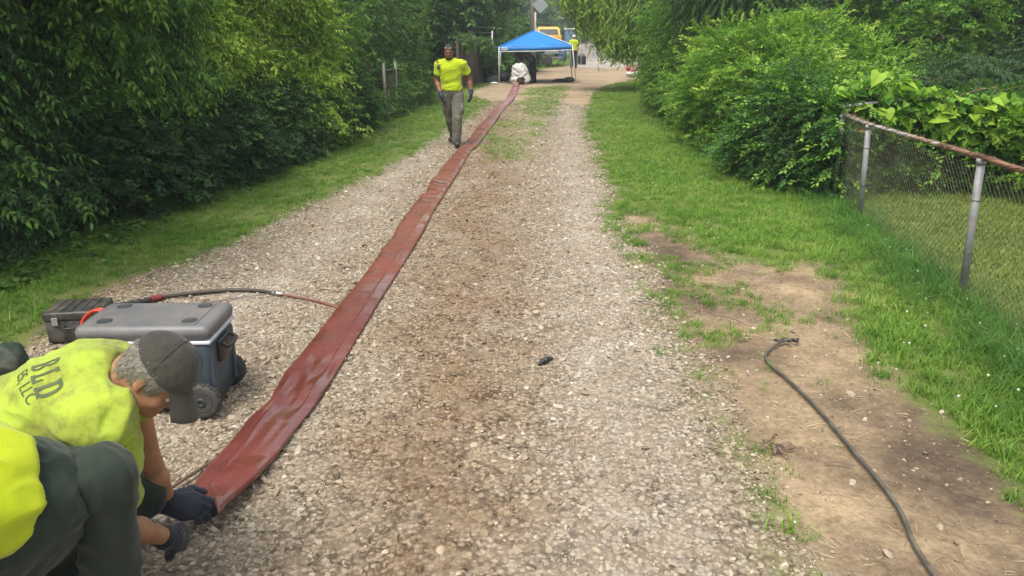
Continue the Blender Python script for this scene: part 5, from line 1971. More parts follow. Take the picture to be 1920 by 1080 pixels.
# ------------------------------------------------------------------ old gate, board fence, wire posts on the left
def left_fences():
    root = empty('wire_gate', (-3.15, 18.6, 0), 'old pale wire gate grown over by the left hedge', 'gate')
    m = mat_plain('pale_gate_tube', (0.24, 0.22, 0.18), (0.13, 0.12, 0.1), 9, .7, .3)
    for x, y in ((-2.98, 17.9), (-2.86, 18.9)):
        MB().tube([(x, y, -.05), (x, y, 1.32)], .034, 10).build('post', m, root, True)
    MB().tube([(-2.98, 17.95, .15), (-2.98, 17.95, 1.15), (-2.87, 18.85, 1.15), (-2.87, 18.85, .15), (-2.98, 17.95, .15)], .016, 8).build('gate_frame', m, root, True)
    mb = MB()
    for k in range(14):
        for s in (0, 1):
            pts = []
            for j in range(19):
                u = min((k + ((j + k) % 2)) / 14.0, 1)
                pts.append((-2.98 + .11 * u, 17.97 + .86 * u, .15 + 1.0 * j / 18))
            mb.tube(pts, .003, 3, False)
    mb.build('wire_mesh', m, root)['kind'] = 'stuff'
    # boards
    A, B = Vector((-2.05, 28.6, 0)), Vector((-1.0, 33.4, 0))
    root = empty('board_fence', A, 'weathered brown board fence behind the walking man', 'fence')
    d = (B - A).normalized()
    nrm = Vector((d.y, -d.x, 0))
    r = np.random.default_rng(8)
    mats = [mat_plain('weathered_board', c, c2, 5, .9, bumpk=.4, bscale=30) for c, c2 in (((.125, .10, .07), (.08, .065, .045)), ((.15, .12, .085), (.09, .07, .05)), ((.10, .085, .06), (.07, .055, .04)))]
    n = int((B - A).length / .152)
    for i in range(n):
        c = A + d * (i + .5) * .152
        Mx = Matrix.Translation(c) @ Matrix.Rotation(math.atan2(d.y, d.x), 4, 'Z') @ Matrix.Rotation(r.normal(0, .006), 4, 'Y')
        hgt = 1.80 + r.normal(0, .015) if i < 18 else 1.62 + r.normal(0, .05)
        MB().box((-.071, -.01 + r.normal(0, .003), .04), (.071, .012, hgt), Mx).build('board', mats[int(r.integers(0, 3))], root)
    for z in (.4, 1.45):
        MB().tube([A + nrm * -.035 + Vector((0, 0, z)), B + nrm * -.035 + Vector((0, 0, z))], .03, 4).build('rail', mats[0], root)
    for k in (0, .5, 1):
        c = A + (B - A) * k
        MB().box((-.045, -.1, -.05), (.045, -.02, 1.85), Matrix.Translation(c) @ Matrix.Rotation(math.atan2(d.y, d.x), 4, 'Z')).build('post', mats[2], root)
    # tall wire fence beside it
    root = empty('tall_wire_fence', (-.85, 34.4, 0), 'tall grey fence post with strands of wire left of the blue canopy', 'fence')
    for x, y in ((-.87, 34.4), (-1.9, 35.6), (-3.2, 37.0)):
        po = MB().tube([(x, y, -.05), (x, y, 2.05)], .035, 8).build('post', M_STEEL, root, True)
        MB().tube([(x, y, 2.0), (x + .12, y, 2.22)], .014, 6).build('arm', M_STEEL, po, True)
    for z in (1.5, 1.78, 1.98, 2.2):
        MB().tube([(-.87, 34.4, z), (-1.9, 35.6, z), (-3.2, 37.0, z)], .007, 4).build('wire', M_STEEL, root)


left_fences()


# ------------------------------------------------------------------ the blue canopy
def canopy():
    fl, fr = (-.52, 31.0), (2.40, 31.0)
    bl, br = (-.47, 33.9), (2.52, 33.9)
    root = empty('canopy_tent', (.97, 32.4, 0), 'blue pop up canopy with white legs standing over the track', 'canopy')
    ez = [1.43, 1.50, 1.50, 1.45]            # eave heights fl, fr, br, bl
    cor = [(*fl, ez[0]), (*fr, ez[1]), (*br, ez[2]), (*bl, ez[3])]
    apex = np.array((.93, 32.4, 2.06))
    m_blue, nt, b, out = new_mat('blue_canopy_cloth')
    tc = N(nt, 'ShaderNodeTexCoord')
    col = ramp(nt, noise(nt, 1.2, 4, .6, tc.outputs['Object']), [(.3, (.012, .21, .60)), (.7, (.022, .27, .70))])
    nt.links.new(col, b.inputs['Base Color'])
    b.inputs['Roughness'].default_value = .55
    trb = N(nt, 'ShaderNodeBsdfTranslucent')
    trb.inputs['Color'].default_value = (.03, .25, .7, 1)
    mx = N(nt, 'ShaderNodeMixShader')
    mx.inputs[0].default_value = .25
    nt.links.new(b.outputs[0], mx.inputs[1])
    nt.links.new(trb.outputs[0], mx.inputs[2])
    nt.links.new(mx.outputs[0], out.inputs['Surface'])
    m_white = mat_plain('white_trim', (.74, .74, .74), (.66, .66, .66), 5, .5)
    v, f = [], []
    n = 14
    for k in range(4):
        a, b2 = np.array(cor[k]), np.array(cor[(k + 1) % 4])
        o = len(v)
        for i in range(n + 1):
            for j in range(n + 1):
                t, u = i / n, j / n
                e = a + (b2 - a) * u
                p = apex + (e - apex) * t
                p = p.copy()
                p[2] -= .10 * t * (1 - t) * (0.4 + 0.6 * math.sin(u * PI)) - 0.012 * math.sin(u * 9 + k) * t
                v.append(tuple(p))
        for i in range(n):
            for j in range(n):
                q = o + i * (n + 1) + j
                f.append((q, q + n + 1, q + n + 2, q + 1))
    me = MB().add(v, f).mesh('roof')
    bm = bmesh.new()
    bm.from_mesh(me)
    bmesh.ops.remove_doubles(bm, verts=bm.verts, dist=.001)
    bmesh.ops.solidify(bm, geom=list(bm.faces), thickness=.006)
    bm.to_mesh(me)
    bm.free()
    roof = wpart('roof', me, m_blue, root, True)
    # hanging valance with white hem on each side
    for k in range(4):
        a, b2 = np.array(cor[k]), np.array(cor[(k + 1) % 4])
        outw = (a + b2) / 2 - apex
        outw[2] = 0
        outw /= np.linalg.norm(outw)
        for nm, z0, z1, mat_ in (('valance', .0, -.15, m_blue), ('hem', -.15, -.185, m_white)):
            v, f = [], []
            for i in range(25):
                u = i / 24
                e = a + (b2 - a) * u
                wv = .012 * math.sin(u * 17 + k) + .006 * math.sin(u * 41)
                for z, y in ((z0 + .012 * (nm == 'valance'), 0), (z1, wv)):
                    p = e + outw * (.006 + y + .008 * (nm == 'hem'))
                    v += [(p[0], p[1], e[2] + z - .02 * math.sin(u * PI)), tuple(np.array((p[0], p[1], e[2] + z - .02 * math.sin(u * PI))) - outw * .004)]
            for i in range(24):
                q = i * 4
                f += [(q, q + 4, q + 6, q + 2), (q + 1, q + 3, q + 7, q + 5), (q + 2, q + 6, q + 7, q + 3), (q, q + 1, q + 5, q + 4)]
            MB().add(v, f).build(nm, mat_, root, True)
    # white ridge edging
    for k in range(4):
        a = np.array(cor[k])
        pts = [apex + (a - apex) * t + np.array([0, 0, .012 - .0]) for t in np.linspace(0, 1, 8)]
        MB().tube(pts, .016, 5).build('ridge_trim', m_white if k in (1, 2) else m_blue, roof, True)
    m_leg = mat_plain('white_leg', (.70, .70, .66), (.52, .52, .48), 9, .45, bumpk=.1)
    for (c, foot) in ((cor[0], (-.52, 31.0, 0)), (cor[1], (2.60, 31.0, 0)), (cor[2], (2.66, 33.9, 0)), (cor[3], (-.56, 33.9, 0))):
        lg = MB().tube([(c[0], c[1], c[2] + .02), foot], .021, 6).build('leg', m_leg, root, True)
        MB().box((foot[0] - .06, foot[1] - .06, 0.0), (foot[0] + .06, foot[1] + .06, .012)).build('foot_plate', m_leg, lg)
    for k in range(4):
        a, b2 = np.array(cor[k]), np.array(cor[(k + 1) % 4])
        for q in (0, 1):
            s, e = a + (b2 - a) * (q * .5), a + (b2 - a) * (q * .5 + .5)
            cen = np.array((.95, 32.45, 0))
            s, e = [w + (cen * [1, 1, 0] - w * [1, 1, 0]) * .03 for w in (s, e)]
            MB().tube([s - [0, 0, .03], e - [0, 0, .18]], .009, 5).build('truss_bar', m_leg, root)
            MB().tube([s - [0, 0, .18], e - [0, 0, .03]], .009, 5).build('truss_bar', m_leg, root)
    # small white printed patch at the corner
    mb = MB().box((fl[0] + .10, fl[1] - .034, ez[0] - .115), (fl[0] + .34, fl[1] - .022, ez[0] + .0))
    pt = mb.build('label_patch', m_white, root)
    mb = MB()
    for i, (w_, z_) in enumerate(((.05, .03), (.04, .03), (.06, .03))):
        mb.box((fl[0] + .125 + i * .068, fl[1] - .037, ez[0] - .08), (fl[0] + .125 + i * .068 + w_ * .8, fl[1] - .0345, ez[0] - .035))
    mb.build('print', mat_plain('grey_print', (.16, .2, .3), None, 9, .6), pt)


canopy()


# ------------------------------------------------------------------ sack and small things under the canopy
def under_canopy():
    x, y = .33, 31.05
    P_ = [ell((x, y + .1, .38), (.33, .30, .40), k=.06), ell((x - .06, y + .1, .62), (.26, .26, .17), k=.08), ell((x + .12, y + .05, .2), (.27, .27, .2), k=.08), ell((x - .14, y + .05, .15), (.22, .25, .16), k=.08),
          ell((x + .03, y - .22, .12), (.19, .22, .17), k=.03, op='s'), cut((0, 0, .012), (0, 0, -1))]
    b = blob('bulk_sack', P_, mat_plain('white_woven_sack', (.66, .65, .62), (.50, .49, .46), 7, .8, bumpk=.4, bscale=25), None, .018, 2, dict(amp=.022, freq=7, seed=12))
    tag(b, 'bulging white sack swallowing the end of the liner under the blue canopy', 'sack')
    b = blob('mouth_fill', [ell((x + .03, y - .10, .13), (.18, .10, .155), k=.02), cut((0, 0, .012), (0, 0, -1))], mat_plain('dark_sack_mouth', (.05, .03, .025), None, 9, .8), b, .015, 1, dict(amp=.012, freq=12, seed=3))  # dark brown body filling the mouth of the sack
    for o in (b,):
        pass
    # heap left of the tent leg
    b = blob('black_bag', [ell((-.50, 33.0, .14), (.22, .2, .16), k=.06), ell((-.28, 33.05, .17), (.16, .18, .18), k=.08), cut((0, 0, .0), (0, 0, -1))], mat_plain('black_bag_film', (.02, .02, .02), (.04, .04, .04), 9, .4), None, .02, 2, dict(amp=.02, freq=8, seed=4))
    tag(b, 'black bag slumped behind the left front leg of the blue canopy', 'bag')
    b = blob('grey_bundle', [ell((-.72, 32.6, .12), (.2, .18, .13), k=.05), ell((-.93, 32.5, .08), (.16, .15, .09), k=.05), cut((0, 0, 0), (0, 0, -1))], mat_plain('grey_bundle_cloth', (.26, .26, .23), (.15, .15, .13), 9, .9), None, .02, 2, dict(amp=.02, freq=9, seed=5))
    tag(b, 'grey bundle on the ground left of the blue canopy', 'bundle')
    b = blob('white_rag', [ell((-.72, 31.2, .03), (.16, .1, .035), k=.03), cut((0, 0, 0), (0, 0, -1))], mat_plain('white_rag', (.62, .6, .56), None, 9, .9), None, .012, 2, dict(amp=.012, freq=12, seed=6))
    tag(b, 'small white rag on the dirt by the left front canopy leg', 'rag')
    b = blob('dark_tarp', [ell((2.15, 32.6, .04), (.42, .22, .07), k=.05), ell((2.45, 32.9, .07), (.22, .2, .09), k=.05), cap((1.72, 32.3, .02), (2.0, 32.5, .04), .03, .05, .04), cut((0, 0, 0), (0, 0, -1))], mat_plain('dark_tarp', (.03, .028, .022), (.06, .055, .04), 9, .8), None, .02, 2, dict(amp=.02, freq=8, seed=7))
    tag(b, 'dark crumpled tarp on the ground under the right side of the canopy', 'tarp')
    # clutter by the far hedge
    r = np.random.default_rng(14)
    root = empty('clutter_heap', (5.75, 36.6, 0), 'small heap of red and white odds and ends at the foot of the right hedge', 'clutter')
    for i, (dx, dz, rad, c) in enumerate(((-.1, .2, .15, (.45, .10, .10)), (.1, .35, .14, (.62, .3, .32)), (.25, .15, .17, (.6, .58, .55)), (-.2, .12, .12, (.6, .58, .55)), (.0, .1, .16, (.62, .6, .57)), (.3, .42, .12, (.5, .25, .3)), (-.22, .38, .1, (.4, .08, .08)), (.15, .55, .1, (.62, .6, .58)))):
        blob('cloth_lump', [ell((5.72 + dx, 36.55 + r.normal(0, .05), dz), (rad, rad * .9, rad * .8))], mat_plain('clutter_colour', c, None, 9, .7), root, .022, 1, dict(amp=.02, freq=10, seed=20 + i))
    root2 = None


under_canopy()


# ------------------------------------------------------------------ far things: trailer, truck, cabinet, crate, pole, house, stones
def wheel(parent, c, r, w, axis='Y', mat_t=None):
    M = Matrix.Translation(c) @ (Matrix.Rotation(PI / 2, 4, 'X') if axis == 'Y' else Matrix.Rotation(PI / 2, 4, 'Y'))
    wo = MB().lathe([(r * .6, -w / 2), (r * .92, -w / 2), (r, -w * .3), (r, w * .3), (r * .92, w / 2), (r * .6, w / 2)], 24, M).build('wheel', mat_tyre(), parent, True)
    MB().lathe([(r * .58, -w * .38), (r * .2, -w * .2), (r * .2, w * .2), (r * .58, w * .38)], 16, M).build('rim', M_STEEL, wo, True)
    return wo


def trailer():
    root = empty('trailer', (2.3, 47.6, 0), 'low grey metal trailer with pipe rails parked behind the blue canopy', 'trailer')
    m = mat_plain('grey_trailer_paint', (.30, .31, .31), (.2, .2, .2), 5, .5, .3)
    MB().box((.9, 47.0, .42), (3.1, 49.0, .52)).build('deck', mat_plain('trailer_deck', (.14, .12, .1), None, 4, .8), root)
    for y in (47.0, 49.0):
        for z in (.75, .98):
            MB().tube([(.9, y, z), (3.1, y, z)], .025, 6).build('side_rail', m, root, True)
        for x in (.9, 1.6, 2.3, 3.1):
            MB().tube([(x, y, .45), (x, y, 1.0)], .025, 6).build('stake', m, root, True)
    gate = MB().tube([(3.15, 47.0, .15), (3.15, 47.0, 1.0), (4.2, 47.0, 1.0), (4.2, 47.0, .15), (3.15, 47.0, .15)], .03, 6).build('ramp_gate', m, root, True)
    MB().tube([(3.15, 47.0, .72), (4.2, 47.0, .72)], .022, 6).tube([(3.65, 47.0, .15), (3.65, 47.0, 1.0)], .022, 6).build('gate_bar', m, gate, True)
    for x in (1.4, 2.1):
        wheel(root, (x, 46.95, .33), .33, .2)
        MB().tube([(x + .40 * math.cos(a), 46.95, .36 + .40 * math.sin(a)) for a in np.linspace(.1, PI - .1, 10)], .03, 4).build('fender', m, root)
    MB().tube([(.9, 48, .45), (-.2, 48, .45)], .04, 6).build('tongue', m, root)
    o = MB().box((1.2, 47.5, .522), (2.0, 48.5, .85), ch=.03).build('dark_chest', mat_plain('dark_chest', (.03, .033, .035), None, 4, .5), None, True)
    tag(o, 'dark chest standing on the deck of the grey trailer', 'chest')
    MB().box((1.18, 47.48, .85), (2.02, 48.52, .89), ch=.01).build('lid', M_BLKP, o)


trailer()


def truck():
    root = empty('truck', (2.75, 63, 0), 'yellow work truck parked on the left of the lane beyond the canopy', 'truck')
    my = mat_plain('yellow_paint', (.72, .42, .015), (.62, .36, .015), 3, .4, bumpk=.03, coat=.4)
    md = mat_plain('dark_red_load', (.10, .02, .02), None, 3, .5)
    glass = mat_plain('dark_glass', (.012, .014, .016), None, 3, .12, bumpk=0)
    v = [(2.0, 62, 1.75), (3.85, 62, 1.75), (3.85, 64.5, 1.75), (2.0, 64.5, 1.75), (2.1, 62.35, 2.36), (3.7, 62.35, 2.36), (3.7, 64.3, 2.42), (2.1, 64.3, 2.42)]
    MB().add(v, [(0, 3, 2, 1), (4, 5, 6, 7), (0, 1, 5, 4), (1, 2, 6, 5), (2, 3, 7, 6), (3, 0, 4, 7)]).build('cab_top', my, root)
    MB().add([(2.12, 61.985, 1.80), (3.72, 61.985, 1.80), (3.60, 62.27, 2.22), (2.2, 62.27, 2.22), (2.12, 62.1, 1.80), (3.72, 62.1, 1.80), (3.60, 62.37, 2.22), (2.2, 62.37, 2.22)],
             [(0, 1, 2, 3), (4, 7, 6, 5), (0, 4, 5, 1), (1, 5, 6, 2), (2, 6, 7, 3), (3, 7, 4, 0)]).build('windscreen', glass, root)
    MB().box((1.95, 61.9, .9), (3.95, 64.6, 1.75), ch=.04).build('cab_body', my, root, True)
    MB().box((2.0, 60.3, .62), (3.9, 61.9, 1.35), ch=.08).build('bonnet', md, root, True)
    MB().box((2.3, 60.27, .75), (3.6, 60.31, 1.1)).build('grille', M_BLKP, root)
    for x in (2.12, 3.78):
        MB().lathe([(.09, -.02), (.10, 0), (.09, .03)], 16, Matrix.Translation((x, 60.29, 1.15)) @ Matrix.Rotation(PI / 2, 4, 'X')).build('headlight', M_WHITEP, root, True)
    MB().box((1.9, 60.15, .42), (4.0, 60.32, .6), ch=.02).build('bumper', M_STEEL, root)
    MB().box((1.9, 64.7, .9), (4.0, 68.5, 2.3), ch=.05).build('box_body', my, root, True)
    for y in (61.2, 67.0):
        for x in (2.05, 3.85):
            wheel(root, (x, y, .42), .42, .26, 'X')
    for s in (-1, 1):
        MB().box((2.95 + s * 1.12 - .05, 61.85, 1.75), (2.95 + s * 1.12 + .05, 61.92, 2.05)).build('mirror', M_BLKP, root)
    root = empty('blue_barrel', (3.65, 56, 0), 'blue barrel standing before the yellow truck', 'barrel')
    MB().lathe([(.27, 0), (.29, .03), (.29, .28), (.30, .30), (.29, .32), (.29, .6), (.30, .62), (.29, .64), (.285, .86), (.25, .9)], 24, Matrix.Translation((3.65, 56, 0))).build('drum', mat_plain('blue_drum', (.02, .09, .35), None, 4, .4), root, True)
    MB().lathe([(.29, .895), (.29, .93), (.1, .935)], 24, Matrix.Translation((3.65, 56, 0))).build('lid', M_BLKP, root, True)
    root = empty('blue_cabin', (5.75, 78, 0), 'slim blue portable cabin left of the far lane beyond the truck', 'cabin')
    mbl = mat_plain('blue_grey_panel', (.10, .19, .33), None, 4, .5)
    MB().box((5.25, 77.5, .12), (6.25, 78.5, 2.2)).build('walls', mbl, root)
    MB().box((5.2, 77.45, 2.2), (6.3, 78.55, 2.36), ch=.05).build('roof', M_WHITEP, root)
    dr = MB().box((5.35, 77.46, .2), (6.15, 77.498, 2.1)).build('door', mat_plain('blue_door', (.16, .27, .42), None, 4, .5), root)
    MB().box((6.02, 77.44, 1.05), (6.08, 77.459, 1.2)).build('handle', M_BLKP, dr)
    MB().box((5.2, 77.4, 0), (6.3, 78.6, .12)).build('base', M_WHITEP, root)
    # crate
    root = empty('plastic_crate', (4.55, 50.5, 0), 'black plastic crate on the ground beside the far worker', 'crate')
    MB().box((4.30, 50.2, .0), (4.80, 50.8, .05)).box((4.30, 50.2, .05), (4.33, 50.8, .5)).box((4.77, 50.2, .05), (4.80, 50.8, .5)).box((4.33, 50.2, .05), (4.77, 50.23, .5)).box((4.33, 50.77, .05), (4.77, 50.8, .5)).build('tub', M_BLKP, root)
    for z in (.15, .28, .41):
        MB().box((4.28, 50.17, z), (4.82, 50.198, z + .03)).build('rib', M_BLKP, root)
    b = blob('dark_sack', [ell((4.55, 50.5, .5), (.2, .2, .14), k=.03)], mat_plain('grey_brown_sack', (.14, .12, .11), None, 9, .8), None, .02, 1, dict(amp=.02, freq=8, seed=9))
    tag(b, 'grey brown sack stuffed in the black crate', 'sack')


truck()


def pole():
    root = empty('utility_pole', (1.02, 38.2, 0), 'grey wooden utility pole with a diamond sign seen from behind', 'utility pole')
    mp = mat_plain('weathered_pole', (.33, .29, .24), (.22, .19, .16), 4, .9, bumpk=.4, bscale=20)
    MB().tube([(1.02, 38.2, -.1), (1.02, 38.2, 4.5), (1.0, 38.2, 9)], [.15, .135, .11], 14).build('shaft', mp, root, True)
    MB().box((.2, 38.1, 8.2), (1.85, 38.3, 8.32)).build('cross_arm', mp, root)
    for x in (.35, .7, 1.35, 1.7):
        MB().lathe([(.03, 8.32), (.05, 8.36), (.03, 8.4), (.05, 8.44), (.02, 8.48)], 10, Matrix.Translation((x, 38.2, 0))).build('insulator', M_WHITEP, root, True)
    d = .39
    cx, cz = 1.36, 3.22
    sp = MB().add([(cx, 38.0, cz - d), (cx + d, 38.0, cz), (cx, 38.0, cz + d), (cx - d, 38.0, cz), (cx, 38.02, cz - d), (cx + d, 38.02, cz), (cx, 38.02, cz + d), (cx - d, 38.02, cz)],
                  [(0, 1, 2, 3), (7, 6, 5, 4), (0, 4, 5, 1), (1, 5, 6, 2), (2, 6, 7, 3), (3, 7, 4, 0)]).build('sign_panel', mat_plain('sign_back', (.42, .44, .45), (.33, .35, .36), 4, .5, .5), root)
    MB().box((cx - .25, 38.025, cz - .03), (cx + .02, 38.06, cz + .03)).build('bracket', M_STEEL, sp)
    MB().tube([(1.13, 38.05, 1.2), (1.13, 38.05, 2.9)], .045, 8).build('conduit', mat_plain('pale_conduit', (.5, .48, .43), None, 5, .6), root, True)


pole()


def house():
    root = empty('house', (10.6, 26, 0), 'pale house glimpsed through the leaves at the upper right', 'house')
    mw = mat_plain('white_siding', (.68, .70, .72), (.58, .6, .62), 2, .7, bumpk=.05)
    MB().box((7.8, 25.03, 0), (13.0, 31, 3.0)).build('wall', mw, root)
    for i in range(12):
        MB().add([(7.8, 25.0, .02 + i * .25), (13.0, 25.0, .02 + i * .25), (13.0, 25.02, .265 + i * .25), (7.8, 25.02, .265 + i * .25), (7.8, 25.028, .02 + i * .25), (13.0, 25.028, .02 + i * .25), (13.0, 25.028, .265 + i * .25), (7.8, 25.028, .265 + i * .25)],
                 [(0, 1, 2, 3), (4, 7, 6, 5), (0, 4, 5, 1), (1, 5, 6, 2), (2, 6, 7, 3), (3, 7, 4, 0)]).build('siding_board', mw, root)
    rf = MB().add([(7.5, 24.6, 3.0), (13.3, 24.6, 3.0), (13.3, 28, 4.9), (7.5, 28, 4.9), (13.3, 31.4, 3.0), (7.5, 31.4, 3.0), (7.5, 24.6, 2.92), (13.3, 24.6, 2.92), (13.3, 31.4, 2.92), (7.5, 31.4, 2.92)],
                  [(0, 1, 2, 3), (3, 2, 4, 5), (6, 9, 8, 7), (0, 6, 7, 1), (5, 4, 8, 9), (1, 7, 8, 4, 2), (0, 3, 5, 9, 6)]).build('roof', mat_plain('grey_shingles', (.16, .155, .15), None, 3, .9), root)
    for x in (8.6, 10.6):
        w = MB().box((x, 24.93, 1.2), (x + .9, 24.99, 2.5)).build('window', M_WHITEP, root)
        MB().box((x + .08, 24.915, 1.28), (x + .82, 24.928, 2.42)).build('pane', mat_plain('window_glass', (.25, .32, .38), None, 3, .1, bumpk=0), w)


house()
for i, (a, b, s, lab) in enumerate(((1101, 84, .35, 'upper of the two pale stones beside the far lane'), (1104, 90, .3, 'lower of the two pale stones beside the far lane'))):
    x, y, _ = gp(a, b)
    o = blob('stone_block', [ell((x, y, .2), (s * 1.3, s, .34), k=.05), cut((0, 0, 0), (0, 0, -1))], mat_plain('pale_stone', (.4, .36, .3), (.25, .22, .18), 3, .9), None, .06, 1, dict(amp=.05, freq=3, seed=30 + i))
    tag(o, lab, 'stone', 'stones beside the far lane')

# ------------------------------------------------------------------ people
V3 = lambda *a: np.array(a, float)
_unit = lambda v: np.asarray(v, float) / np.linalg.norm(v)


def mat_skin(name, c, c2, rough=0.5):
    m, nt, b, out = new_mat(name)
    tc = N(nt, 'ShaderNodeTexCoord')
    nt.links.new(mixc(nt, ramp(nt, noise(nt, 26, 6, .75, tc.outputs['Object']), [(.45, (0, 0, 0)), (.75, (.45, .45, .45))]), ramp(nt, noise(nt, 9, 5, .65, tc.outputs['Object']), [(.3, c), (.7, c2)]), tuple(v * .55 for v in c2)), b.inputs['Base Color'])
    b.inputs['Roughness'].default_value = rough
    b.inputs['Subsurface Weight'].default_value = 0.12
    b.inputs['Subsurface Radius'].default_value = (.012, .005, .003)
    bump(nt, b, noise(nt, 140, 3, .6, tc.outputs['Object']), .12, .002)
    return m


def mat_cloth(name, c, c2, dirt=None, dirt_amt=0.0, weave=260, rough=.85, trans=0.0, seed=0.0):
    m, nt, b, out = new_mat(name)
    tc = N(nt, 'ShaderNodeTexCoord')
    mp = N(nt, 'ShaderNodeMapping')
    mp.inputs['Location'].default_value = (seed, seed * .7, 0)
    nt.links.new(tc.outputs['Object'], mp.inputs[0])
    col = ramp(nt, noise(nt, 4, 5, .6, mp.outputs[0]), [(.3, c), (.7, c2)])
    if dirt:
        f = ramp(nt, noise(nt, 3.6, 7, .74, mp.outputs[0]), [(.42, (0, 0, 0)), (.64, (1, 1, 1))])
        f2 = ramp(nt, noise(nt, 17, 6, .8, mp.outputs[0]), [(.42, (0, 0, 0)), (.64, (1, 1, 1))])
        k = mth(nt, 'MULTIPLY', mth(nt, 'ADD', mth(nt, 'MULTIPLY', f, .75), mth(nt, 'MULTIPLY', mth(nt, 'MULTIPLY', f2, .9), f), clamp=True), dirt_amt)
        col = mixc(nt, k, col, dirt)
    nt.links.new(col, b.inputs['Base Color'])
    b.inputs['Roughness'].default_value = rough
    b.inputs['Specular IOR Level'].default_value = .25
    b.inputs['Sheen Weight'].default_value = .15
    bump(nt, b, mth(nt, 'ADD', noise(nt, weave, 2, .5, tc.outputs['Object']), mth(nt, 'MULTIPLY', noise(nt, 28, 4, .6, mp.outputs[0]), 2.0)), .35, .003)
    return m


def hand_prims(W, d, n, side, curl=(.35, .5, .4), s=1.0, fat=1.0, spread=.06, thumb=(.75, .55, -.25)):
    """W wrist, d towards the fingertips, n out of the back of the hand, side +1/-1 where the thumb leaves."""
    W = np.asarray(W, float)
    d = _unit(d)
    n = np.asarray(n, float)
    n = _unit(n - d * n.dot(d))
    t = np.cross(d, n) * side
    M = np.stack([t, d, n], 1)
    P = [ell(W + d * .050 * s, (.041 * s * fat, .056 * s, .019 * s * fat), M, k=.012),
         cap(W - d * .02 * s, W + d * .02 * s, .029 * s * fat, .030 * s * fat, k=.02)]
    offs, lens, rad = (.030, .010, -.010, -.028), (.074, .083, .077, .060), (.0105, .0108, .0103, .0093)
    for i in range(4):
        p = W + d * (.092 - .006 * abs(i - 1)) * s + t * offs[i] * s
        P.append(cap(W + d * .05 * s + t * offs[i] * .8 * s, p, rad[i] * 1.15 * s * fat, rad[i] * 1.1 * s * fat, k=.009))
        ang = 0.0
        dirn = d + t * spread * (1.5 - i) * .7
        dirn = _unit(dirn)
        for j, frac in enumerate((.45, .31, .24)):
            ang += curl[j] * (1 + .12 * i)
            v = _unit(dirn * math.cos(ang) - n * math.sin(ang))
            q = p + v * lens[i] * frac * s
            P.append(cap(p, q, rad[i] * (1 - .06 * j) * s * fat, rad[i] * (.95 - .08 * j) * s * fat, k=.004))
            p = q
    b0 = W + d * .022 * s + t * .030 * s
    b1 = b0 + _unit(t * thumb[0] + d * thumb[1] + n * thumb[2]) * .042 * s
    b2 = b1 + _unit(t * thumb[0] * .35 + d * thumb[1] * 1.4 + n * (thumb[2] - .25)) * .034 * s
    b3 = b2 + _unit(t * thumb[0] * .1 + d * thumb[1] * 1.5 + n * (thumb[2] - .4)) * .024 * s
    P += [cap(b0, b1, .0145 * s * fat, .0125 * s * fat, k=.012), cap(b1, b2, .0122 * s * fat, .0112 * s * fat, k=.004), cap(b2, b3, .0112 * s * fat, .0095 * s * fat, k=.004)]
    return P


def head_prims(fr, s=1.0):
    M = fr.M
    p = lambda x, y, z: fr.p(x * s, y * s, z * s)
    E = lambda x, y, z, a, b, c, k=.02, op='u': ell(p(x, y, z), (a * s, b * s, c * s), M, k=k * s, op=op)
    C = lambda a, b, r1, r2, k=.012, op='u': cap(p(*a), p(*b), r1 * s, r2 * s, k * s, op)
    P = [E(0, -.008, .034, .075, .094, .088), E(0, .03, -.03, .060, .062, .082, .03), E(0, .042, -.082, .046, .046, .034, .03),
         E(0, .072, -.100, .022, .020, .017, .02)]
    for sx in (-1, 1):
        P += [E(sx * .036, .064, -.036, .022, .020, .022, .02), E(sx * .052, .018, -.066, .016, .034, .030, .02)]
    P += [C((-.034, .083, .018), (.034, .083, .018), .011, .011, .014)]
    for sx in (-1, 1):
        P += [E(sx * .030, .098, -.003, .017, .014, .011, .010, 's')]
    P += [C((0, .086, .008), (0, .106, -.030), .009, .0125, .010), C((-.012, .094, -.034), (.012, .094, -.034), .0085, .0085, .006),
          C((-.018, .084, -.061), (.018, .084, -.061), .0075, .0075, .006), C((-.016, .083, -.074), (.016, .083, -.074), .0085, .0085, .006),
          C((-.020, .094, -.0675), (.020, .094, -.0675), .0022, .0022, .003, 's')]
    for sx in (-1, 1):
        P += [ell(p(sx * .078, -.006, -.006), (.007 * s, .017 * s, .030 * s), M, k=.006 * s), ell(p(sx * .086, .000, -.002), (.006 * s, .009 * s, .016 * s), M, k=.004 * s, op='s'),
              ell(p(sx * .074, .002, -.032), (.008 * s, .009 * s, .010 * s), M, k=.008 * s)]
    return P


def eyes(fr, s, root, mat_w, mat_i):
    for sx in (-1, 1):
        c = Vector(fr.p(sx * .030 * s, .0795 * s, -.004 * s))
        me = MB()
        me.lathe([(.0001, -.0115 * s), (.008 * s, -.0085 * s), (.0115 * s, 0), (.008 * s, .0085 * s), (.0001, .0115 * s)], 14, Matrix.Translation(c))
        e = me.build('eye', mat_w, root, True)
        q = Vector(fr.p(sx * .030 * s, .0895 * s, -.007 * s))
        MB().lathe([(.0001, -.004 * s), (.0045 * s, -.0015 * s), (.0045 * s, .0015 * s), (.0001, .004 * s)], 10, Matrix.Translation(q)).build('iris', mat_i, e, True)


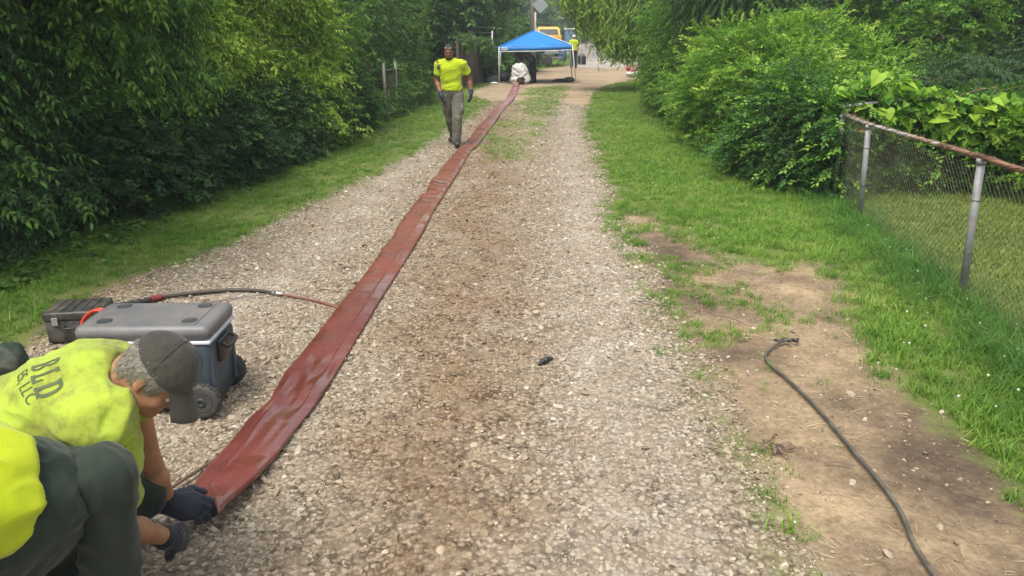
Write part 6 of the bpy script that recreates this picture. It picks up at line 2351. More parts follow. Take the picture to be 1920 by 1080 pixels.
def torso_prims(J, fat=1.0):
    up = _unit(J['neck'] - J['pelvis'])
    lat = J['shR'] - J['shL']
    lat = _unit(lat - up * lat.dot(up))
    fwd = _unit(np.cross(up, lat))
    M = np.stack([lat, fwd, up], 1)
    L = np.linalg.norm(J['neck'] - J['pelvis'])
    w = np.linalg.norm(J['shR'] - J['shL']) / .38
    at = lambda t, f=0: J['pelvis'] + (J['neck'] - J['pelvis']) * t + fwd * f
    P = [ell(at(.70, .012), (.172 * w * fat, .118 * fat, .20 * L / .52), M, k=.05),
         ell(at(.34, .010), (.150 * w * fat, .112 * fat, .17 * L / .52), M, k=.06),
         ell(at(.06, -.008), (.160 * w, .118, .14), M, k=.06),
         cap(J['shL'] * .88 + J['neck'] * .12 - up * .012, J['shR'] * .88 + J['neck'] * .12 - up * .012, .062 * fat, .062 * fat, k=.06),
         cap(at(.93), J['neck'] + up * .03, .075, .056, k=.05)]
    return P, up, lat, fwd, M


def arm_prims(J, s, th=1.0):
    a, b, c = J['sh' + s], J['el' + s], J['wr' + s]
    return [cap(a, b, .054 * th, .042 * th, k=.03), cap(b, b * .65 + c * .35, .043 * th, .043 * th, k=.02), cap(b * .65 + c * .35, c, .043 * th, .029 * th, k=.02)]


def leg_prims(J, s, th=1.0):
    a, b, c = J['hip' + s], J['kn' + s], J['an' + s]
    return [cap(a, b, .086 * th, .060 * th, k=.04), cap(b, b * .65 + c * .35, .058 * th, .058 * th, k=.02), cap(b * .65 + c * .35, c, .058 * th, .040 * th, k=.02)]


def boot_prims(an, toe, s=1.0):
    d = toe - an
    dz = d.copy()
    dz[2] = 0
    dz = _unit(dz)
    heel = an - dz * .035 - V3(0, 0, .065)
    ball = toe - dz * .03
    return [cap(an + V3(0, 0, .05), an - V3(0, 0, .03), .047 * s, .046 * s, k=.02), cap(heel, ball, .040 * s, .040 * s, k=.03), ell(toe - dz * .035 + V3(0, 0, .008), (.047 * s, .052 * s, .034 * s), k=.03)]


def strands(name, pts, nrm, direction, mat, parent, L=.03, rad=.0009, seed=1, jitter=.35):
    r = np.random.default_rng(seed)
    v, f = [], []
    for p, n in zip(pts, nrm):
        d = _unit(direction(p) + r.normal(0, jitter, 3))
        d = _unit(d - n * d.dot(n) * .75)
        s_ = np.cross(d, n)
        l = L * r.uniform(.6, 1.2)
        a, b, c = p + n * .0005, p + d * l * .5 + n * .0035, p + d * l + n * .0015
        o = len(v)
        v += [a - s_ * rad, a + s_ * rad, b - s_ * rad, b + s_ * rad, c]
        f += [(o, o + 1, o + 3, o + 2), (o + 2, o + 3, o + 4)]
    o = MB().add(v, f).build(name, mat, parent)
    o['kind'] = 'stuff'
    return o


def surface_of(o):
    me = o.data
    n = len(me.vertices)
    co = np.empty(n * 3, np.float32)
    me.vertices.foreach_get('co', co)
    no = np.empty(n * 3, np.float32)
    me.vertex_normals.foreach_get('vector', no)
    return co.reshape(-1, 3) + np.array(world_loc(o), np.float32), no.reshape(-1, 3)


# ---- the kneeling man ------------------------------------------------------------------
def kneeler():
    J = dict(pelvis=qp(-60, 838, 2.45), neck=qp(214, 700, 2.46), shR=qp(186, 785, 2.28), shL=qp(242, 704, 2.68),
             elR=qp(226, 985, 2.52), wrR=qp(316, 1008, 2.80), elL=qp(284, 868, 2.96), wrL=qp(318, 942, 3.10))
    J['hipR'] = J['pelvis'] + V3(.02, -.10, -.04)
    J['hipL'] = J['pelvis'] + V3(.02, .12, -.06)
    J['knR'] = qp(192, 898, 2.16)
    J['anR'] = V3(J['knR'][0] - .06, J['knR'][1] - .02, .10)
    J['knL'] = qp(262, 930, 3.04)
    J['anL'] = V3(J['knL'][0] - .42, J['knL'][1] + .02, .09)
    root = empty('person', (J['pelvis'][0] + .25, J['pelvis'][1] + .1, 0), 'kneeling man in a dirty lime shirt and dark cap gripping the liner end', 'person')
    skin = mat_skin('sunburnt_skin', (.40, .205, .115), (.31, .15, .082))
    s = 1.05
    fr = Frame(qp(293, 703, 2.38), (.78, .05, .62), (.62, -.12, -.77))
    cfr = Frame(fr.p(0, 0, .006), fr.M @ V3(0, -.16, 1), fr.M @ V3(0, 1, .16))
    tp, up, lat, fwd, M = torso_prims(J)
    hp = head_prims(fr, s)
    neck = [cap(J['neck'] - up * .03, fr.p(0, -.035, -.045), .068, .062, k=.03)]
    body = tp + neck + hp
    for k in 'LR':
        body += arm_prims(J, k, 1.0 if k == 'R' else .92) + leg_prims(J, k, .9)
    blob('body', body, skin, root, .0056, 2)
    eyes(fr, s, root, mat_plain('eye_white', (.7, .68, .65), None, 5, .2, bumpk=0), mat_plain('iris_brown', (.05, .03, .02), None, 5, .2, bumpk=0))
    # shirt
    lime = mat_cloth('dirty_lime_cloth', (.36, .46, .045), (.30, .40, .038), (.14, .12, .03), .7, seed=3.1)
    tops = grow([p for p in tp[:4]], .020)
    slR = J['shR'] + (J['elR'] - J['shR']) * .76
    slL = J['shL'] + (J['elL'] - J['shL']) * .38
    shirt = tops + [cone(J['shR'] + (J['elR'] - J['shR']) * .05, slR, .070, .074, k=.10), cap(J['shR'], J['shR'] + (slR - J['shR']) * .35, .078, .076, k=.10), cone(J['shL'], slL, .060, .066, k=.08),
                    cap(J['neck'] * .75 + J['shR'] * .25 - up * .02, J['neck'] * .75 + J['shL'] * .25 - up * .02, .070, .070, k=.05),
                    # cloth hanging under the belly and the loose point under the sleeve
                    ell(J['pelvis'] * .55 + J['neck'] * .45 + fwd * .05, (.165, .10, .22), M, k=.10), ell(J['shR'] * .6 + J['pelvis'] * .4 + fwd * .03, (.10, .10, .15), M, k=.08), ell(J['neck'] * .62 + J['pelvis'] * .38 - fwd * .035, (.17, .10, .24), M, k=.08)]
    # collar opening round the neck
    shirt += [cap(J['neck'] - up * .01, fr.p(0, -.03, -.06), .064, .075, k=.006, op='s')]
    # hem at the waist
    shirt += [cut(J['pelvis'] + up * .02, -up)]
    so = blob('shirt', shirt, lime, root, .0065, 2, dict(amp=.0095, freq=9.5, axis=up * .35 + lat * .9 + fwd * .4, stretch=3.4, seed=21))
    # collar band
    cpts = []
    a0, a1 = J['neck'] - up * .01, fr.p(0, -.03, -.06)
    ax = _unit(a1 - a0)
    e1 = _unit(lat - ax * lat.dot(ax))
    e2 = np.cross(ax, e1)
    tree = BVHTree.FromPolygons([tuple(v) for v in surface_of(so)[0]], [tuple(p.vertices) for p in so.data.polygons])
    for i in range(41):
        w = 2 * PI * i / 40
        rdir = e1 * math.cos(w) + e2 * math.sin(w)
        q = a0 + ax * .035 + rdir * .074
        hit = tree.find_nearest(Vector(q))
        cpts.append(np.array(hit[0]) * .8 + q * .2)
    MB().tube(cpts, .0055, 6, False).build('collar', lime, so, True)
    # sleeve hem
    for sl, d, r0 in ((slR, J['elR'] - J['shR'], .070), (slL, J['elL'] - J['shL'], .064)):
        d = _unit(d)
        x1 = _unit(np.cross(d, V3(0, 0, 1)))
        x2 = np.cross(d, x1)
        MB().tube([sl - d * .004 + (x1 * math.cos(w) + x2 * math.sin(w)) * (r0 + .003 * math.sin(3 * w)) for w in np.linspace(0, 2 * PI, 30)], .004, 6, False).build('sleeve_hem', lime, so, True)
    # printed letters across the back
    ink = mat_plain('faded_black_print', (.055, .075, .035), (.09, .12, .04), 60, .8, bumpk=0)
    slab = {'B': [[(0, 0), (.16, 0), (.16, 1), (0, 1), (0, .86), (.02, .86), (.02, .14), (0, .14)]]}

    def glyph(ch):
        """Heavy slab letters as strokes: list of polygons in a unit box."""
        t = .21
        if ch == 'L':
            return [[(.08, 0), (.08 + t, 0), (.08 + t, 1), (.08, 1)], [(0, .86), (.4, .86), (.4, 1), (0, 1)], [(0, 0), (.74, 0), (.74, .15), (0, .15)], [(.60, .15), (.74, .15), (.74, .38), (.60, .38)]]
        polys = [[(.08, 0), (.08 + t, 0), (.08 + t, 1), (.08, 1)], [(0, .87), (.1, .87), (.1, 1), (0, 1)], [(0, 0), (.1, 0), (.1, .13), (0, .13)]]

        def bowl(x0, yc, ry, rx):
            out = []
            n = 12
            for i in range(n):
                a, b = -PI / 2 + PI * i / n, -PI / 2 + PI * (i + 1) / n
                out.append([(x0 + (rx - t) * math.cos(a), yc + (ry - .13) * math.sin(a)), (x0 + rx * math.cos(a), yc + ry * math.sin(a)), (x0 + rx * math.cos(b), yc + ry * math.sin(b)), (x0 + (rx - t) * math.cos(b), yc + (ry - .13) * math.sin(b))])
            return out
        if ch == 'D':
            polys += bowl(.38, .5, .5, .46) + [[(.2, .87), (.40, .87), (.40, 1), (.2, 1)], [(.2, 0), (.40, 0), (.40, .13), (.2, .13)]]
        if ch == 'B':
            polys += bowl(.40, .735, .265, .36) + bowl(.40, .25, .25, .40) + [[(.2, .87), (.42, .87), (.42, 1), (.2, 1)], [(.2, .47), (.42, .47), (.42, .60), (.2, .60)], [(.2, 0), (.42, 0), (.42, .13), (.2, .13)]]
        return polys

    def stamp(polys, o, r, u, name):
        mb = MB()
        n = -_unit(np.cross(r, u))
        if n.dot(-fwd) < 0:
            n = -n
        for poly in polys:
            # subdivide quads so they follow the cloth
            a, b, c, d = [np.array(q) for q in poly]
            k1 = max(1, int(np.linalg.norm(b - a) / .008))
            k2 = max(1, int(np.linalg.norm(d - a) / .008))
            vs = []
            for i in range(k1 + 1):
                for j in range(k2 + 1):
                    q = (a * (1 - i / k1) + b * i / k1) * (1 - j / k2) + (d * (1 - i / k1) + c * i / k1) * j / k2
                    w = o + r * q[0] + u * q[1]
                    hit = tree.ray_cast(Vector(w + n * .25), Vector(-n))
                    p = hit[0] if hit[0] is not None else Vector(w)
                    nn = hit[1] if hit[0] is not None else Vector(n)
                    vs.append(tuple(p + Vector(n) * .0022))
            fs = []
            for i in range(k1):
                for j in range(k2):
                    q0 = i * (k2 + 1) + j
                    fs.append((q0, q0 + 1, q0 + k2 + 2, q0 + k2 + 1))
            mb.add(vs, fs)
        return mb.build(name, ink, so)
    # anchor: the D sits low on the near shoulder blade
    cam0 = Vector((0, 0, HC))

    def on_back(px, py):
        h = tree.ray_cast(cam0, Vector(_ray(px, py)).normalized())
        return np.array(h[0]) if h[0] is not None else None
    pD, pB = on_back(92, 729), on_back(86, 686)
    if pD is not None and pB is not None:
        r_ = _unit(pD - pB)
        u_ = _unit(up - r_ * up.dot(r_))
        step = np.linalg.norm(pD - pB) / 2
        H = .078
        Wd = step * .94
        for i, ch in enumerate('BLD'):
            c = pB + (pD - pB) * i / 2
            c = c - u_ * H / 2 - r_ * Wd * .45
            k = (.72, .82, 1.0)[i]
            polys = [[(x * Wd * k / .84, y * H) for x, y in pl] for pl in glyph(ch)]
            stamp(polys, c, r_, u_, 'letter')
    # small line under it
    p1, p2 = on_back(38, 702), on_back(58, 758)
    if p1 is not None and p2 is not None:
        cu = bpy.data.curves.new('t', 'FONT')
        cu.body = 'ES, LLC'
        cu.size = 1
        to = bpy.data.objects.new('t', cu)
        COL.objects.link(to)
        dg = bpy.context.evaluated_depsgraph_get()
        me = bpy.data.meshes.new_from_object(to.evaluated_get(dg))
        bpy.data.objects.remove(to)
        bm = bmesh.new()
        bm.from_mesh(me)
        bmesh.ops.triangulate(bm, faces=bm.faces)
        bmesh.ops.subdivide_edges(bm, edges=[e for e in bm.edges if e.calc_length() > .2], cuts=2)
        xs = [v.co.x for v in bm.verts]
        Lt = max(xs) - min(xs)
        r_ = _unit(p2 - p1)
        u_ = _unit(up - r_ * up.dot(r_))
        n = np.cross(r_, u_)
        if n.dot(-fwd) < 0:
            n = -n
        sc = np.linalg.norm(p2 - p1) / Lt
        for v in bm.verts:
            w = p1 + r_ * (v.co.x - min(xs)) * sc + u_ * (v.co.y * sc * 1.15 - .008)
            h = tree.ray_cast(Vector(w + n * .25), Vector(-n))
            p = h[0] if h[0] is not None else Vector(w)
            v.co = p + Vector(n) * .002
        me2 = bpy.data.meshes.new('small_print')
        bm.to_mesh(me2)
        bm.free()
        wpart('small_print', me2, ink, so)
    # trousers
    dk = mat_cloth('dark_green_trousers', (.019, .030, .020), (.012, .019, .013), (.04, .045, .03), .3, rough=.75, seed=1.3)
    trou = grow([tp[2]], .018) + [cap(J['hipR'], J['knR'], .100, .088, k=.05), cap(J['knR'], J['anR'], .086, .068, k=.03), cap(J['hipL'], J['knL'] + V3(-.02, 0, .01), .100, .082, k=.05), cap(J['knL'], J['anL'], .082, .062, k=.03), ell(J['knL'] + V3(.03, -.03, .02), (.085, .085, .09), k=.04)]
    blob('trousers', trou, dk, root, .0085, 2, dict(amp=.009, freq=10, axis=(0.3, 0, 1), stretch=2.2, seed=31))
    for k, toe in (('R', J['anR'] + V3(.17, -.02, -.06)), ('L', J['anL'] + V3(-.10, 0, -.05))):
        blob('boot', boot_prims(J['an' + k], toe), M_BLACK, root, .01, 1)
    # gloves
    gl = mat_cloth('navy_glove', (.016, .019, .034), (.010, .012, .022), (.03, .03, .03), .4, rough=.6, seed=5.)
    dR = qp(378, 1008, 3.0) - J['wrR']
    P = hand_prims(J['wrR'], dR, V3(.05, -.75, .55), 1, (.45, .6, .5), 1.12, 1.22, thumb=(.7, .6, -.3))
    P += [cone(J['wrR'] - _unit(dR) * .045, J['wrR'] + _unit(dR) * .02, .041, .038, k=.012)]
    blob('glove', P, gl, root, .004, 2, dict(amp=.0016, freq=34, seed=3))
    dL = qp(408, 958, 3.12) - J['wrL']
    P = hand_prims(J['wrL'], dL, V3(-.1, -.45, .85), -1, (.45, .7, .5), 1.32, 1.25, thumb=(.7, .5, -.4))
    P += [cone(J['wrL'] - _unit(dL) * .07, J['wrL'] + _unit(dL) * .02, .050, .042, k=.012)]
    blob('glove', P, gl, root, .004, 2, dict(amp=.0016, freq=34, seed=4))
    # hair: a cropped grey shell with strands
    hairm = mat_plain('grey_hair', (.30, .27, .22), (.13, .115, .095), 55, .6, bumpk=.6, bscale=200)
    hs_ = [ell(fr.p(0, -.010 * s, .030 * s), (.084 * s, .103 * s, .096 * s), fr.M), ell(fr.p(0, -.062 * s, -.035 * s), (.055 * s, .040 * s, .05 * s), fr.M, k=.03),
           cut(fr.p(0, .048 * s, 0), fr.M @ V3(0, 1, -.35)), cut(fr.p(0, -.02 * s, -.052 * s), fr.M @ V3(0, .42, -1)),
           ell(fr.p(.086 * s, .004 * s, -.022 * s), (.022 * s, .024 * s, .036 * s), fr.M, k=.006, op='s'), ell(fr.p(-.086 * s, .004 * s, -.022 * s), (.022 * s, .024 * s, .036 * s), fr.M, k=.006, op='s')]
    ho = blob('hair', hs_, hairm, root, .005, 1, dict(amp=.0022, freq=60, seed=9))
    P_, N_ = surface_of(ho)
    r = np.random.default_rng(4)
    loc = (P_ - fr.o) @ fr.M
    sel = np.where((loc[:, 2] < .075) & (loc[:, 1] < .06))[0]
    pick = r.choice(sel, 3600)
    downv = fr.M @ V3(0, -.25, -1)
    strands('strands', P_[pick] + r.normal(0, .002, (3600, 3)), N_[pick], lambda p: downv, mat_plain('grey_hair_strand', (.26, .23, .185), (.10, .085, .07), 80, .5, bumpk=0), ho, .024, .0006, 6, .18)
    # eyebrow and stubble are left to the colour of the skin; cap
    capm = mat_cloth('dark_faded_cap', (.034, .033, .027), (.022, .022, .018), (.09, .08, .06), .4, weave=200, seed=2.2)
    cp = [ell(cfr.p(0, -.002 * s, .040 * s), (.0885 * s, .108 * s, .098 * s), cfr.M), cut(cfr.p(0, 0, .034 * s), cfr.M @ V3(0, -.30, -1)),
          ell(cfr.p(0, -.118 * s, .052 * s), (.034 * s, .05 * s, .026 * s), cfr.M, k=.006, op='s')]
    co = blob('cap', cp, capm, root, .0045, 2, dict(amp=.0016, freq=18, seed=5))
    # brim
    v, f = [], []
    na, nr = 22, 8
    for layer in (0, 1):
        for i in range(na + 1):
            a = -.86 + 1.72 * i / na
            for j in range(nr + 1):
                t = j / nr
                x = math.sin(a) * (.084 + .004 * t)
                y = math.cos(a) * .104 + t * .078 * (math.cos(a * .82) ** .7)
                z = .026 - .060 * t - .38 * max(abs(x) - .02, 0) * (.2 + .8 * t) - .0035 * layer
                v.append(tuple(cfr.p(x * s, y * s, z * s)))
    st = (na + 1) * (nr + 1)
    for i in range(na):
        for j in range(nr):
            q = i * (nr + 1) + j
            f.append((q, q + 1, q + nr + 2, q + nr + 1))
            f.append((st + q, st + q + nr + 1, st + q + nr + 2, st + q + 1))
        q = i * (nr + 1) + nr
        f.append((q, st + q, st + q + nr + 1, q + nr + 1))
    MB().add(v, f).build('brim', capm, co, True)
    sm = MB()
    for k in range(3):
        a = k * PI / 3
        pts = []
        for t in np.linspace(.12, PI - .12, 18):
            pts.append(cfr.p(.0905 * s * math.cos(t) * math.cos(a), .110 * s * math.cos(t) * math.sin(a), (.040 + .0995 * math.sin(t)) * s))
        sm.tube(pts, .0011, 4, False)
    sm.tube([cfr.p(0, 0, .137 * s), cfr.p(0, 0, .142 * s)], [.007, .004], 8)
    sm.build('seam', capm, co, True)
    sb = [cfr.p(math.sin(a) * .082 * s, -.086 * s * math.cos(a) - .012 * s, .030 * s) for a in np.linspace(-.5, .5, 12)]
    MB().tube(sb, [.005] * 12, 6).build('strap', M_BLKP, co, True)


kneeler()


# ---- the second man close to the camera -----------------------------------------------------
def crouching():
    pel = qp(14, 915, 2.02)
    neck = qp(-320, 938, 1.70)
    J = dict(pelvis=pel, neck=neck)
    up = _unit(neck - pel)
    lat = _unit(np.cross(V3(0, 0, 1), up))
    J['shR'] = neck + lat * .19 - up * .06
    J['shL'] = neck - lat * .19 - up * .06
    if (J['shR'] - J['shL'])[1] > 0:
        J['shR'], J['shL'] = J['shL'], J['shR']
    for k, sy in (('R', -1), ('L', 1)):
        J['el' + k] = J['sh' + k] + V3(-.05, .02, -.28)
        J['wr' + k] = J['el' + k] + V3(.12, .03, -.20)
        J['hip' + k] = pel + V3(0, sy * .09, -.05)
        J['kn' + k] = V3(pel[0] - .10, pel[1] + .10 + sy * .11, .42)
        J['an' + k] = V3(pel[0] + .0, pel[1] + .02 + sy * .10, .10)
    root = empty('person', (pel[0] - .1, pel[1], 0), 'crouching man with a clean bright yellow shirt cut off by the lower left corner', 'person')
    skin = mat_skin('tanned_skin', (.42, .20, .11), (.34, .15, .08))
    tp, up, lat, fwd, M = torso_prims(J)
    hf = Frame(neck + up * .17 + V3(0, 0, -.03), up * .9 + V3(0, 0, .3), V3(-.1, .1, -1))
    body = tp + head_prims(hf) + [cap(neck - up * .03, hf.p(0, -.03, -.05), .06, .055, k=.03)]
    for k in 'LR':
        body += arm_prims(J, k) + leg_prims(J, k, .9)
        body += hand_prims(J['wr' + k], V3(.3, 0, -1), V3(-1, 0, 0), 1, (.3, .4, .3))
    blob('body', body, skin, root, .011, 2)
    blob('hair', [ell(hf.p(0, -.012, .036), (.083, .100, .094), hf.M), cut(hf.p(0, .05, 0), hf.M @ V3(0, 1, -.3)), cut(hf.p(0, 0, -.05), hf.M @ V3(0, .3, -1))], mat_plain('brown_hair', (.06, .04, .025), None, 60, .6, bumpk=.5, bscale=200), root, .008, 1)
    yl = mat_cloth('bright_yellow_cloth', (.50, .56, .010), (.40, .50, .010), (.38, .46, .02), .25, seed=7.7)
    shirt = grow(tp[:4], .024) + [ell(pel * .72 + neck * .28, (.185, .165, .20), M, k=.06)]
    for k in 'LR':
        sl = J['sh' + k] * .45 + J['el' + k] * .55
        shirt += [cone(J['sh' + k], sl, .078, .086, k=.05)]
    shirt += [cap(neck, hf.p(0, -.03, -.06), .06, .07, k=.006, op='s'), cut(pel + up * .012, -up)]
    so = blob('shirt', shirt, yl, root, .0085, 2, dict(amp=.012, freq=7.5, axis=up, stretch=2.4, seed=41))
    # hem band follows the cut
    dk = mat_cloth('dark_green_work_trousers', (.018, .032, .021), (.012, .021, .015), (.04, .05, .035), .35, rough=.75, seed=9.)
    hipc = pel - up * .035 + V3(0, 0, -.06)
    tr = [ell(hipc, (.175, .165, .135), M, k=.05), ell(pel + up * .06, (.155, .130, .14), M, k=.05)]
    for k in 'LR':
        tr += [cap(J['hip' + k], J['kn' + k], .105, .085, k=.08), cap(J['kn' + k], J['an' + k], .086, .072, k=.03)]
    to = blob('trousers', tr, dk, root, .0085, 2, dict(amp=.011, freq=10, axis=(.7, .1, .7), stretch=3.0, seed=43))
    for k in 'LR':
        blob('boot', boot_prims(J['an' + k], J['an' + k] + V3(-.17, 0, -.06)), M_BLACK, root, .012, 1)


crouching()


# ---- the walking man ------------------------------------------------------------------------
def walker():
    yb = 13.85
    k_ = .00995
    X = lambda px: (px - 960) * k_
    Z = lambda py: (272 - py) * .00948
    A = lambda px, py, dy=0.0: V3(X(px), yb + dy, Z(py))
    J = dict(pelvis=A(850, 172, .02), neck=A(848, 113, .0), shR=A(828, 118, .01), shL=A(871, 117, .0),
             elR=A(823, 150, .05), wrR=A(831, 172, -.10), elL=A(882, 147, .10), wrL=A(885, 170, .02),
             hipR=A(842, 178, .02), hipL=A(861, 178, -.01), knL=A(860, 219, -.16), anL=A(858, 259, -.14), knR=A(845, 222, .10), anR=A(846, 252, .42))
    root = empty('person', (X(850), yb, 0), 'walking man in a bright yellow t-shirt and grey cargo trousers beside the liner', 'person')
    skin = mat_skin('brown_skin', (.26, .115, .062), (.19, .08, .044))
    fr = Frame(A(847, 97, -.045) + V3(0, 0, .01), (0, -.20, .97), (-.05, -.97, -.22))
    s = 1.06
    tp, up, lat, fwd, M = torso_prims(J, 1.0)
    body = tp + head_prims(fr, s) + [cap(J['neck'] - up * .02, fr.p(0, -.03, -.05), .066, .060, k=.03)]
    for k in 'LR':
        body += arm_prims(J, k, 1.22) + leg_prims(J, k)
    blob('body', body, skin, root, .008, 2)
    eyes(fr, s, root, mat_plain('eyelid', (.13, .055, .03), None, 5, .4, bumpk=0), mat_plain('lash_dark', (.02, .012, .01), None, 5, .4, bumpk=0))
    blk = mat_plain('black_hair', (.012, .010, .009), (.02, .017, .015), 60, .7, bumpk=.6, bscale=160)
    blob('hair', [ell(fr.p(0, -.012 * s, .038 * s), (.079 * s, .098 * s, .090 * s), fr.M), cut(fr.p(0, .052 * s, .03 * s), fr.M @ V3(0, 1, -.75)), cut(fr.p(0, 0, -.03 * s), fr.M @ V3(0, .35, -1))], blk, root, .007, 1)
    blob('beard', [ell(fr.p(0, .046 * s, -.092 * s), (.050 * s, .050 * s, .036 * s), fr.M), cap(fr.p(-.058 * s, .015 * s, -.05 * s), fr.p(-.04 * s, .05 * s, -.09 * s), .012, .014), cap(fr.p(.058 * s, .015 * s, -.05 * s), fr.p(.04 * s, .05 * s, -.09 * s), .012, .014),
                   cap(fr.p(-.02 * s, .088 * s, -.053 * s), fr.p(.02 * s, .088 * s, -.053 * s), .0065, .0065, k=.006), ell(fr.p(0, .092 * s, -.070 * s), (.022 * s, .014 * s, .010 * s), fr.M, k=.006, op='s')], blk, root, .006, 1)
    yl = mat_cloth('yellow_tee_cloth', (.46, .58, .014), (.38, .50, .014), (.26, .32, .02), .4, seed=4.4)
    slR, slL = J['shR'] * .38 + J['elR'] * .62, J['shL'] * .38 + J['elL'] * .62
    shirt = grow(tp[:4], .012) + [cone(J['shR'], slR, .070, .077, k=.06), cone(J['shL'], slL, .070, .077, k=.06), ell(J['pelvis'] + V3(0, 0, .10), (.175, .130, .13), M, k=.05)]
    shirt += [cap(J['neck'] - up * .0, fr.p(0, -.02, -.06), .062, .075, k=.006, op='s'), cut(J['pelvis'] + V3(0, 0, .055), (0, 0, -1))]
    so = blob('shirt', shirt, yl, root, .009, 2, dict(amp=.0065, freq=10, axis=(1, 0, .5), stretch=2.6, seed=51))
    tree = BVHTree.FromPolygons([tuple(v) for v in surface_of(so)[0]], [tuple(p.vertices) for p in so.data.polygons])
    mb = MB()
    r = np.random.default_rng(2)
    for i in range(11):
        for j in range(1):
            x = J['neck'][0] - .11 + i * .022
            z = J['neck'][2] - .135 - j * .016
            h = tree.ray_cast(Vector((x, yb - 1, z)), Vector((0, 1, 0)))
            if h[0] is None or (i in (4,) and j == 0):
                continue
            p = h[0]
            w_ = .006 + .004 * r.random()
            mb.box((p.x - w_, p.y - .003, p.z - .005), (p.x + w_ * .5, p.y - .001, p.z + .005))
    mb.build('print', mat_plain('worn_print', (.24, .27, .03), None, 60, .8, bumpk=0), so)
    gy = mat_cloth('grey_green_cargo_cloth', (.150, .145, .115), (.115, .112, .09), (.05, .045, .04), .5, rough=.9, seed=6.6)
    tr = grow([tp[2]], .014) + [cap(J['hipL'], J['knL'], .098, .078, k=.03), cap(J['knL'], J['anL'] + V3(0, 0, .0), .078, .072, k=.02), cap(J['hipR'], J['knR'], .098, .076, k=.03), cap(J['knR'], J['anR'] + V3(0, 0, .03), .076, .068, k=.02)]
    for k, sx in (('L', 1), ('R', -1)):
        c = J['hip' + k] * .45 + J['kn' + k] * .55 + V3(sx * .080, .01, .0)
        tr += [ell(c, (.030, .075, .10), k=.02)]
    tr += [cap(A(852, 190, 0), A(852, 186, 0), .05, .05, k=.03)]
    blob('trousers', tr, gy, root, .009, 2, dict(amp=.010, freq=8, axis=(.5, 0, 1), stretch=1.6, seed=53))
    bt = mat_plain('brown_black_boot', (.045, .032, .025), (.03, .022, .018), 20, .6)
    blob('boot', boot_prims(J['anL'], J['anL'] + V3(.02, -.20, -.055), 1.12) + [cut((0, 0, .012), (0, 0, -1))], bt, root, .009, 1)
    blob('boot', boot_prims(J['anR'], J['anR'] + V3(-.02, -.17, -.12), 1.12), bt, root, .009, 1)
    gl = mat_plain('blue_grey_glove', (.045, .055, .10), (.03, .035, .07), 30, .5, bumpk=.2, bscale=100)
    for k, sd_, dd in (('R', 1, V3(.22, -.18, -1)), ('L', -1, V3(-.05, -.05, -1))):
        P = hand_prims(J['wr' + k], dd, V3((-1 if k == 'R' else 1), -.35, 0), sd_, (.3, .35, .3), 1.14, 1.15)
        P += [cone(J['wr' + k] + _unit(-dd) * .05, J['wr' + k], .038, .036, k=.01)]
        blob('glove', P, gl, root, .0055, 1)
    # belt and a rag in the back pocket
    # radio clipped to the chest: rests on him, so a thing of its own
    h = tree.ray_cast(Vector((X(823.5) + .045, yb - 1, Z(122))), Vector((0, 1, 0)))
    p = h[0] if h[0] is not None else Vector((X(826), yb - .15, Z(122)))
    ro = empty('radio_microphone', tuple(p), 'black speaker microphone clipped to the chest of the walking man', 'radio')
    MB().box((p.x - .026, p.y - .038, p.z - .042), (p.x + .026, p.y - .006, p.z + .030), ch=.009).build('body', M_BLKP, ro, True)
    MB().lathe([(.001, -.004), (.018, -.004), (.020, 0), (.018, .004), (.001, .004)], 14, Matrix.Translation((p.x, p.y - .041, p.z)) @ Matrix.Rotation(PI / 2, 4, 'X')).build('speaker_grille', mat_plain('grey_grille', (.15, .16, .14), None, 30, .4), ro, True)
    MB().tube(spline([(p.x - .002, p.y - .02, p.z + .03), (p.x - .012, p.y - .015, p.z + .09), (p.x - .02, p.y + .02, p.z + .14)], 12), .005, 6).build('cord', M_BLKP, ro, True)
    # sunglasses pushed up on the head
    gfr = lambda x, y, z: Vector(fr.p(x * s, y * s, z * s))
    go = empty('sunglasses', tuple(gfr(0, .07, .085)), 'sunglasses pushed up on the black hair of the walking man', 'sunglasses')
    shiny = mat_plain('mirrored_lens', (.75, .78, .80), None, 5, .08, .9, bumpk=0)
    for sx in (-1, 1):
        v = []
        for t in np.linspace(0, 2 * PI, 13)[:-1]:
            v.append(gfr(sx * .033 + .027 * math.cos(t), .083 - .012 * abs(math.cos(t) * 0 + sx * .4), .080 + .018 * math.sin(t)))
        v2 = [q + (gfr(0, .006, .002) - gfr(0, 0, 0)) for q in v]
        n = len(v)
        MB().add([tuple(q) for q in v + v2], [tuple(range(n))[::-1], tuple(n + i for i in range(n))] + [(i, (i + 1) % n, n + (i + 1) % n, n + i) for i in range(n)]).build('lens', shiny, go)
        MB().tube([gfr(sx * .058, .080, .082), gfr(sx * .080, .05, .075), gfr(sx * .082, -.03, .05)], .0032, 5).build('temple_arm', M_BLKP, go)
    MB().tube([gfr(-.060, .084, .100), gfr(0, .092, .098), gfr(.060, .084, .100)], .004, 5).build('frame', M_BLKP, go)


walker()


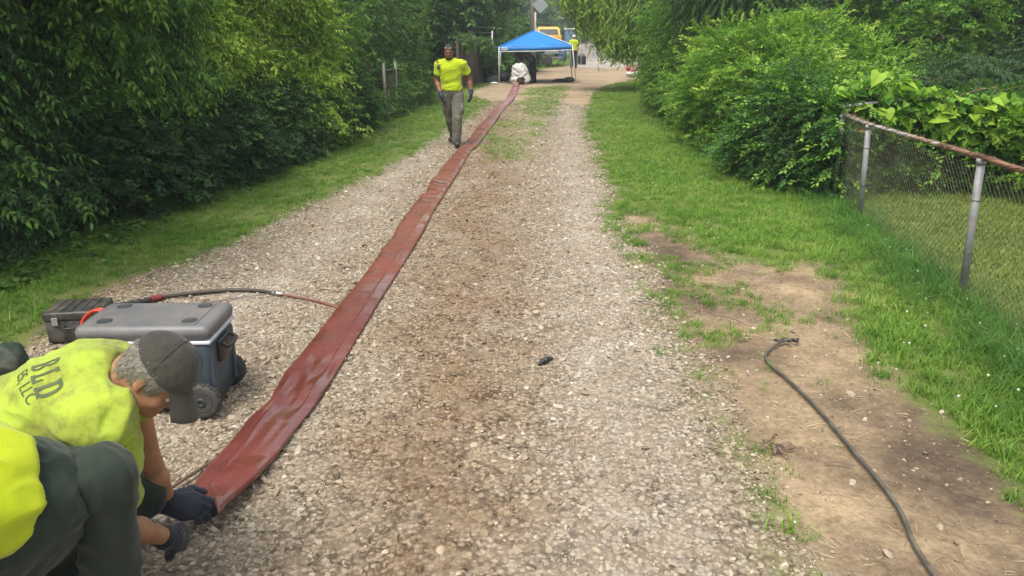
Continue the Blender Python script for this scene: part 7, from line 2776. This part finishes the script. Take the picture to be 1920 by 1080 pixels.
# ---- the far worker and the bending one ------------------------------------------------------
def standing():
    X0, Y0 = 3.58, 45.0
    H = 1.86
    A = lambda x, y, z: V3(X0 + x, Y0 + y, z * H / 1.8)
    J = dict(pelvis=A(0, 0, .95), neck=A(-.01, -.02, 1.48), shL=A(-.19, 0, 1.44), shR=A(.19, 0, 1.44), elL=A(-.24, -.08, 1.15), wrL=A(-.16, -.25, 1.0), elR=A(.25, -.02, 1.16), wrR=A(.22, -.16, .93),
             hipL=A(-.09, 0, .92), hipR=A(.09, 0, .92), knL=A(-.10, -.03, .5), knR=A(.11, .02, .5), anL=A(-.11, .02, .10), anR=A(.13, .06, .10))
    # he faces away from the camera: forward is +Y, his left is -X
    root = empty('person', (X0, Y0, 0), 'far worker in a yellow shirt and white hard hat standing behind the canopy', 'person')
    fr = Frame(A(0, .02, 1.64), (0, .15, 1), (.5, 1, -.1))
    tp, up, lat, fwd, M = torso_prims(J)
    body = tp + head_prims(fr) + [cap(J['neck'], fr.p(0, -.03, -.05), .06, .055, k=.03)]
    for k in 'LR':
        body += arm_prims(J, k, 1.05) + leg_prims(J, k)
        body += hand_prims(J['wr' + k], J['wr' + k] - J['el' + k], V3(1 if k == 'R' else -1, 0, 0), 1, (.3, .4, .3))
    blob('body', body, mat_skin('far_skin', (.34, .16, .09), (.28, .13, .07)), root, .016, 1)
    yl = mat_cloth('far_yellow_cloth', (.48, .60, .03), (.42, .52, .03))
    sh = grow(tp[:4], .022) + [cone(J['shL'], J['shL'] * .4 + J['elL'] * .6, .078, .084, k=.04), cone(J['shR'], J['shR'] * .4 + J['elR'] * .6, .078, .084, k=.04), cut(J['pelvis'] + V3(0, 0, .0), (0, 0, -1))]
    blob('shirt', sh, yl, root, .016, 1, dict(amp=.01, freq=6, seed=2))
    tr = grow([tp[2]], .012) + sum([[cap(J['hip' + k], J['kn' + k], .10, .085, k=.04), cap(J['kn' + k], J['an' + k], .085, .075, k=.03)] for k in 'LR'], [])
    blob('trousers', tr, mat_cloth('far_dark_trousers', (.03, .03, .035), (.02, .02, .025)), root, .016, 1, dict(amp=.008, freq=7, seed=2))
    for k in 'LR':
        blob('boot', boot_prims(J['an' + k], J['an' + k] + V3(.02, .17, -.06)), M_BLACK, root, .018, 1)
    hat = blob('hard_hat', [ell(fr.p(0, 0, .045), (.100, .118, .100), fr.M), cut(fr.p(0, 0, .035), fr.M @ V3(0, 0, -1)), ell(fr.p(0, .05, .042), (.10, .12, .008), fr.M, k=.01)], M_WHITEP, None, .012, 1)
    tag(hat, 'white hard hat on the head of the far worker', 'hard hat')


standing()


def bender():
    X0, Y0 = .86, 31.75
    J = dict(pelvis=V3(X0, Y0, .93), neck=V3(X0 - .46, Y0 - .12, 1.16), shR=V3(X0 - .42, Y0 - .30, 1.11), shL=V3(X0 - .44, Y0 + .06, 1.13), hipR=V3(X0 - .01, Y0 - .09, .88), hipL=V3(X0 + .01, Y0 + .09, .88),
             knR=V3(X0 - .05, Y0 - .11, .48), knL=V3(X0 + .04, Y0 + .12, .48), anR=V3(X0, Y0 - .12, .10), anL=V3(X0 + .08, Y0 + .13, .10))
    J['elR'] = J['shR'] + V3(-.02, -.03, -.25)
    J['wrR'] = J['elR'] + V3(-.06, -.06, -.12)
    J['elL'] = J['shL'] + V3(-.06, -.08, -.24)
    J['wrL'] = J['elL'] + V3(-.03, -.16, -.12)
    root = empty('person', (X0, Y0, 0), 'person in black trousers bending over the white sack under the canopy', 'person')
    fr = Frame(V3(X0 - .64, Y0 - .16, 1.10), (-.75, 0, .5), (-.5, -.15, -.85))
    tp, up, lat, fwd, M = torso_prims(J)
    body = tp + head_prims(fr) + [cap(J['neck'], fr.p(0, -.03, -.05), .06, .055, k=.03)]
    for k in 'LR':
        body += arm_prims(J, k, 1.1) + leg_prims(J, k) + hand_prims(J['wr' + k], J['wr' + k] - J['el' + k], V3(-1, 0, .2), 1, (.3, .5, .4))
    blob('body', body, mat_skin('dark_reddish_skin', (.17, .065, .04), (.12, .05, .03)), root, .014, 1)
    blob('hair', [ell(fr.p(0, -.012, .038), (.083, .100, .094), fr.M), cut(fr.p(0, .05, 0), fr.M @ V3(0, 1, -.4)), cut(fr.p(0, 0, -.04), fr.M @ V3(0, .3, -1))], M_BLACK, root, .012, 1)
    sh = grow(tp[:4], .02) + [cone(J['shL'], J['shL'] * .4 + J['elL'] * .6, .076, .08, k=.04), cone(J['shR'], J['shR'] * .4 + J['elR'] * .6, .076, .08, k=.04), cut(J['pelvis'] + up * .03, -up)]
    blob('shirt', sh, mat_cloth('dark_grey_shirt', (.10, .095, .085), (.07, .068, .06)), root, .014, 1, dict(amp=.01, freq=6, seed=2))
    tr = grow([tp[2]], .012) + sum([[cap(J['hip' + k], J['kn' + k], .10, .085, k=.04), cap(J['kn' + k], J['an' + k], .085, .072, k=.03)] for k in 'LR'], [])
    blob('trousers', tr, mat_cloth('black_trousers', (.02, .02, .022), (.014, .014, .016)), root, .014, 1, dict(amp=.008, freq=7, seed=2))
    for k in 'LR':
        blob('boot', boot_prims(J['an' + k], J['an' + k] + V3(-.17, -.03, -.06)), M_BLACK, root, .016, 1)


bender()

# ------------------------------------------------------------------ the damp air down the lane
def haze():
    me = MB().box((-180, -60, -1.2), (190, 330, 24)).mesh('haze')
    m = bpy.data.materials.new('damp_air')
    m.use_nodes = True
    nt = m.node_tree
    for n in list(nt.nodes):
        nt.nodes.remove(n)
    out = nt.nodes.new('ShaderNodeOutputMaterial')
    v = nt.nodes.new('ShaderNodeVolumePrincipled')
    v.inputs['Color'].default_value = (.86, .93, 1, 1)
    v.inputs['Density'].default_value = 0.0016
    v.inputs['Anisotropy'].default_value = 0.2
    nt.links.new(v.outputs[0], out.inputs['Volume'])
    o = link('haze', me, m)
    o['kind'] = 'stuff'


haze()
